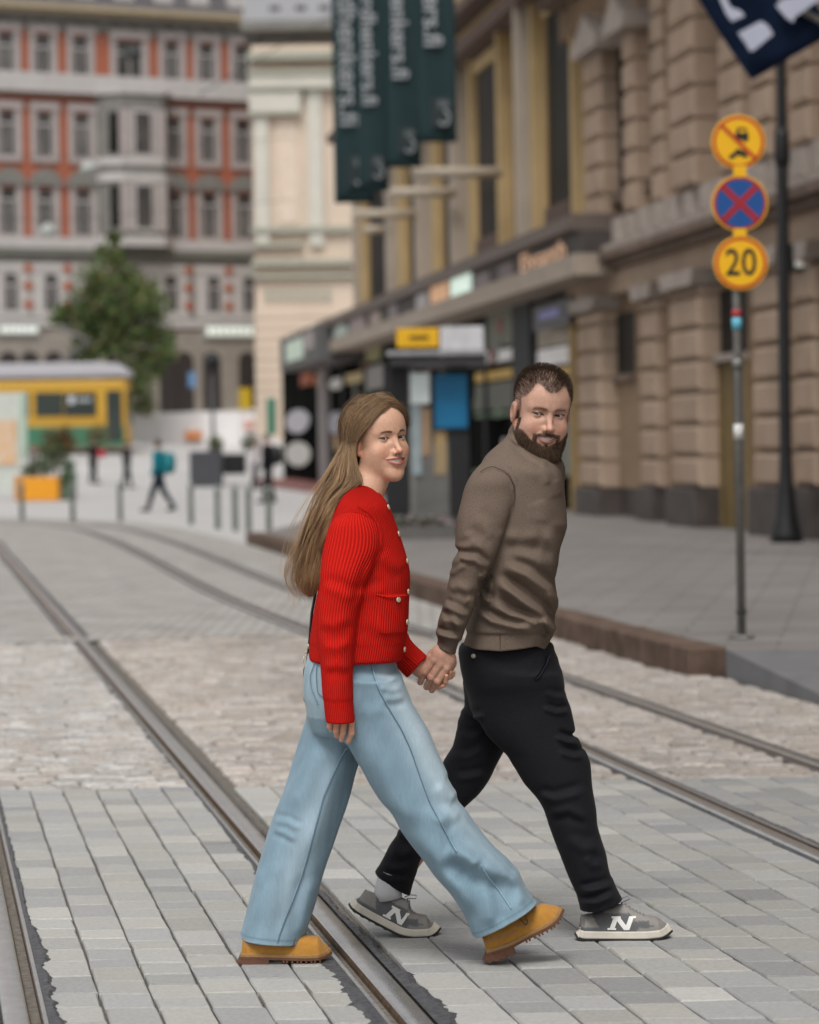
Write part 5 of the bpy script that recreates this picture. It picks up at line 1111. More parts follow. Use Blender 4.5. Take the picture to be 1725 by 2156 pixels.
def gen_hair(N, seed, fly=0.0, r0=.00065, tmax=1.0, lf=0.0):
    h = np.random.default_rng(seed)
    # roots: along the parting and over the crown, in head coordinates
    NC = max(8, N // 22); cl = h.integers(NC, size=N); ca = h.uniform(-1, 1, NC); cb = h.uniform(-1, 1, NC); cs = np.where(h.random(NC) < .72, -1, 1.); cq = h.random(NC) ** .8
    a = np.clip(ca[cl] + h.normal(0, .09, N), -1, 1); b = np.clip(cb[cl] + h.normal(0, .12, N), -1, 1); side = cs[cl]
    q = np.clip(cq[cl] + h.normal(0, .035, N), 0, 1); th0 = np.radians(31 + 95 * q)
    def onhead(p, lift):
        c = np.array([0, -.090, .040]); rr = np.array([.0760, .0955, .0830]); d = (p - c) / rr; L = np.linalg.norm(d, axis=1)[:, None]; return c + d / L * (rr + lift[:, None])
    lift = np.abs(h.normal(.006, .003, N)) + .004 + lf * np.abs(h.normal(0, 1, N))
    root = onhead(np.stack([.004 + h.normal(0, .002, N), -.090 + np.cos(th0) * .12, .040 + np.sin(th0) * .12], 1), lift * .5)
    P = [root]; sx = side
    g0 = [(.032, .002, .086), (.060, -.024, .050), (.0745, -.056, .016), (.0745, -.098, -.018)]; g1 = [(.034, -.105, .125), (.062, -.135, .095), (.066, -.158, .040), (.052, -.168, -.015)]
    for k, (a0_, a1_) in enumerate(zip(g0, g1)):
        p = np.array(a0_)[None] * (1 - q[:, None]) + np.array(a1_)[None] * q[:, None] + h.normal(0, .0035, (N, 3)); p[:, 0] = p[:, 0] * sx + .003; P.append(onhead(p, lift + .0022 * k))
    Pw = [(p * SW) @ MW_.T + oW for p in P]
    far = (side > 0)
    aa = np.clip(np.where(far, .2 - .9 * q + .25 * a, 1.0 - 2.05 * q + .30 * a), -1, 1); bb = np.where(far, .45 + .4 * b, -.45 + .5 * b)
    te = np.clip(1 - np.abs(h.normal(0, .10, N)) - .25 * (h.random(N) < .15) * h.random(N), .3, 1) * tmax
    wa = h.uniform(0, 6.28, NC)[cl] + h.normal(0, .25, N); wf = h.uniform(9, 17, NC)[cl]; wA = (.06 + .16 * h.random(NC))[cl]
    for t in np.linspace(.13, 1, 16):
        tt = t * te; aw = aa + wA * np.sin(wa + wf * tt) * (1 - .3 * t) + fly * h.normal(0, 1, N) * t * 0 ; p = tail_pt(tt, aw, bb + .3 * np.cos(wa + wf * tt))
        if fly: p = p + np.stack([-fly * t * (0.1 + np.abs(np.sin(wa))) * .040, fly * .03 * np.cos(wa) * t, fly * .022 * np.sin(wa * 2 + 4 * t)], 1)
        Pw.append(p)
    P = np.stack(Pw, 1); n = P.shape[1]
    t = np.linspace(0, n - 1, 40); i = np.clip(t.astype(int), 0, n - 2); fr_ = (t - i)[None, :, None]; Pm = np.concatenate([2 * P[:, :1] - P[:, 1:2], P, 2 * P[:, -1:] - P[:, -2:-1]], 1)
    p0, p1, p2, p3 = Pm[:, i], Pm[:, i + 1], Pm[:, i + 2], Pm[:, i + 3]
    S_ = .5 * (2 * p1 + (p2 - p0) * fr_ + (2 * p0 - 5 * p1 + 4 * p2 - p3) * fr_ ** 2 + (3 * p1 - p0 - 3 * p2 + p3) * fr_ ** 3)
    wj = np.exp(-((np.arange(40) - 11.5) / 3.2) ** 2)[None, :, None]
    for _ in range(14): A_ = S_.copy(); A_[:, 1:-1] = (S_[:, :-2] + S_[:, 2:]) / 2; S_ = S_ + wj * (A_ - S_) * .9
    tone = np.clip(h.normal(.48, .13, N) + h.normal(0, .24, NC)[cl], 0, 1)
    V, Q = strands(S_, np.full(N, r0), np.full(N, r0 * .45)); sh = np.linspace(0, 1, 40)[None, :, None]
    c0 = np.array([.115, .060, .027]); c1 = np.array([.46, .285, .140]); c = c0 + (c1 - c0) * tone[:, None, None]; c = c * (.85 + .45 * sh) ; C = np.repeat(c[:, :, None, :], 3, 2).reshape(-1, 3)
    return V, Q, C
# inner volume so that no scalp shows
def fHair(P):
    L = ((P - oW.astype(f32)) @ MW_.astype(f32)) / SW; d = ell(L, (.0, -.090, .040), (.0765, .0945, .0825)); cutf = np.maximum(.3 * L[:, 2] + L[:, 1] - (-.020) - .0, -10)   # keep behind the hairline
    hl = L[:, 1] + .068 - 1.10 * np.clip(L[:, 2], -1, .085); d = smax(d, hl, .006); d = smax(d, -(L[:, 2] + .020), .02); return d * SW
tz = [(r_[0], r_[1], r_[2]) for r_ in tail]
hv = Slices(rows(zc, [(v, l + 50, r - 50) for v, l, r in [tuple(x) for x in tail if 100 < x[0] < 900]], YW, .0, .035), n=2, sm=.02, capk=.02)
nape = (P3(zh, 700, 900, YW), P3(zc, 450, 60, YW))
hup = [P3(zh, 760, 760, YW + .13), P3(zh, 640, 900, YW + .12), P3(zh, 590, 1060, YW + .07), P3(zc, 430, 120, YW + .01)]
fH = lambda P: smin(smin(fHair(P), hv(P), .03), chain(P, hup, (.026, .026, .026, .022), .02), .02) - vnoise(P * np.array([1, 1, .25], f32), 110, 2) * .0015
a = P3(zc, 60, 1000, YW); b_ = at(880, 800, YW)
V, Q = sdf_mesh(fH, (a[0], YW - .15, a[2]), (b_[0] + .02, YW + .26, b_[2]), .004)
HV = [V]; HQ = [Q]; HC = [np.tile(np.array([.085, .047, .024]), (len(V), 1))]
for args in ((9000, 21, 0.0, .00055, 1.0), (380, 5, .8, .00034, 1.0), (150, 6, 2.0, .0003, .98), (300, 8, .35, .00034, 1.0, .007)):
    v, q, c = gen_hair(*args); HV.append(v); HQ.append(q); HC.append(c)
off = 0; QQ = []
for v, q in zip(HV, HQ): QQ.append(q + off); off += len(v)
mesh_obj('hair', np.concatenate(HV), np.concatenate(QQ), M_hair, wo, True, colors=np.concatenate(HC))

# ---- handbag hanging behind her hip
hb = empty('handbag', tuple(at(648, 1480, YW + .22)), 'small black handbag with gold buckle hanging behind the woman\'s hip', 'handbag')
M_leather = mat('black_leather', (.012, .012, .014), .4, spec=.5)
b = MB(); p0 = at(640, 1482, YW + .2); p1 = at(720, 1400, YW + .2); b.box(p0[0], p1[0], p0[1] - .02, p0[1] + .03, p0[2], p1[2]); b.build('bag_body', M_leather, hb, bevel=.012)
b = MB(); b.tube([at(643, 1412, YW + .19), at(646, 1400, YW + .17), at(650, 1370, YW + .15), at(653, 1340, YW + .13), at(657, 1290, YW + .12), at(668, 1230, YW + .12)], .0045, 6); b.build('strap', M_leather, hb, smooth=True)
b = MB(); b.tube([at(641, 1380, YW + .12), at(647, 1374, YW + .12), at(648, 1392, YW + .12), at(642, 1404, YW + .12), at(639, 1392, YW + .12), at(641, 1380, YW + .12)], .0018, 6); b.tube([at(650, 1356, YW + .13), at(649, 1366, YW + .13)], .004, 8); b.build('buckle', M_gold, hb, smooth=True)
# ---------------------------------------------------------------- man
YM = 9.12
mo_ = empty('person', (at(1150, 1973, YM)[0], YM, 0), 'bearded man in brown turtleneck and black trousers, turning towards the woman in red', 'person')
mt = Slices(rows(zm, [(-125, 930, 985, .05, .05), (-76, 868, 1010, .05, .07), (-29, 814, 1060, .045, .095), (18, 752, 1120, .04, .12), (70, 700, 1205, .02, .15), (120, 672, 1280, .01, .175), (180, 655, 1322, 0, .19), (240, 620, 1346), (320, 588, 1358), (420, 566, 1370), (560, 560, 1385), (680, 568, 1391), (730, 575, 1373), (810, 585, 1342), (880, 590, 1314), (1000, 598, 1296), (1100, 600, 1291), (1200, 598, 1302), (1290, 590, 1314), (1350, 576, 1301), (1400, 562, 1285), (1470, 548, 1281), (1530, 540, 1299), (1572, 530, 1284), (1600, 516, 1240), (1650, 502, 1248), (1690, 500, 1256)], YM, 0, .20), n=2.5, sm=.012, capk=.012)
ms = Slices(rows(zm, [(85, 720, 820, -.06, .05), (125, 662, 880, -.09, .06), (165, 620, 910, -.12, .07), (210, 584, 935, -.14, .078), (280, 542, 948, -.155, .08), (350, 513, 948, -.165), (450, 490, 932, -.175), (550, 466, 900, -.185), (650, 455, 868, -.19), (750, 447, 830, -.195), (850, 440, 795, -.2), (930, 424, 760, -.2), (1000, 412, 722), (1050, 404, 680, -.2, .062), (1130, 385, 648), (1220, 362, 622), (1330, 332, 592), (1430, 304, 548), (1520, 286, 512), (1560, 292, 503), (1620, 270, 484), (1700, 248, 466), (1780, 238, 452)], YM, -.2, .068), n=2.15, sm=.012, capk=.005)
nkA = P3(z9, 765, 985, YM + .04); nkB = P3(z9, 850, 1340, YM + .01)
cA = P3(zm, 243, 1655, YM - .2); cB = P3(zm, 463, 1742, YM - .2); cn_ = np.array([-(cB[2] - cA[2]), 0, cB[0] - cA[0]]); cn_ /= np.linalg.norm(cn_)
mR_sh = P3(zm, 1180, 200, YM + .16); mR_el = P3(zm, 1150, 1000, YM + .21); mR_wr = P3(zm, 1100, 1550, YM + .19)
mf = [([(412, 995), (500, 905), (620, 915), (728, 1010)], .012, .012, 1), ([(405, 1052), (480, 990), (560, 950)], .005, .010, 1), ([(640, 1050), (690, 1055), (728, 1012)], .006, .010, -1), ([(520, 700), (600, 750), (720, 800)], .004, .014, 1), ([(470, 850), (600, 790), (720, 850)], .004, .012, 1), ([(600, 560), (700, 640), (760, 760)], .004, .018, 1),
      ([(390, 1160), (480, 1130), (600, 1180)], .0045, .014, -1), ([(350, 1290), (450, 1330), (560, 1400)], .007, .012, 1), ([(320, 1400), (420, 1420), (520, 1470)], .007, .012, 1), ([(287, 1525), (380, 1545), (510, 1570)], .008, .010, 1), ([(400, 1320), (470, 1420), (500, 1500)], .005, .012, -1), ([(540, 1230), (590, 1260), (610, 1340)], .004, .012, 1),
      ([(760, 1080), (950, 1210), (1150, 1370), (1275, 1540)], .015, .017, 1), ([(830, 960), (1050, 1050), (1230, 1180), (1300, 1320)], .011, .017, 1), ([(740, 1270), (900, 1380), (1100, 1440), (1210, 1520)], .012, .014, 1), ([(600, 1330), (760, 1430), (950, 1480), (1130, 1500)], .010, .012, 1), ([(1180, 1400), (1240, 1480), (1290, 1560)], .010, .013, -1), ([(640, 1180), (700, 1250), (760, 1290)], .007, .012, 1),
      ([(840, 715), (1000, 748), (1180, 740)], .006, .020, -1), ([(1200, 650), (1290, 860), (1300, 1050)], .006, .022, 1), ([(900, 860), (1050, 900), (1240, 1000)], .005, .025, 1), ([(880, 60), (1000, 140), (1180, 250)], .004, .02, 1), ([(1150, 420), (1180, 520), (1170, 640)], .003, .03, 1), ([(770, 148), (880, 200), (935, 300), (940, 400)], .0022, .006, 1), ([(745, 1060), (742, 1200), (730, 1280)], .0015, .006, 1)]
mfx = [(xz(zm, p, YM - .17), A * 1.35, w, s_) for p, A, w, s_ in mf] + [(xz(z9, p, YM - .07), A, w, s_) for p, A, w, s_ in [([(545, 985), (640, 1090), (760, 1215), (900, 1310), (1040, 1370)], .0075, .009, -1), ([(560, 1180), (680, 1200), (800, 1300), (900, 1420)], .004, .012, 1), ([(880, 1340), (960, 1480), (1000, 1600)], .004, .014, 1)]]
hz1 = P3(zm, 800, 1510, YM)[2]; cA2 = P3(zm, 300, 1545, YM - .2); cB2 = P3(zm, 505, 1600, YM - .2); cm = np.array([-(cB2[2] - cA2[2]), 0, cB2[0] - cA2[0]]); cm /= np.linalg.norm(cm)
hA_ = P3(zm, 500, 1640, YM); hB_ = P3(zm, 900, 1668, YM); 
def hemline(x):  # bottom edge of the rib band
    q = xz(zm, [(490, 1638), (650, 1662), (820, 1668), (1000, 1652), (1115, 1636), (1250, 1690), (1290, 1700)], YM); return np.interp(x, [a[0] for a in q], [a[1] for a in q])
def fMS(P):
    s_ = smax(ms(P), -((P - cA.astype(f32)) @ cn_.astype(f32)), .003)
    t_ = smax(mt(P), (hemline(P[:, 0]).astype(f32) - P[:, 2]), .004)
    d = smin(t_, s_, .010)
    far = chain(P, [mR_sh, mR_el, mR_wr], [.075, .055, .042], .02); d = smin(d, far, .03)
    # turtleneck
    d = smin(d, cap(P, nkA, nkB, .058, .080), .03)
    for pts, A, w, sd_ in mfx: d = d - fold(P, pts, A, w, sd_, y=YM + .0)
    isT = t_ < s_
    band = isT * (1 / (1 + np.exp(-(hz1 - P[:, 2]) / .002))) * .006; d = d + band
    d = d + (~isT) * (1 / (1 + np.exp(((P - cA2.astype(f32)) @ cm.astype(f32)) / .002))) * .008
    return d - vnoise(P, 20, 13) * .0022
a = P3(zm, 215, 1800, YM); b_ = P3(zm, 1430, -330, YM)
V, Q = sdf_mesh(fMS, (a[0], YM - .32, a[2]), (b_[0], YM + .30, b_[2]), .0032); V = relax(V, Q, 1, .4); NM = vnormals(V, Q)
swm = mesh_obj('turtleneck', V, Q, M_taupe, mo_, True)
M_seam = mat('taupe_seam', (.06, .042, .030), .9)
ribbon_on(V, NM, xz(zm, [(655, 200), (700, 168), (765, 150), (850, 185), (905, 235), (938, 320), (945, 390), (925, 480)], YM - .1), .0011, .0002, 'shoulder_seam', M_seam, swm, 60)
ribbon_on(V, NM, xz(zm, [(822, 1515), (824, 1660)], YM - .1), .0010, .0001, 'side_seam', M_seam, swm, 20)
# trousers
mp = Slices(rows(z8, [(10, 498, 1000, .0, .16), (60, 486, 1004, .0, .165), (100, 491, 1024), (160, 498, 1033, 0, .17), (230, 515, 1045, .0, .17), (300, 540, 1040, .01, .16), (400, 560, 980, .02, .14)], YM, 0, .165), n=2.4, sm=.01, capk=.02)
mfl = Slices(rows(z8, [(170, 620, 1028, -.06, .11), (250, 600, 1046), (350, 590, 1086), (450, 605, 1106), (510, 650, 1121), (560, 700, 1148), (605, 748, 1174), (650, 770, 1190), (700, 801, 1195), (750, 830, 1200), (805, 880, 1207), (840, 914, 1213), (900, 945, 1224), (980, 970, 1230), (1060, 1000, 1250), (1140, 1030, 1276), (1220, 1060, 1290), (1290, 1090, 1320), (1340, 1114, 1342), (1385, 1126, 1368), (1420, 1134, 1378), (1500, 1140, 1390)], YM, -.07, .085), n=2.2, sm=.009, capk=.01)
rp = rows(z8, [(220, 512, 850, .08, .11), (330, 524, 870), (400, 512, 860), (440, 490, 850), (520, 478, 810), (600, 453, 750), (660, 411, 715), (700, 398, 692), (750, 375, 670), (800, 345, 641), (850, 316, 602), (907, 285, 536), (960, 255, 482)], YM, .085, .09) + rows(z7, [(1280, 1205, 1462, .09, .075), (1340, 1160, 1430), (1410, 1110, 1392), (1465, 1082, 1352), (1500, 1066, 1332), (1540, 1046, 1313), (1590, 1010, 1300), (1650, 1004, 1278), (1700, 1004, 1265), (1790, 1010, 1250)], YM, .09, .072)
mrl = Slices(rp, n=2.2, sm=.008, capk=.01)
tA = P3(z7, 1010, 1590, YM); tB = P3(z7, 1253, 1748, YM); tn = np.array([-(tB[2] - tA[2]), 0, tB[0] - tA[0]]); tn /= np.linalg.norm(tn)
uA = P3(z8, 1140, 1482, YM - .07); uB = P3(z8, 1372, 1396, YM - .07); un = np.array([-(uB[2] - uA[2]), 0, uB[0] - uA[0]]); un /= np.linalg.norm(un)
tf = [(z8, [(930, 355), (1010, 385), (1095, 380)], .008, .009, 1), (z8, [(1000, 510), (1070, 540), (1147, 552)], .011, .010, 1), (z8, [(1020, 590), (1100, 620), (1175, 625)], .009, .010, 1), (z8, [(940, 270), (1000, 300), (1075, 310)], .006, .01, 1), (z8, [(880, 210), (930, 150), (958, 85)], .005, .010, 1), (z8, [(490, 410), (560, 425), (640, 400)], .008, .010, 1), (z8, [(470, 540), (560, 545), (650, 520)], .008, .012, 1), (z8, [(440, 640), (540, 650), (640, 600)], .007, .012, 1), (z8, [(470, 770), (560, 760), (660, 740)], .008, .013, 1),
      (z8, [(900, 830), (1000, 850), (1200, 800)], .008, .014, 1), (z8, [(960, 930), (1080, 900), (1200, 960)], .007, .014, -1), (z8, [(1130, 1350), (1230, 1330), (1335, 1310)], .010, .012, 1), (z8, [(1130, 1410), (1220, 1400), (1350, 1350)], .010, .012, 1), (z8, [(1160, 1150), (1200, 1200), (1280, 1200)], .006, .014, 1), (z8, [(1060, 1050), (1150, 1110), (1260, 1100)], .006, .018, 1), (z7, [(1110, 1440), (1200, 1480), (1300, 1440)], .008, .014, 1), (z7, [(1050, 1550), (1130, 1580), (1290, 1560)], .006, .012, 1), (z7, [(1015, 1610), (1120, 1650), (1270, 1660)], .008, .010, 1), (z7, [(1160, 1370), (1200, 1330), (1260, 1370)], .008, .014, -1)]
tfx = [(xz(z_, p, YM - .1), A, w, s_) for z_, p, A, w, s_ in tf]
def fMT(P):
    a = smax(mfl(P), -((P - uA.astype(f32)) @ un.astype(f32)), .004); b_ = smax(mrl(P), -((P - tA.astype(f32)) @ tn.astype(f32)), .004)
    for pts, A, w, s_ in tfx: e_ = fold(P, pts, A, w, s_, y=YM + .1); a = a - e_; b_ = b_ - e_
    a = smax(a, -np.maximum(a + .009, ((P - uA.astype(f32)) @ un.astype(f32)) - .05), .003); b_ = smax(b_, -np.maximum(b_ + .009, ((P - tA.astype(f32)) @ tn.astype(f32)) - .05), .003)
    return smin(smin(a, mp(P), .03), b_, .012) - vnoise(P, 24, 19) * .002
a = P3(z7, 970, 1800, YM); b_ = P3(z8, 1420, -30, YM)
V, Q = sdf_mesh(fMT, (a[0], YM - .24, P3(z7, 0, 1830, YM)[2]), (b_[0], YM + .28, b_[2]), .0036); V = relax(V, Q, 1, .4); NT = vnormals(V, Q)
trs = mesh_obj('trousers', V, Q, M_black, mo_, True)
x, z = xz(z8, [(569, 88)], YM - .15)[0]; p, n = surf(V, NT, x, z); b = MB().frame(p, (1, 0, 0), (0, 0, 1), (0, -1, 0)); b.lathe([(.007, -.004), (.0075, .001), (.006, .0028), (.003, .0022), (.0005, .003)], 14); b.build('button', mat('tortoise_button', (.45, .38, .30), .3, c2=(.12, .08, .05), scale=120), trs, smooth=True)
M_blk2 = mat('black_stitched_edge', (.004, .004, .006), .9)
ribbon_on(V, NT, xz(z8, [(958, 80), (955, 120), (925, 170), (893, 208)], YM - .12), .002, .0006, 'pocket_edge', M_blk2, trs, 30)
ribbon_on(V, NT, xz(z8, [(893, 208), (920, 190), (960, 130), (985, 75)], YM - .12), .0014, .0008, 'pocket_edge', mat('navy_edge', (.03, .032, .045), .8), trs, 30)
# head
SM_ = 1.115
GM = dict(ear=.005, fw=1.02, jw=1.04, chin=-.108, mz=-.0670, mo=.0052, mf=.0065, nose=.003, nz=.003, lid=.0040, lidl=.0026, brow=.0125, male=1, bth=.0030, bst=.35, mw=.80)
MM = rotm(R(15), R(-7), R(5.5)); YHM = YM + .01
em = at(*z9(1018, 755), YHM - .10); oM = em - (MM @ np.array([0, -.004, 0])) * SM_
iMM = MM.T / SM_; nbm = iMM @ (nkB - oM)
GM['neck'] = [((0, -.092, -.060), tuple(nbm), .058, .058)]
f1 = head_field(GM); V, Q = sdf_mesh(f1, (-.10, -.22, min(-.26, nbm[2] - .03)), (.10, .05, .14), .0014); V = relax(V, Q, 1, .4)
SKM = (.60, .355, .265); C = head_colors(V, GM, SKM, (.40, .16, .14), (.17, .10, .06), f1)
x, F, z = V.T; ax = np.abs(x)
NL = vnormals(V, Q)
def hairline(ax, F, z):
    """>0 where scalp hair grows"""
    fz = .070 - .010 * np.exp(-(ax / .022) ** 2) + .012 * np.exp(-((ax - .036) / .012) ** 2)           # widow's peak and temples
    front = z - fz - np.clip(ax - .046, 0, 1) * -1.4; top = np.minimum(front, .5); side = (-.042 - F) * 1.0 - .45 * np.clip(-z, 0, .1) - .3 * np.clip(.02 - z, 0, .05); back = np.maximum(top, np.minimum(side, z + .030)); return back
hg = hairline(ax, F, z); stub = np.clip(hg / .006, 0, 1) * (z > -.055) * (F < .02); C = mixc(C, (.21, .145, .11), .72 * stub * np.clip(.55 + (z - .02) * 12, .55, 1))
def beardmask(ax, F, z):
    cm_ = f1.c_mouth(ax); hm_ = f1.h_mouth(ax)
    m = -.047 - 1.0 * np.clip(.066 - ax, 0, .032) - z                                    # cheek line along the jaw
    m = np.where(ax < .029, np.minimum(cm_ - hm_ - .0125 - z, .02), m); m = np.minimum(m, .02)
    soul = np.minimum(.0075 - ax, np.minimum(cm_ - hm_ - .0075 - z, z + .10)); m = np.maximum(m, soul)
    must = np.minimum(.0410 - ax, np.minimum(-.0475 - .14 * ax - z, np.where(ax < .0275, z - cm_ - hm_ - .0006, z + .088))); m = np.maximum(m, must)
    sb = np.minimum(np.minimum(ax - .056, -.046 - F), np.minimum(-.016 - z, F + .070)); m = np.maximum(m, sb)
    return np.where((F > -.105) & (z > -.128) & ~((ax > .068) & (F < -.064)), m, -1)
bm = beardmask(ax, F, z); C = mixc(C, (.055, .034, .024), np.clip(bm / .004, 0, 1) * .6)
parts_V = [(V * SM_) @ MM.T + oM]; parts_Q = [Q]; parts_C = [C]
gm = MM.T @ np.array([-.42, -1, -.10]); eyeM = []
for s in (-1, 1): Ve, Fe, Ce = uvball((s * .0315, -.0130, 0), .0121, gm, (.05, .035, .025)); eyeM.append(((Ve * SM_) @ MM.T + oM, Fe, Ce))
xs_ = np.linspace(-.024, .024, 25); flv = f1.Fl(xs_) - .0040; cc = f1.c_mouth(xs_); teethM = (np.array([(x_, F_, z_ + dz) for dz in (-.0060, .010) for x_, F_, z_ in zip(xs_, flv, cc)]) * SM_) @ MM.T + oM
# right hand closed over hers
YHd = YM - .22
g_ = lambda u, v, d=0: P3(zd, u, v, YHd + d)
def fHM(P):
    d = None
    for pts, r in (([(880, 800, .008), (800, 900, .0), (640, 1120, .0), (505, 1370, .016)], (.014, .0115, .010, .0088)), ([(980, 780, 0), (905, 990, -.009), (655, 1300, -.008), (545, 1570, .012)], (.015, .0122, .0112, .0095)), ([(1110, 800, -.002), (1075, 1100, -.012), (835, 1450, -.010), (715, 1700, .012)], (.016, .0125, .0116, .0098)), ([(1230, 850, 0), (1245, 1200, -.009), (1000, 1560, -.006), (862, 1780, .014)], (.016, .0125, .0116, .0098))):
        c = chain(P, [g_(*p) for p in pts], r, .004); d = c if d is None else smin(d, c, .0032)
    for u, v in ((905, 990), (1075, 1090), (1245, 1190), (655, 1300), (835, 1450), (1000, 1560)): d = smin(d, np.sqrt(((P - g_(u, v, -.013).astype(f32)) ** 2).sum(1)) - .0072, .008)
    d = smin(d, chain(P, [g_(1230, 520, .022), g_(1140, 830, .004), g_(1320, 980, .006), g_(1370, 1120, .012)], (.022, .027, .018, .013), .02), .016)
    d = smin(d, chain(P, [g_(1330, 850, .008), g_(1400, 1050, .02), g_(1330, 1280, .036)], (.017, .0125, .010), .006), .01)
    return d
a = g_(380, 1960); b_ = g_(1620, 350); V, Q = sdf_mesh(fHM, (a[0], YHd - .05, a[2]), (b_[0], YHd + .07, b_[2]), .0017); V = relax(V, Q, 1, .3)
Ch = np.tile(np.array(SKM) * (.98, .93, .90), (len(V), 1))
for u, v in ((655, 1300), (835, 1450), (1000, 1560), (905, 990), (1075, 1090), (1245, 1190)): q = g_(u, v, -.012); Ch = mixc(Ch, (SKM[0] * .95, SKM[1] * .68, SKM[2] * .60), .5 * np.exp(-((V - q) ** 2).sum(1) / .008 ** 2))
parts_V.append(V); parts_Q.append(Q); parts_C.append(Ch)
hipm = P3(z8, 760, 170, YM)
body_core([([P3(z9, 800, 1200, YM + .02), P3(zm, 1000, 500, YM), P3(zm, 950, 1200, YM), hipm], (.05, .13, .115, .115)), ([P3(zm, 850, 380, YM - .09), P3(zm, 590, 960, YM - .2), P3(zm, 400, 1480, YM - .2), P3(zm, 380, 1600, YM - .195)], (.035, .038, .030, .020)), ([mR_sh, mR_el, mR_wr], (.05, .038, .028)),
           ([hipm + (0, -.07, 0), P3(z8, 1050, 800, YM - .07), P3(z8, 1240, 1400, YM - .07)], (.08, .052, .032)), ([hipm + (0, .08, 0), P3(z8, 520, 760, YM + .085), P3(z7, 1150, 1640, YM + .09)], (.08, .052, .030))])
bodyM = join_body(mo_)
for Ve, Fe, Ce in eyeM: mesh_obj('eye', Ve, Fe, M_eye, bodyM, True, colors=Ce)
mesh_obj('teeth', teethM, [(i, i + 1, i + 26, i + 25) for i in range(24)], M_teeth, bodyM, True)
# short hair and beard made of strands growing out of the skin
M_mhair = mat('dark_brown_hair', (1, 1, 1), .55, var=.05, vcol=True, spec=.4)
hL = parts_V[0]; Lm = (hL - oM) @ MM / SM_; Nw = NL @ MM.T; hq = np.random.default_rng(3)
def fur(mask, N, length, dirL, r0, c0, c1, jit=.35, gravity=0, seg=6):
    k = np.where(mask > 0)[0]; w = np.clip(mask[k] / .004, .15, 1); i = hq.choice(k, N, p=w / w.sum()); P = Lm[i] + hq.normal(0, .0006, (N, 3)); n = NL[i]; Ln = length(Lm[i], mask[i])
    d = n * dirL[0] + np.array(dirL[1]) + hq.normal(0, jit, (N, 3)); d /= np.linalg.norm(d, axis=1)[:, None]
    t = np.linspace(0, 1, seg)[None, :, None]; Pth = P[:, None] + d[:, None] * (t * Ln[:, None, None]) + np.array([0, 0, -gravity]) * (t ** 2) * Ln[:, None, None] + n[:, None] * .0008
    W = (Pth * SM_) @ MM.T + oM; Vv, Qq = strands(W, np.full(N, r0), np.full(N, r0 * .5)); tn_ = hq.random(N)[:, None, None] ** 1.3; c = np.array(c0) + (np.array(c1) - np.array(c0)) * tn_; C_ = np.repeat(np.repeat(c, seg, 1)[:, :, None, :], 3, 2).reshape(-1, 3); return Vv, Qq, C_
mask_h = np.where((Lm[:, 1] < .02) & (Lm[:, 2] > -.055), hairline(np.abs(Lm[:, 0]), Lm[:, 1], Lm[:, 2]), -1); mask_h = np.where((np.abs(Lm[:, 0]) > .0735) & (Lm[:, 2] < .03), -1, mask_h)
lenh = lambda L, m: .0028 + .013 * np.clip((L[:, 2] - .045) / .05, 0, 1) ** 1.1 + .003 * np.clip((L[:, 2] - .02) / .03, 0, 1)
A1 = fur(mask_h, 9500, lenh, (.75, (0, .42, .25)), .00042, (.030, .019, .012), (.125, .080, .052), jit=.22)
hair_m = mesh_obj('hair', A1[0], A1[1], M_mhair, mo_, True, colors=A1[2])
mask_b = beardmask(np.abs(Lm[:, 0]), Lm[:, 1], Lm[:, 2]); mask_b = np.where(Lm[:, 1] > -.105, mask_b, -1)
lenb = lambda L, m: (.005 + .017 * np.clip((-.070 - L[:, 2]) / .035, 0, 1)) * (.6 + .4 * hq.random(len(L)))
A2 = fur(mask_b, 9000, lenb, (.55, (0, .12, -.75)), .00042, (.012, .0075, .005), (.155, .085, .042), jit=.26, gravity=.25)
mesh_obj('beard', A2[0], A2[1], M_mhair, mo_, True, colors=A2[2])
# brows
bz = lambda ax: GM['brow'] + .0045 - ((ax - .030) / .022) ** 2 * .005
xb, zb_, Fb = np.abs(Lm[:, 0]), Lm[:, 2], Lm[:, 1]; mb = np.where((Fb > -.05) & (xb > .011) & (xb < .047), .0042 - np.abs(zb_ - bz(xb)), -1)
A3 = fur(mb, 260, lambda L, m: np.full(len(L), .0045), (.25, (0, .05, .35)), .0003, (.12, .075, .045), (.25, .16, .10), jit=.3); mesh_obj('eyebrows', A3[0], A3[1], M_mhair, mo_, True, colors=A3[2])

# ---- trainers
M_suede = mat('grey_trainer_fabric', (1, 1, 1), .85, var=.10, scale=90, vcol=True, bump=.1, bscale=800); M_mid = mat('off_white_midsole', (.62, .58, .50), .6, var=.06, scale=40); M_out = mat('black_outsole', (.02, .02, .02), .6); M_nlogo = mat('white_reflective_patch', (.80, .79, .76), .45, var=.03); M_sock = mat('white_sock', (.62, .62, .64), .9, var=.05)
def tcol(s_, h, y):
    lt = np.array([.30, .285, .265]); dk = np.array([.135, .138, .145]); c = dk
    if s_ < .20 + .10 * np.clip(1 - (h - .02) / .06, 0, 1) - .02: c = lt
    if h < .040 and s_ < .30: c = dk * 1.0
    if s_ > .80 - .05 * (h > .045) or (h < .036 + .02 * max(0, s_ - .55) and s_ > .62): c = lt * .92
    if h > .084 and .30 < s_ < .66: c = lt * 1.0
    if h > .060 and .57 < s_ < .76: c = lt
    return tuple(c)
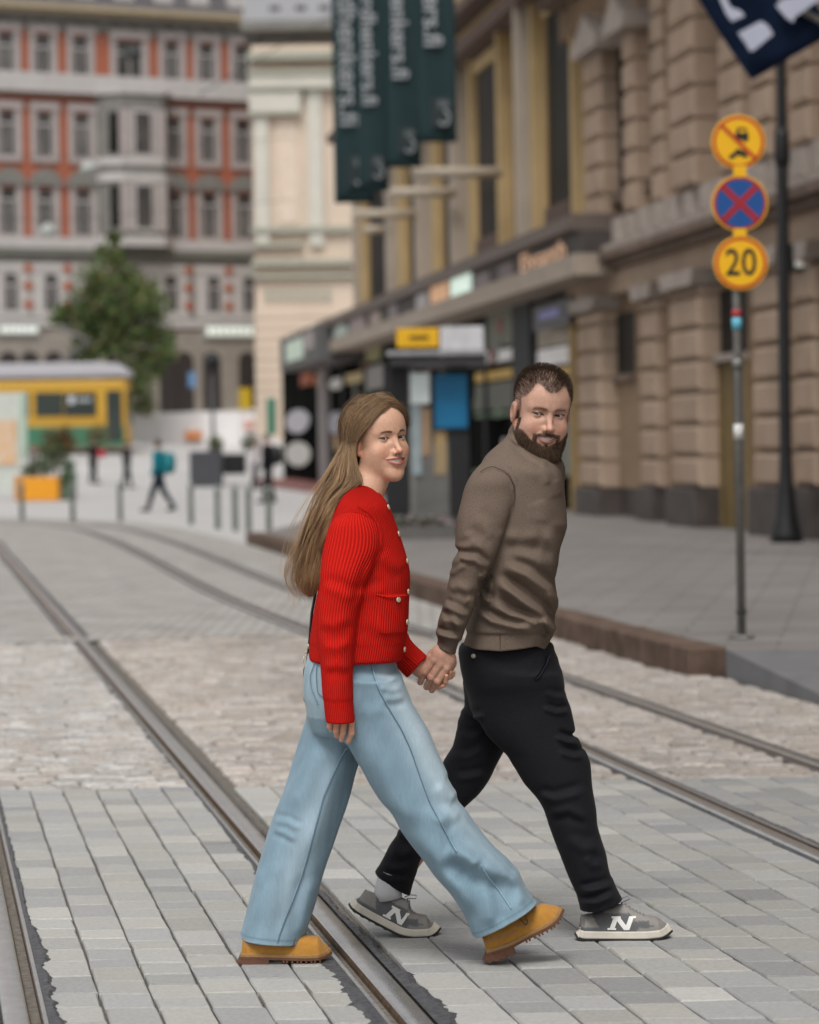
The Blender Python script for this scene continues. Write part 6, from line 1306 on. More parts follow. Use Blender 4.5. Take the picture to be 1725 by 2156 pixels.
def trainer(zz, spine, Y, hf, nn, parent=mo_):
    t_ = empty('trainer', tuple(at(*zz(*spine[1]), Y))); t_.parent = parent; t_.location = tuple(np.array(t_.location) - np.array(parent.location))
    S_, T, U, s, w, tp, slab, up = shoe(t_, 'trainer', zz, spine, Y, hf, [(0, .026), (.1, .035), (.3, .036), (.5, .040), (.72, .049), (.86, .045), (.95, .034), (1, .016)], .010, (M_suede,), .03, tcol)
    slab(.006, .029, .0038, 'midsole', M_mid); slab(-.001, .0075, .0030, 'outsole', M_out)
    for k in np.arange(.05, .9, .085): slab(-.003, .0005, .0026, 'tread', M_out, k, k + .05)
    # N emblem on the side
    n = len(s); fr0 = lambda sv, h, o=0: (lambda i: S_[i] + U[i] * h + T[i] * 0 + np.array([0, -w[i] * (max(0, 1 - (2 * (h - .024) / (tp[i] - .024) / 2) ** 2) ** .31) - .0025 - o, 0]))(int(np.clip(sv, 0, 1) * (n - 1)))
    P_ = lambda a_, h: (lambda q: q)(fr0(a_, h) * (1 - ((a_ * (n - 1)) % 1)) + fr0(a_ + 1 / (n - 1), h) * ((a_ * (n - 1)) % 1))
    sl = .05; x0, x1, y0, y1 = nn; V_ = []; F_ = []
    def bar(a_, b_, wd):
        k = 7; 
        for j in range(k + 1):
            t = j / k; c = (a_[0] * (1 - t) + b_[0] * t, a_[1] * (1 - t) + b_[1] * t)
            for sg in (-.5, .5): V_.append(P_(c[0] + sg * wd, c[1]))
        b0 = len(V_) - 2 * (k + 1)
        for j in range(k): F_.append((b0 + 2 * j, b0 + 2 * j + 1, b0 + 2 * j + 3, b0 + 2 * j + 2))
    bw = .048; bar((x0 + bw / 2 - .02, y0), (x0 + bw / 2 + sl - .02, y1), bw); bar((x1 - bw / 2 - .0, y0), (x1 - bw / 2 + sl, y1), bw); bar((x0 + bw / 2 + sl - .02, y1), (x1 - bw / 2, y0), bw * 1.2)
    def bar2(a_, b_, hh):
        k = 4
        for j in range(k + 1):
            t = j / k; c = a_[0] * (1 - t) + b_ * t
            for sg in (0, hh): V_.append(P_(c, a_[1] + sg))
        b0 = len(V_) - 2 * (k + 1)
        for j in range(k): F_.append((b0 + 2 * j, b0 + 2 * j + 1, b0 + 2 * j + 3, b0 + 2 * j + 2))
    bar2((x0 - .035, y0), x0 + bw + .002, .006); bar2((x1 + .015, y1 - .006), x1 + sl + .02, .006); bar2((x0 + sl - .045, y1 - .006), x0 + sl + bw, .006)
    o = mesh_obj('emblem', np.array(V_), F_, M_nlogo, t_); so_ = o.modifiers.new('thick', 'SOLIDIFY'); so_.thickness = .0016; so_.offset = 0
    b = MB()
    for sv in np.arange(.50, .72, .035):
        i = int(sv * (n - 1)); c = S_[i] + U[i] * (tp[i] + .002); b.tube([c + np.array([0, -.022, 0]) - U[i] * .009, c + np.array([0, -.008, 0]), c + np.array([0, .010, 0]), c + np.array([0, .02, 0]) - U[i] * .005], .0023, 6)
    i = int(.47 * (n - 1)); c = S_[i] + U[i] * (tp[i] + .004)
    b.tube([c, c + U[i] * .015 + T[i] * .012, c + U[i] * .024 + T[i] * .030 + np.array([0, -.01, 0]), c + U[i] * .012 + T[i] * .034, c + T[i] * .008], .0018, 6); b.build('lace', mat('grey_lace', (.20, .20, .21), .8), t_, smooth=True)
    return t_, S_, U, T, tp, w, s
HT = [(0, .066), (.06, .074), (.2, .080), (.33, .094), (.43, .108), (.52, .108), (.60, .090), (.70, .074), (.82, .066), (.91, .058), (.97, .045), (1, .026)]
trainer(zb, [(856, 690), (872, 716), (1000, 718), (1150, 718), (1300, 716), (1400, 712), (1470, 700), (1512, 672)], YM - .07, HT, (.37, .55, .034, .076))
YR_ = YM + .06
tr = trainer(z10, [(178, 978), (215, 1030), (420, 1150), (640, 1265), (860, 1375), (1010, 1403), (1200, 1402), (1340, 1388), (1412, 1310)], YR_, HT, (.37, .55, .034, .076))
a0, a1 = P3(z10, 640, 740, YR_), P3(z10, 760, 860, YR_)
b = MB(); b.tube([P3(z10, 760, 560, YR_), P3(z10, 720, 680, YR_), P3(z10, 700, 800, YR_), P3(z10, 720, 900, YR_)], [.040, .042, .044, .042], 16); b.build('sock', M_sock, mo_, smooth=True)
# ================================================================ THINGS IN THE STREET
M_met = mat('galvanised_steel', (.16, .16, .155), .5, .5, c2=(.23, .225, .21), scale=12); M_dk = mat('dark_painted_steel', (.012, .012, .013), .45, var=.2)
# ---- long dark banners hanging in front of the ochre building, letters run downwards
M_ban = mat('dark_teal_banner', (.022, .042, .046), .75, var=.12, scale=.7); M_btx = mat('banner_lettering', (.30, .32, .34), .7, var=.05); M_bfaint = mat('banner_faint_print', (.035, .045, .048), .8); M_rod = mat('pale_bracket', (.42, .36, .29), .6)
BAN = [(705, 790, 428, 63.0, 395), (760, 820, 404, 60.0, 328), (822, 888, 353, 57.0, 250), (888, 963, 300, 54.0, 146)]
lab = ['dark green street banner hanging lowest and farthest left of the row of four', 'dark green street banner, second from the left in the row of four', 'dark green street banner, third from the left in the row of four', 'dark green street banner hanging highest and farthest right in the row of four']
for i, (x0, x1, yb, Yd, yfi) in enumerate(BAN):
    e_ = empty('banner', tuple(at((x0 + x1) / 2, yb, Yd)), lab[i], 'banner', 'dark green banners above the street'); P_ = lambda px, py, o=0: at(px, py, Yd - o)
    a, b_ = P_(x0 - (4 if i else 0), yb), P_(x1, yb); top = P_(x0, -260)[2]; n = 26; V = []; F = []
    for r_ in range(n + 1):
        z = a[2] + (top - a[2]) * r_ / n
        for c in range(9): t = c / 8; V.append((a[0] + (b_[0] - a[0]) * t, Yd + .03 * math.sin(t * 5 + z * .9 + i) + .02 * math.sin(z * 2.3 + 3 * t), z))
    F = [(r_ * 9 + c, r_ * 9 + c + 1, (r_ + 1) * 9 + c + 1, (r_ + 1) * 9 + c) for r_ in range(n) for c in range(8)]
    o = mesh_obj('cloth', V, F, M_ban, e_, True); m_ = o.modifiers.new('t', 'SOLIDIFY'); m_.thickness = .01
    sc = (b_[0] - a[0]); zb = a[2]
    cu = bpy.data.curves.new('t', 'FONT'); cu.body = 'nordhenkers.fi'; cu.size = sc * .70; cu.extrude = .004; cu.offset = .010; o_ = bpy.data.objects.new('t', cu); col.objects.link(o_); me = bpy.data.meshes.new_from_object(o_.evaluated_get(bpy.context.evaluated_depsgraph_get())); bpy.data.objects.remove(o_)
    co = np.array([v.co[:] for v in me.vertices]); co[:, 0] *= 1.05; xm = co[:, 0].max(); zf = P_(x0, yfi)[2] if i == 0 else P_(x0, [395, 328 - 2, 250 - 6, 143][i] if i != 1 else 330)[2]
    zf = P_(x0, [400 - 133, 335 - 113, 250 - 85, 97][i] + 0)[2] if False else P_((x0 + x1) / 2, [265, 222, 167, 98][i])[2]
    W = np.stack([a[0] + sc * .17 + co[:, 1] * 1.0, np.full(len(co), Yd - .075) - co[:, 2], zf - (co[:, 0] - xm)], 1)
    mesh_obj('lettering', W, [tuple(p.vertices) for p in me.polygons], M_btx, e_); bpy.data.meshes.remove(me)
    q = MB(); zq = zb + sc * .38; xq = a[0] + sc * .32; q.box(xq, xq + sc * .52, Yd - .085, Yd - .07, zq, zq + sc * .80); q.build('emblem_ground', M_bfaint, e_)
    q = MB(); q.tube([(xq + sc * .34 + sc * .14 * math.cos(t), Yd - .1, zq + sc * .25 + sc * .2 * math.sin(t)) for t in np.linspace(-2.6, 1.6, 10)], sc * .035, 6); q.build('emblem_ring', M_btx, e_, smooth=True)
    q = MB(); q.box(xq + sc * .18, xq + sc * .48, Yd - .105, Yd - .09, zq + sc * .52, zq + sc * .72); q.build('emblem_bar', mat('banner_emblem', (.09, .105, .11), .7), e_)
for (xa, xb, py, lb) in ((868, 1056, 363, 'pale horizontal flag bracket, highest of four below the banners'), (808, 960, 405, 'pale horizontal flag bracket, second from the top below the banners'), (742, 876, 450, 'pale horizontal flag bracket, third from the top below the banners'), (768, 812, 483, 'short pale horizontal flag bracket, lowest below the banners')):
    s_ = onplane(xb, py, Pf - fy * .3, fy); p1 = s_; p0 = at(xa, py, s_[1] - .2); q = MB(); q.tube([p0, p1], .12, 8); q.build('bracket', M_rod, None, smooth=True)
    o = [k for k in col.objects if k.name.startswith('bracket')][-1]
for o, lb in zip([k for k in col.objects if k.name.startswith('bracket')], ('pale horizontal flag bracket, highest of the four below the banners', 'pale horizontal flag bracket, second from the top of the four', 'pale horizontal flag bracket, third from the top of the four', 'short pale flag bracket, lowest of the four below the banners')): tag(o, lb, 'flag bracket', 'flag brackets on the ochre building'); o.name = 'flag_bracket'

# ---- navy flag at the top right
YFl = 31.0
fl_ = empty('flag', tuple(at(1580, 167, YFl)), 'navy blue flag with white letters hanging from a slanted pole at the top right', 'flag')
A_, B_, C_ = at(1583, 168, YFl), at(1400, -110, YFl), at(1760, 66, YFl)
V = []; nn_ = 12
wv = lambda u, v: .07 * math.sin(u * 5 + v * 2) + .04 * math.sin(v * 8)
for i in range(nn_ + 1):
    for j in range(nn_ + 1): u, v = i / nn_, j / nn_; p = A_ + (B_ - A_) * u + (C_ - A_) * v; V.append(p + np.array([0, wv(u, v), 0]))
o = mesh_obj('cloth', V, [(i * 13 + j, i * 13 + j + 1, (i + 1) * 13 + j + 1, (i + 1) * 13 + j) for i in range(12) for j in range(12)], mat('navy_cloth', (.005, .010, .028), .8, c2=(.007, .018, .045), scale=1.5), fl_, True); m_ = o.modifiers.new('t', 'SOLIDIFY'); m_.thickness = .008
zf_ = zoomer(1415, 0, .1797); M_ft = mat('flag_letters', (.42, .44, .54), .8, var=.04)
for pl in ([(540, -60), (640, -60), (655, 20), (700, 90), (800, 120), (855, 185), (705, 252), (640, 170)], [(775, 385), (1040, 245), (1120, 290), (1190, 400), (960, 590), (915, 600), (860, 500)], [(1215, 60), (1330, -20), (1760, -60), (1725, 0), (1440, 200), (1420, 260), (1340, 210)]):
    q = MB(); pts = [at(*zf_(u, v), YFl - .14) for u, v in pl]; n_ = len(pts); q.add(pts + [p + np.array([0, .02, 0]) for p in pts], [tuple(range(n_)), tuple(range(2 * n_ - 1, n_ - 1, -1))] + [(i, i + n_, (i + 1) % n_ + n_, (i + 1) % n_) for i in range(n_)]); q.build('letter', M_ft, fl_)
q = MB(); q.tube([B_ + (B_ - A_) * .08, C_ + (C_ - A_) * .0 + (C_ - B_) * .6], .035, 8); q.build('pole', M_met, fl_, smooth=True)

# ---- traffic sign post on the raised pavement
sp = at(1562, 1343, 20.1); sp = gnd(1562, 1343, .185); YS = sp[1]
sg = empty('sign_post', tuple(sp), 'grey pole with three round traffic signs: no motor vehicles, no stopping, speed limit 20', 'traffic sign')
q = MB(); q.tube([(sp[0], YS, .18), (at(1551, 600, YS)[0], YS, at(1551, 600, YS)[2]), (at(1555, 245, YS)[0], YS, at(1555, 245, YS)[2])], .030, 12); q.lathe([(.09, .185), (.085, .20), (.035, .21)], 14, (sp[0], YS)); q.build('pole', M_met, sg, smooth=True)
pp_ = lambda py: at(1562 - (1343 - py) * .0158, py, YS)
for (y0, y1, m, nm) in ((652, 668, mat('red_sticker', (.35, .03, .04), .5), 'sticker'), (669, 695, mat('cyan_sticker', (.12, .42, .55), .5), 'sticker'), (893, 925, mat('white_sticker', (.6, .6, .58), .5), 'sticker'), (755, 778, M_met, 'clamp'), (1285, 1292, M_dk, 'clamp')):
    a, b_ = pp_(y1), pp_(y0); q = MB(); q.tube([a, b_], .0335 if nm == 'sticker' else .037, 14); q.build(nm, m, sg, smooth=True)
M_yel = mat('sign_yellow', (.78, .42, .004), .55, var=.03); M_ord = mat('sign_red_orange', (.45, .045, .010), .55, var=.05); M_blu = mat('sign_blue', (.004, .065, .25), .55, var=.05); M_redx = mat('sign_red', (.30, .012, .022), .55); M_blk = mat('sign_black', (.012, .012, .010), .6)
def disc(px, py, r_px, bg, parts_fn, nm, rim=M_ord, rw=.17):
    c = at(px, py, YS - .045); r = r_px / FPX * YS
    q = MB().frame(c, (1, 0, 0), (0, 0, 1), (0, -1, 0))       # local z towards the camera
    q.lathe([(r * .98, -.012), (r, -.008), (r, .0), (r * .985, .002)], 40); d_ = q.build(nm, M_yel, sg)
    q = MB().frame(c, (1, 0, 0), (0, 0, 1), (0, -1, 0)); q.lathe([(r * (1 - .055), .002), (r * (1 - .055), .0045)], 40); q.build('rim', rim, d_)
    q = MB().frame(c, (1, 0, 0), (0, 0, 1), (0, -1, 0)); q.lathe([(r * (1 - rw), .0045), (r * (1 - rw), .0065)], 40); q.build('face', bg, d_)
    parts_fn(c, r, d_)
def band(c, ang, w, L, m, d_, z=.0085, nm='bar'):
    q = MB().frame(c, (math.cos(ang), 0, math.sin(ang)), (-math.sin(ang), 0, math.cos(ang)), (0, -1, 0)); q.box(-L, L, -w, w, .0065, z); q.build(nm, m, d_)
def s1(c, r, d_):
    q = MB().frame(c); k = r
    # car from the front and a motorcycle, drawn as on the sign
    car = [(.02, .50), (.34, .50), (.40, .30), (.44, .26), (.44, .04), (.36, .04), (.36, -.03), (.27, -.03), (.27, .04), (.09, .04), (.09, -.03), (.0, -.03), (.0, .04), (-.06, .04), (-.06, .26), (-.02, .30)]
    car = [(x - .07, y + .02) for x, y in car]
    q.prism([(x * k, y * k) for x, y in car[::-1]], -.0095, -.006); q.build('car_symbol', M_blk, d_)
    q = MB().frame(c); q.prism([(x * k, y * k) for x, y in [(.05, .44), (.23, .44), (.27, .33), (.0, .33)][::-1]], -.0115, -.009); q.build('car_window', M_yel, d_)
    moto = [(-.38, -.52), (-.20, -.40), (-.10, -.30), (-.02, -.22), (.06, -.30), (.16, -.30), (.30, -.44), (.34, -.58), (.18, -.58), (.10, -.50), (-.12, -.50), (-.16, -.60), (-.32, -.62)]
    q = MB().frame(c); q.prism([(x * k, y * k) for x, y in moto], -.0095, -.006); q.build('motorcycle_symbol', M_blk, d_)
    band(c, math.radians(-45), r * .065, r * .86, M_ord, d_, .0125)
def s2(c, r, d_): band(c, math.radians(45), r * .115, r * .86, M_redx, d_); band(c, math.radians(-45), r * .115, r * .86, M_redx, d_, .0095)
def s3(c, r, d_):
    q = MB().frame(c); n0 = len(q.V); text_mb('20', r * 1.42, q, 0, 0, 0, bold=r * .012); V_ = np.array(q.V) - c; x0, x1 = V_[:, 0].min(), V_[:, 0].max(); z0, z1 = V_[:, 2].min(), V_[:, 2].max()
    V_[:, 0] = (V_[:, 0] - (x0 + x1) / 2) * (r * 1.14 / (x1 - x0)); V_[:, 2] = (V_[:, 2] - (z0 + z1) / 2) * (r * 1.0 / (z1 - z0)) + r * .04; V_[:, 1] = -.010 + V_[:, 1] * .1; F_ = q.F; q = MB().frame(c); q.add(V_, F_); q.build('number', M_blk, d_)
disc(1555, 299, 57, M_yel, s1, 'no_motor_vehicles_sign'); disc(1558, 428, 59, M_blu, s2, 'no_stopping_sign', M_redx, .15); disc(1560, 554, 57, M_yel, s3, 'speed_limit_sign')
for a, b_ in ((350, 374), (482, 500)): q = MB(); q.box(at(1543, a, YS)[0], at(1570, a, YS)[0], YS - .05, YS - .035, at(1557, b_, YS)[2], at(1557, a, YS)[2]); q.build('bracket', M_yel, sg)

# ---- black lamp column in front of the stone building
lp0 = gnd(1657, 1142, .18); YL = lp0[1]; lt = at(1644, 120, YL)
lp = empty('lamp_column', tuple(lp0), 'tall black column with flared foot in front of the rusticated stone building', 'street lamp')
q = MB().frame((lp0[0], lp0[1], .18)); q.lathe([(.22, 0), (.20, .12), (.14, .35), (.10, .8), (.085, 1.2), (.08, 5.3), (.07, 5.5), (.065, 9.5), (.06, 13)], 18); q.build('column', M_dk, lp, smooth=True)
q = MB().frame((lp0[0], lp0[1], .18)); q.lathe([(.09, 4.95), (.11, 5.05), (.10, 5.35), (.08, 5.45)], 18); q.build('collar', M_dk, lp, smooth=True)
q = MB(); q.tube([(lp0[0], lp0[1], 13.1), (lp0[0] - .4, lp0[1], 13.8), (lp0[0] - 1.2, lp0[1], 14)], .05, 8); q.build('arm', M_dk, lp, smooth=True)
q = MB().frame((lp0[0] - 1.3, lp0[1], 13.6)); q.lathe([(.05, .45), (.28, .25), (.30, .05), (.22, -.02)], 16); q.build('lantern', M_dk, lp, smooth=True)

# ---- tram stop shelter with screens
YK = 42.4; K_ = lambda px, py, d=0: at(px, py, YK + d)
ks = empty('tram_stop_shelter', tuple(K_(900, 1131)), 'dark tram stop shelter with yellow and white signs on its roof and a blue screen', 'shelter')
def kb(nm, x0, x1, y0, y1, d0, d1, m, bev=0): q = MB(); a, b_ = K_(x0, y1), K_(x1, y0); q.box(a[0], b_[0], YK + d0, YK + d1, a[2], b_[2]); return q.build(nm, m, ks, bevel=bev)
kb('roof', 820, 1020, 752, 772, -.5, 1.4, mat('shelter_roof', (.035, .035, .038), .4))
kb('roof_edge', 815, 1022, 738, 751, -.55, -.4, mat('roof_edge_grey', (.30, .30, .31), .5))
r1_ = kb('yellow_sign', 836, 923, 692, 733, -.35, -.25, mat('yellow_sign_board', (.72, .40, .01), .5))
q = MB(); a, b_ = K_(862, 716), K_(902, 708); q.box(a[0], b_[0], YK - .37, YK - .35, a[2], b_[2]); q.build('lettering', mat('dark_brown_letters', (.10, .06, .01), .6), r1_)
kb('white_sign', 927, 1017, 688, 750, -.35, -.25, mat('white_sign_board', (.52, .52, .54), .5))
for x0, x1 in ((812, 860), (948, 986)): kb('pillar', x0, x1, 773, 1128, .0, .35, M_dk)
kb('post', 866, 872, 773, 1128, .0, .1, M_met); kb('rail', 986, 1062, 1013, 1022, .3, .36, M_met)
kb('screen', 916, 984, 787, 903, -.08, .0, mat('blue_screen', (.004, .09, .20), .4, c2=(.005, .13, .27), scale=3, emit=(.0, .10, .22), estr=.12), .02)
kb('information_panel', 865, 904, 785, 850, -.06, .0, mat('pale_panel', (.50, .56, .54), .4, emit=(.5, .56, .55), estr=.22))
kb('glare_strip', 868, 886, 852, 1000, -.02, .02, mat('bluish_glare', (.26, .31, .33), .3)); kb('poster', 888, 906, 858, 960, .0, .03, mat('warm_poster', (.30, .20, .12), .6)); kb('poster', 916, 940, 905, 1000, .0, .03, mat('orange_brown_poster', (.36, .24, .10), .6, c2=(.22, .19, .14), scale=3))  # bluish strip is glare on the glass, put in as a panel
kb('glass_wall', 872, 946, 930, 1110, .02, .05, mat('dim_glass', (.10, .11, .105), .15, c2=(.16, .15, .14), scale=3)); kb('bench', 880, 960, 1050, 1062, .1, .5, M_dk)
tr2 = empty('flower_trough', tuple(K_(860, 1122)), 'long grey flower trough with pink blossoms at the foot of the tram stop shelter', 'planter')
q = MB(); a, b_ = K_(795, 1124, -.5), K_(960, 1106, -.5); q.box(a[0], b_[0], YK - .7, YK - .35, .18, .36); q.build('trough', mat('grey_trough', (.11, .105, .10), .7), tr2)
fr_ = np.random.default_rng(4)
def leaves(name, cen, rad, n, size, m, parent, colr, seed=0, flat=1.0, shell=.5):
    h = np.random.default_rng(seed); d = h.normal(0, 1, (n, 3)); d /= np.linalg.norm(d, axis=1)[:, None]; r = h.random(n) ** shell; c = np.array(cen) + d * r[:, None] * np.array(rad)
    a = h.normal(0, 1, (n, 3)); a[:, 2] *= flat; a /= np.linalg.norm(a, axis=1)[:, None]; b_ = np.cross(a, h.normal(0, 1, (n, 3))); b_ /= np.linalg.norm(b_, axis=1)[:, None]; s_ = size * h.uniform(.6, 1.3, n)[:, None]
    V = np.stack([c - a * s_, c + b_ * s_ * .45, c + a * s_, c - b_ * s_ * .45], 1).reshape(-1, 3); Fq = np.arange(4 * n).reshape(n, 4).astype(np.int32); k = np.array(colr)[h.integers(len(colr), size=n)]; return V, Fq, k.repeat(4, 0) * h.uniform(.75, 1.25, (n, 1)).repeat(4, 0)
M_leaf = mat('leaf', (1, 1, 1), .6, var=.1, vcol=True, spec=.3)
def leafobj(name, specs, parent, size, colr, seed=1, m=M_leaf):
    VV, FF_, CC = [], [], []; off = 0
    for k, (c, r, n) in enumerate(specs): v, f, c_ = leaves(name, c, r, n, size, m, parent, colr, seed + k); VV.append(v); FF_.append(f + off); CC.append(c_); off += len(v)
    return mesh_obj(name, np.concatenate(VV), np.concatenate(FF_), m, parent, False, colors=np.concatenate(CC))
leafobj('blossoms', [(K_(px, 1100, -.5), (.16, .14, .10), 90) for px in range(800, 960, 22)], tr2, .04, [(.05, .09, .03), (.30, .20, .24), (.36, .30, .32), (.06, .1, .04)], 3)

# ---- steel bollards along the tracks
bl = None; BX = [(47, 1094), (154, 1098), (254, 1098), (403, 1105), (459, 1115), (496, 1119), (524, 1120), (567, 1121)]
blab = ['grey bollard farthest left, in front of the orange planter', 'grey bollard just right of the orange planter', 'grey bollard left of the walker with the teal backpack', 'grey bollard just right of the walker with the teal backpack', 'fifth grey bollard from the left', 'sixth grey bollard from the left', 'grey bollard second from the right in the row', 'grey bollard farthest right, at the end of the raised kerb']
for (px, py), lb in zip(BX, blab):
    p = gnd(px, py, 0)
    if bl is None:
        bl = empty('bollard', tuple(p)); q = MB().frame(p); q.lathe([(.055, 0), (.055, .78), (.06, .785), (.058, .82), (.02, .84)], 14); q.build('post', mat('green_grey_steel', (.24, .27, .235), .6, .0), bl, smooth=True); q = MB().frame(p); q.lathe([(.0565, .62), (.0575, .63), (.0575, .69), (.0565, .70)], 14); q.build('band', M_met, bl, smooth=True); o = bl
    else: o = copy_tree(bl)
    o.location = tuple(p); tag(o, lb, 'bollard', 'bollards beside the tram tracks')

# ---- tram
YT = 125.0; T_ = lambda px, py, d=0: at(px, py, YT + d)
tm = empty('tram', tuple(T_(60, 952)), 'yellow and green tram with pale grey roof standing in front of the leafy tree', 'tram')
M_ty = mat('tram_yellow', (.50, .285, .03), .4, var=.04); M_tg = mat('tram_green', (.04, .16, .09), .4); M_tr = mat('tram_roof', (.42, .41, .44), .5, var=.06); M_tgl = mat('tram_glass', (.02, .03, .027), .15, c2=(.045, .055, .05), scale=.5)
def tb(nm, x0, x1, y0, y1, d0, d1, m, bev=0): q = MB(); a, b_ = T_(x0, y1), T_(x1, y0); q.box(a[0], b_[0], YT + d0, YT + d1, a[2], b_[2]); return q.build(nm, m, tm, bevel=bev)
body_ = tb('body', -330, 266, 797, 950, 0, 2.4, M_ty, .12)
zz0, zz1 = T_(0, 797)[2], T_(0, 766)[2]; x0, x1 = T_(-335, 0)[0], T_(272, 780)[0]
q = MB().frame((0, YT, 0)); q.prism([(x0, zz0), (x0, zz1), (x1 - 1.2, zz1), (x1 - .5, zz1 - .08), (x1 - .1, zz1 - .35), (x1, zz0)], -.05, 2.45); q.build('roof', M_tr, tm, bevel=.05)
tb('gutter', -330, 262, 790, 798, -.08, -.02, mat('dark_gutter', (.10, .10, .11), .5))
for (a, b_) in ((-320, -250), (-240, -170), (-160, -90), (-80, -10), (-2, 62), (75, 133), (136, 203)): tb('window', a, b_, 826, 877, -.03, .02, M_tgl)
tb('door', 226, 256, 822, 930, -.04, .02, M_tgl); tb('windscreen', 262, 270, 822, 890, .2, 2.2, M_tgl); tb('lower_panel', -330, 262, 896, 948, -.03, .02, M_tg, .02); tb('waist_stripe', -330, 222, 880, 892, -.035, -.005, M_ty)
lg = tb('reflected_logo', 145, 157, 834, 850, -.06, -.035, mat('white_disc', (.55, .57, .60), .5), .05); tb('reflected_lettering', 163, 193, 838, 846, -.06, -.035, mat('pale_letters', (.34, .36, .38), .5))  # pale panels standing in for an advert reflected in the window
for px in (-280, -120, 40, 200):
    q = MB(); c = T_(px, 944); q.lathe([(.3, -.06), (.33, -.03), (.33, .03), (.3, .06)], 16); Vw = np.array(q.V); q2 = MB(); q2.add(np.stack([Vw[:, 0] + c[0], Vw[:, 2] + YT + .12, Vw[:, 1] + c[2]], 1), q.F); q2.build('wheel', M_dk, tm)
q = MB(); q.tube([T_(120, 766, 1), T_(185, 716, 1), T_(120, 690, 1)], .07, 6); q.tube([T_(135, 766, 1.6), T_(195, 718, 1.6), T_(128, 690, 1.6)], .05, 6); q.tube([T_(95, 690, .6), T_(150, 688, .6)], .05, 6); q.tube([T_(120, 690, .6), T_(120, 690, 1.8)], .04, 6); q.build('pantograph', M_met, tm, smooth=True)

# ---- tree behind the tram
YR2 = 131.0; tb_ = at(235, 905, YR2); gz_ = float(terrain(tb_[0], YR2))
te_ = empty('tree', (tb_[0], YR2, gz_), 'broad leafy green tree behind the tram', 'tree')
q = MB(); q.tube([(tb_[0], YR2, gz_), (tb_[0] + .05, YR2, gz_ + 2), (tb_[0] - .05, YR2, gz_ + 4), (tb_[0], YR2, gz_ + 7.5)], [.22, .17, .13, .04], 8)
for k in range(9): a = k * 2.4; z = gz_ + 2.2 + k * .45; q.tube([(tb_[0], YR2, z), (tb_[0] + 1.3 * math.cos(a), YR2 + 1.3 * math.sin(a), z + .9), (tb_[0] + 2.2 * math.cos(a), YR2 + 2 * math.sin(a), z + 1.3)], [.09, .05, .02], 6)
q.build('trunk', mat('bark', (.08, .065, .05), .9), te_)
lobes = [(240, 500, 18), (235, 540, 34), (262, 585, 42), (205, 590, 48), (300, 612, 36), (232, 640, 66), (175, 650, 45), (320, 640, 40), (280, 670, 62), (130, 668, 30), (200, 690, 55), (335, 705, 38), (250, 730, 62), (320, 760, 42), (185, 735, 36), (290, 800, 45), (250, 820, 40), (300, 848, 30), (352, 742, 26)]
leafobj('crown', [(at(px, py, YR2 + fr_.uniform(-1.2, .9)), (r / 46.6 * 1.05, r / 46.6 * 1.2, r / 46.6 * .95), int(80 + r * r * .16)) for px, py, r in lobes], te_, .16, [(.07, .13, .035), (.10, .16, .045), (.045, .085, .025), (.14, .16, .05), (.17, .15, .06)], 40)

# ---- white site barrier, lamp, small signs beyond the square
def simple(nm, lab_, cat_, x0, x1, y0, y1, Y, th, m, grp=None, bev=0):
    a, b_ = at(x0, y1, Y), at(x1, y0, Y); q = MB(); q.box(a[0], b_[0], Y, Y + th, a[2], b_[2]); o = q.build(nm, m, None, bevel=bev); return tag(o, lab_, cat_, grp)
YB = 133.0; br = empty('barrier', tuple(at(405, 929, YB)), 'long white barrier across the far side of the square', 'barrier')
for k, (x0, x1, y0) in enumerate(((272, 330, 869), (332, 392, 868), (394, 452, 866), (454, 505, 868), (507, 536, 872))):
    q = MB(); a, b_ = at(x0, 929, YB), at(x1, y0, YB); q.box(a[0], b_[0], YB, YB + .25, a[2] - .3, b_[2]); q.build('panel', mat('barrier_white', (.74, .72, .71), .6, var=.05, scale=1), br, bevel=.03)
q = MB(); a, b_ = at(390, 925, YB - .3), at(424, 908, YB - .3); q.box(a[0], b_[0], YB - .35, YB - .05, a[2], b_[2]); q.build('orange_block', mat('orange_plastic', (.62, .22, .06), .5), br)
q = MB(); a, b_ = at(514, 905, YB - .1), at(536, 884, YB - .1); q.box(a[0], b_[0], YB - .12, YB - .01, a[2], b_[2]); q.build('red_patch', mat('pale_red', (.55, .32, .27), .6), br)
ll = empty('street_lamp', tuple(at(449, 912, 120)), 'dark old-style street lamp standing in front of the white barrier', 'street lamp'); c = at(449, 935, 120); q = MB().frame((c[0], 120, terrain(c[0], 120))); hgt = at(447, 742, 120)[2] - float(terrain(c[0], 120))
q.lathe([(.16, 0), (.14, .5), (.08, .8), (.06, hgt - .9)], 10); q.build('post', mat('grey_iron', (.07, .07, .075), .5), ll, smooth=True); q = MB().frame((c[0], 120, terrain(c[0], 120))); q.lathe([(.06, hgt - .9), (.32, hgt - .5), (.36, hgt - .2), (.1, hgt)], 10); q.build('lantern', M_dk, ll, smooth=True)
simple('banner_sign', 'small blue sign near the old street lamp', 'sign', 397, 412, 783, 816, 132, .1, mat('sign_pale_blue', (.13, .26, .46), .5))
simple('utility_cabinet', 'narrow green cabinet left of the shop corner', 'cabinet', 562, 580, 838, 915, 108, .5, mat('cabinet_green', (.06, .20, .13), .5), bev=.03)
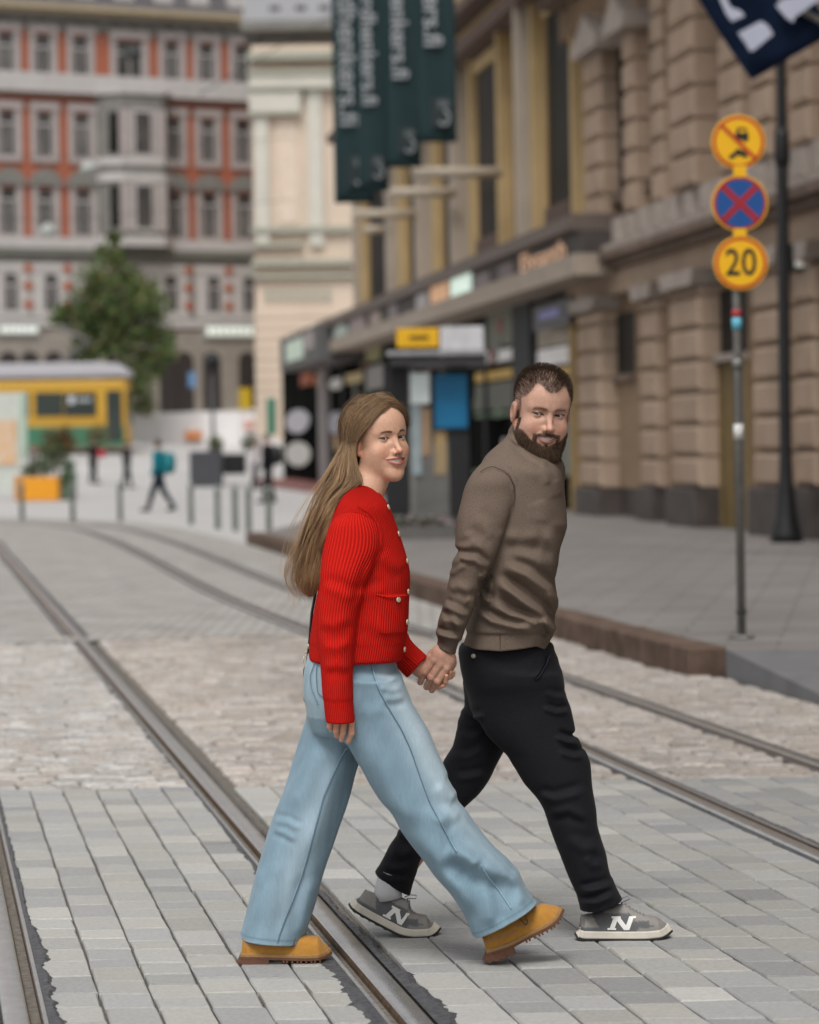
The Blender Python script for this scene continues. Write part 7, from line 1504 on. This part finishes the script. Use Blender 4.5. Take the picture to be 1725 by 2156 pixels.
# hanging street lamps on wires
for k, (px, py, Y, lb) in enumerate(((279, 118, 100, 'hanging street lamp in front of the top row of brick windows'), (187, 358, 100, 'pale hanging street lamp left of the oriel'), (101, 490, 100, 'pale hanging street lamp nearest the left edge'))):
    c = at(px, py, Y); h_ = empty('hanging_lamp', tuple(c), lb, 'street lamp', 'street lamps hung on wires'); q = MB().frame(c); q.lathe([(.05, .35), (.22, .2), (.34, .05), (.30, -.05), (.1, -.12)], 12); q.build('lamp_shade', mat('pale_lamp' if k else 'dark_lamp', (.36, .38, .36) if k else (.03, .035, .035), .5), h_, smooth=True)
    q = MB(); q.tube([at(-500, py - 60, Y), c + np.array([0, 0, .4]), at(620, py - 70, Y + 25)], .012, 4); q.build('wire', M_dk, h_)
w0 = at(540, 130, 90); q = MB(); q.tube([at(420, 200, 95), at(640, 66, 90), at(720, 20, 85)], .02, 4); tag(q.build('overhead_wire', M_dk), 'thin dark overhead wire left of the banners', 'wire')

# ---- planters and the stall at the left
po = gnd(78, 1056, 0); YO = po[1]; O_ = lambda px, py, d=0: at(px, py, YO + d)
op_ = empty('planter_box', tuple(po), 'bright orange planter box full of shrubs behind the left bollards', 'planter')
q = MB(); a, b_ = O_(48, 1054), O_(122, 1004); q.box(a[0], b_[0], YO, YO + 1.0, .02, b_[2]); q.build('box', mat('orange_paint', (.72, .30, .012), .5, var=.06), op_, bevel=.02)
q = MB(); a, b_ = O_(32, 1056, .6), O_(47, 1002, .6); q.box(a[0], b_[0], YO + .5, YO + 1.4, .02, b_[2]); q.build('side_box', mat('orange_paint_dull', (.5, .22, .04), .5), op_, bevel=.02)
leafobj('shrub', [(O_(92, 985, .5), (.36, .4, .28), 260), (O_(60, 990, .5), (.25, .3, .22), 120), (O_(110, 960, .8), (.5, .4, .5), 420), (O_(140, 1010, .2), (.22, .25, .3), 150)], op_, .07, [(.05, .09, .03), (.07, .11, .04), (.13, .14, .10), (.03, .06, .02)], 60)
b1 = empty('shrub', tuple(at(118, 1000, 95)), 'rust-brown bushy shrub behind the orange planter', 'shrub'); leafobj('foliage', [(at(118, 935, 95), (.62, .5, .6), 700), (at(140, 925, 95), (.4, .4, .5), 300), (at(205, 915, 95), (.5, .4, .35), 200)], b1, .08, [(.16, .09, .035), (.12, .075, .03), (.20, .12, .05), (.08, .08, .03)], 70); q = MB(); q.tube([at(120, 1045, 95), at(118, 960, 95)], .05, 6); q.build('stem', mat('bark_brown', (.09, .06, .04), .9), b1)
gp = gnd(145, 1052, 0); g1_ = empty('green_pot', tuple(gp), 'muted green round planter beside the orange box', 'planter'); q = MB().frame(gp); q.lathe([(.20, 0), (.24, .1), (.26, .85), (.24, .88)], 16); q.build('pot', mat('pot_green', (.12, .20, .14), .6), g1_, smooth=True); leafobj('leaves', [(gp + np.array([0, 0, 1.05]), (.25, .25, .22), 160)], g1_, .06, [(.05, .10, .04), (.08, .14, .06)], 81)
st = empty('market_stall', tuple(at(20, 1000, 92)), 'white and orange stall panel cut by the left edge', 'stall')
def stb(nm, x0, x1, y0, y1, m, d=0): q = MB(); a, b_ = at(x0, y1, 92 + d), at(x1, y0, 92 + d); q.box(a[0], b_[0], 92 + d, 92.12 + d, a[2], b_[2]); q.build(nm, m, st)
stb('board', -60, 56, 826, 1040, mat('stall_white', (.50, .53, .49), .6)); stb('print', -40, 34, 884, 980, mat('stall_orange', (.62, .34, .14), .6, c2=(.60, .50, .40), scale=3), -.05); stb('stripe', 44, 56, 830, 960, mat('stall_green', (.36, .46, .38), .6), -.06)
dp = at(434, 1001, 113); dz = float(terrain(dp[0], 113)); d1_ = empty('planter_box', (dp[0], 113, dz), 'large dark grey square planter with a small bush', 'planter'); q = MB(); a, b_ = at(401, 1001, 113), at(467, 949, 113); q.box(a[0], b_[0], 112.6, 113.8, dz, b_[2]); q.build('box', mat('anthracite', (.055, .056, .065), .6), d1_, bevel=.03)
leafobj('bush', [((dp[0] + .35, 113.2, b_[2] + .25), (.35, .3, .38), 260)], d1_, .08, [(.08, .10, .03), (.12, .12, .04), (.05, .08, .03)], 90)
d2 = at(492, 985, 116); d2_ = empty('planter_box', (d2[0], 116, float(terrain(d2[0], 116))), 'low black planter with dark green bush beside the grey one', 'planter'); q = MB(); a, b_ = at(469, 988, 116), at(517, 955, 116); q.box(a[0], b_[0], 115.7, 116.6, a[2] - .2, b_[2]); q.build('box', M_dk, d2_, bevel=.03); leafobj('bush', [(at(528, 935, 116), (.4, .3, .45), 260)], d2_, .08, [(.03, .06, .02), (.05, .08, .03)], 95)

# ---- people far behind, walking: one continuous body each, clothes as parts
def walker(px, py, Hh, lab_, coat, trou, hairc, skinc=(.45, .30, .24), stride=.25, face=1, long=False, arm=.15, gz=None, gr='people walking across the square'):
    p = gnd(px, py, 0) if gz is None else at(px, py, gz); x0, y0 = p[0], p[1]; z0 = 0 if gz is None else float(terrain(x0, y0)); k = Hh / 1.75
    e_ = empty('person', (x0, y0, z0), lab_, 'person', gr); L = lambda x, y, z: (x0 + x * k * face, y0 + y * k, z0 + z * k)
    s_ = stride
    legs = [([L(0, .08, .92), L(s_ * .55, .08, .50), L(s_, .08, .08)], (.085 * k, .06 * k, .042 * k)), ([L(0, -.08, .92), L(-s_ * .35, -.08, .50), L(-s_ * 1.15, -.08, .12)], (.085 * k, .06 * k, .042 * k))]
    core = [([L(0, 0, .95), L(.01, 0, 1.25), L(.01, 0, 1.42)], (.125 * k, .13 * k, .12 * k)), ([L(.01, .17, 1.42), L(-arm * .6, .22, 1.15), L(arm * .3, .22, .92)], (.055 * k, .045 * k, .035 * k)), ([L(.01, -.17, 1.42), L(arm * .3, -.22, 1.15), L(arm, -.20, .92)], (.055 * k, .045 * k, .035 * k))]
    head = [([L(.01, 0, 1.45), L(.03, 0, 1.56)], (.05 * k, .05 * k))]; hd = L(.045, 0, 1.655)
    feet = [([L(s_ - .03, .08, .05), L(s_ + .16, .08, .035)], (.045 * k, .035 * k)), ([L(-s_ * 1.15 - .02, -.08, .09), L(-s_ * 1.15 + .14, -.08, .035)], (.045 * k, .035 * k))]
    def bf(P):
        d = limbs(legs + core + head + feet)(P); return smin(d, ell(P, hd, (.085 * k, .072 * k, .108 * k)), .02)
    lo = np.array([x0 - .62 * k, y0 - .40 * k, z0 - .03]); hi = np.array([x0 + .62 * k, y0 + .40 * k, z0 + 1.82 * k])
    V, Q = sdf_mesh(bf, lo, hi, .022); mesh_obj('body', V, Q, M_skin, e_, True, colors=np.tile(np.array(skinc), (len(V), 1)))
    cz = .62 if long else .86
    def cf(P):
        d = limbs([(pp, tuple(r * 1.12 + .012 for r in rr)) for pp, rr in core] + ([([L(0, 0, .70), L(0, 0, 1.0)], (.17 * k, .15 * k))] if long else []))(P); return smax(smax(d, (z0 + cz * k) - P[:, 2], .01), P[:, 2] - (z0 + 1.50 * k), .01)
    V, Q = sdf_mesh(cf, lo, hi, .022); mesh_obj('coat', V, Q, mat('coat_cloth', coat, .85, var=.1), e_, True)
    tf_ = lambda P: smax(smax(limbs([(pp, tuple(r * 1.08 + .012 for r in rr)) for pp, rr in legs])(P), P[:, 2] - (z0 + .98 * k), .01), (z0 + .09) - P[:, 2], .01)
    V, Q = sdf_mesh(tf_, lo, hi, .022); mesh_obj('trousers', V, Q, mat('trouser_cloth', trou, .85, var=.1), e_, True)
    V, Q = sdf_mesh(lambda P: limbs([(pp, tuple(r + .010 for r in rr)) for pp, rr in feet])(P), lo, hi, .018); mesh_obj('shoes', V, Q, M_dk, e_, True)
    hf = lambda P: smax(ell(P, (hd[0] - .012 * face, hd[1], hd[2] + .02), (.098 * k, .085 * k, .108 * k)), (P[:, 0] - hd[0]) * face - .045, .01)
    V, Q = sdf_mesh(hf, lo, hi, .016); mesh_obj('hair', V, Q, mat('hair_colour', hairc, .7), e_, True); return e_, L
walker(197, 1024, 1.72, 'person in long black coat walking left of the square, seen past the tram', (.012, .012, .014), (.012, .012, .015), (.22, .12, .08), gz=111, long=True, stride=.10)
q = MB(); c = at(214, 955, 110.8); q.box(c[0] - .16, c[0] + .16, 110.7, 110.95, c[2] - .15, c[2] + .17); tag(q.build('shoulder_bag', mat('red_bag', (.35, .03, .04), .7), None, bevel=.03), 'small red bag carried by the person in the long black coat', 'bag')
walker(268, 1028, 1.80, 'person in dark jacket walking right of the one with the red bag', (.016, .015, .020), (.015, .015, .018), (.05, .03, .02), gz=110, stride=.14)
e_, L = walker(337, 1077, 1.74, 'person with teal backpack striding across the tracks at left', (.012, .16, .20), (.012, .02, .03), (.04, .03, .025), stride=.30, face=-1)
b0 = L(-.24, 0, 1.18); q = MB().frame(b0); q.lathe([(.05, -.26), (.15, -.20), (.17, 0), (.15, .2), (.05, .27)], 14); o = q.build('backpack', mat('teal_nylon', (.012, .17, .20), .7), None, smooth=True); tag(o, 'bulging teal backpack on the striding walker', 'backpack')
walker(538, 1020, 1.75, 'person in white top near the shop corner', (.50, .46, .47), (.10, .09, .10), (.22, .12, .08), gz=105, stride=.08)
e_, L = walker(566, 1060, 1.86, 'person in black jacket with black rucksack near the shop corner', (.012, .012, .014), (.018, .017, .02), (.12, .11, .12), stride=.12, face=-1)
b0 = L(-.22, 0, 1.22); q = MB().frame(b0); q.lathe([(.05, -.26), (.16, -.20), (.17, 0), (.15, .2), (.05, .27)], 14); tag(q.build('backpack', M_dk, None, smooth=True), 'black rucksack on the person in black near the shop corner', 'backpack')
walker(72, 1030, 1.70, 'person in grey half hidden behind the orange planter', (.20, .19, .18), (.06, .06, .06), (.25, .14, .10), gz=96, stride=.06)
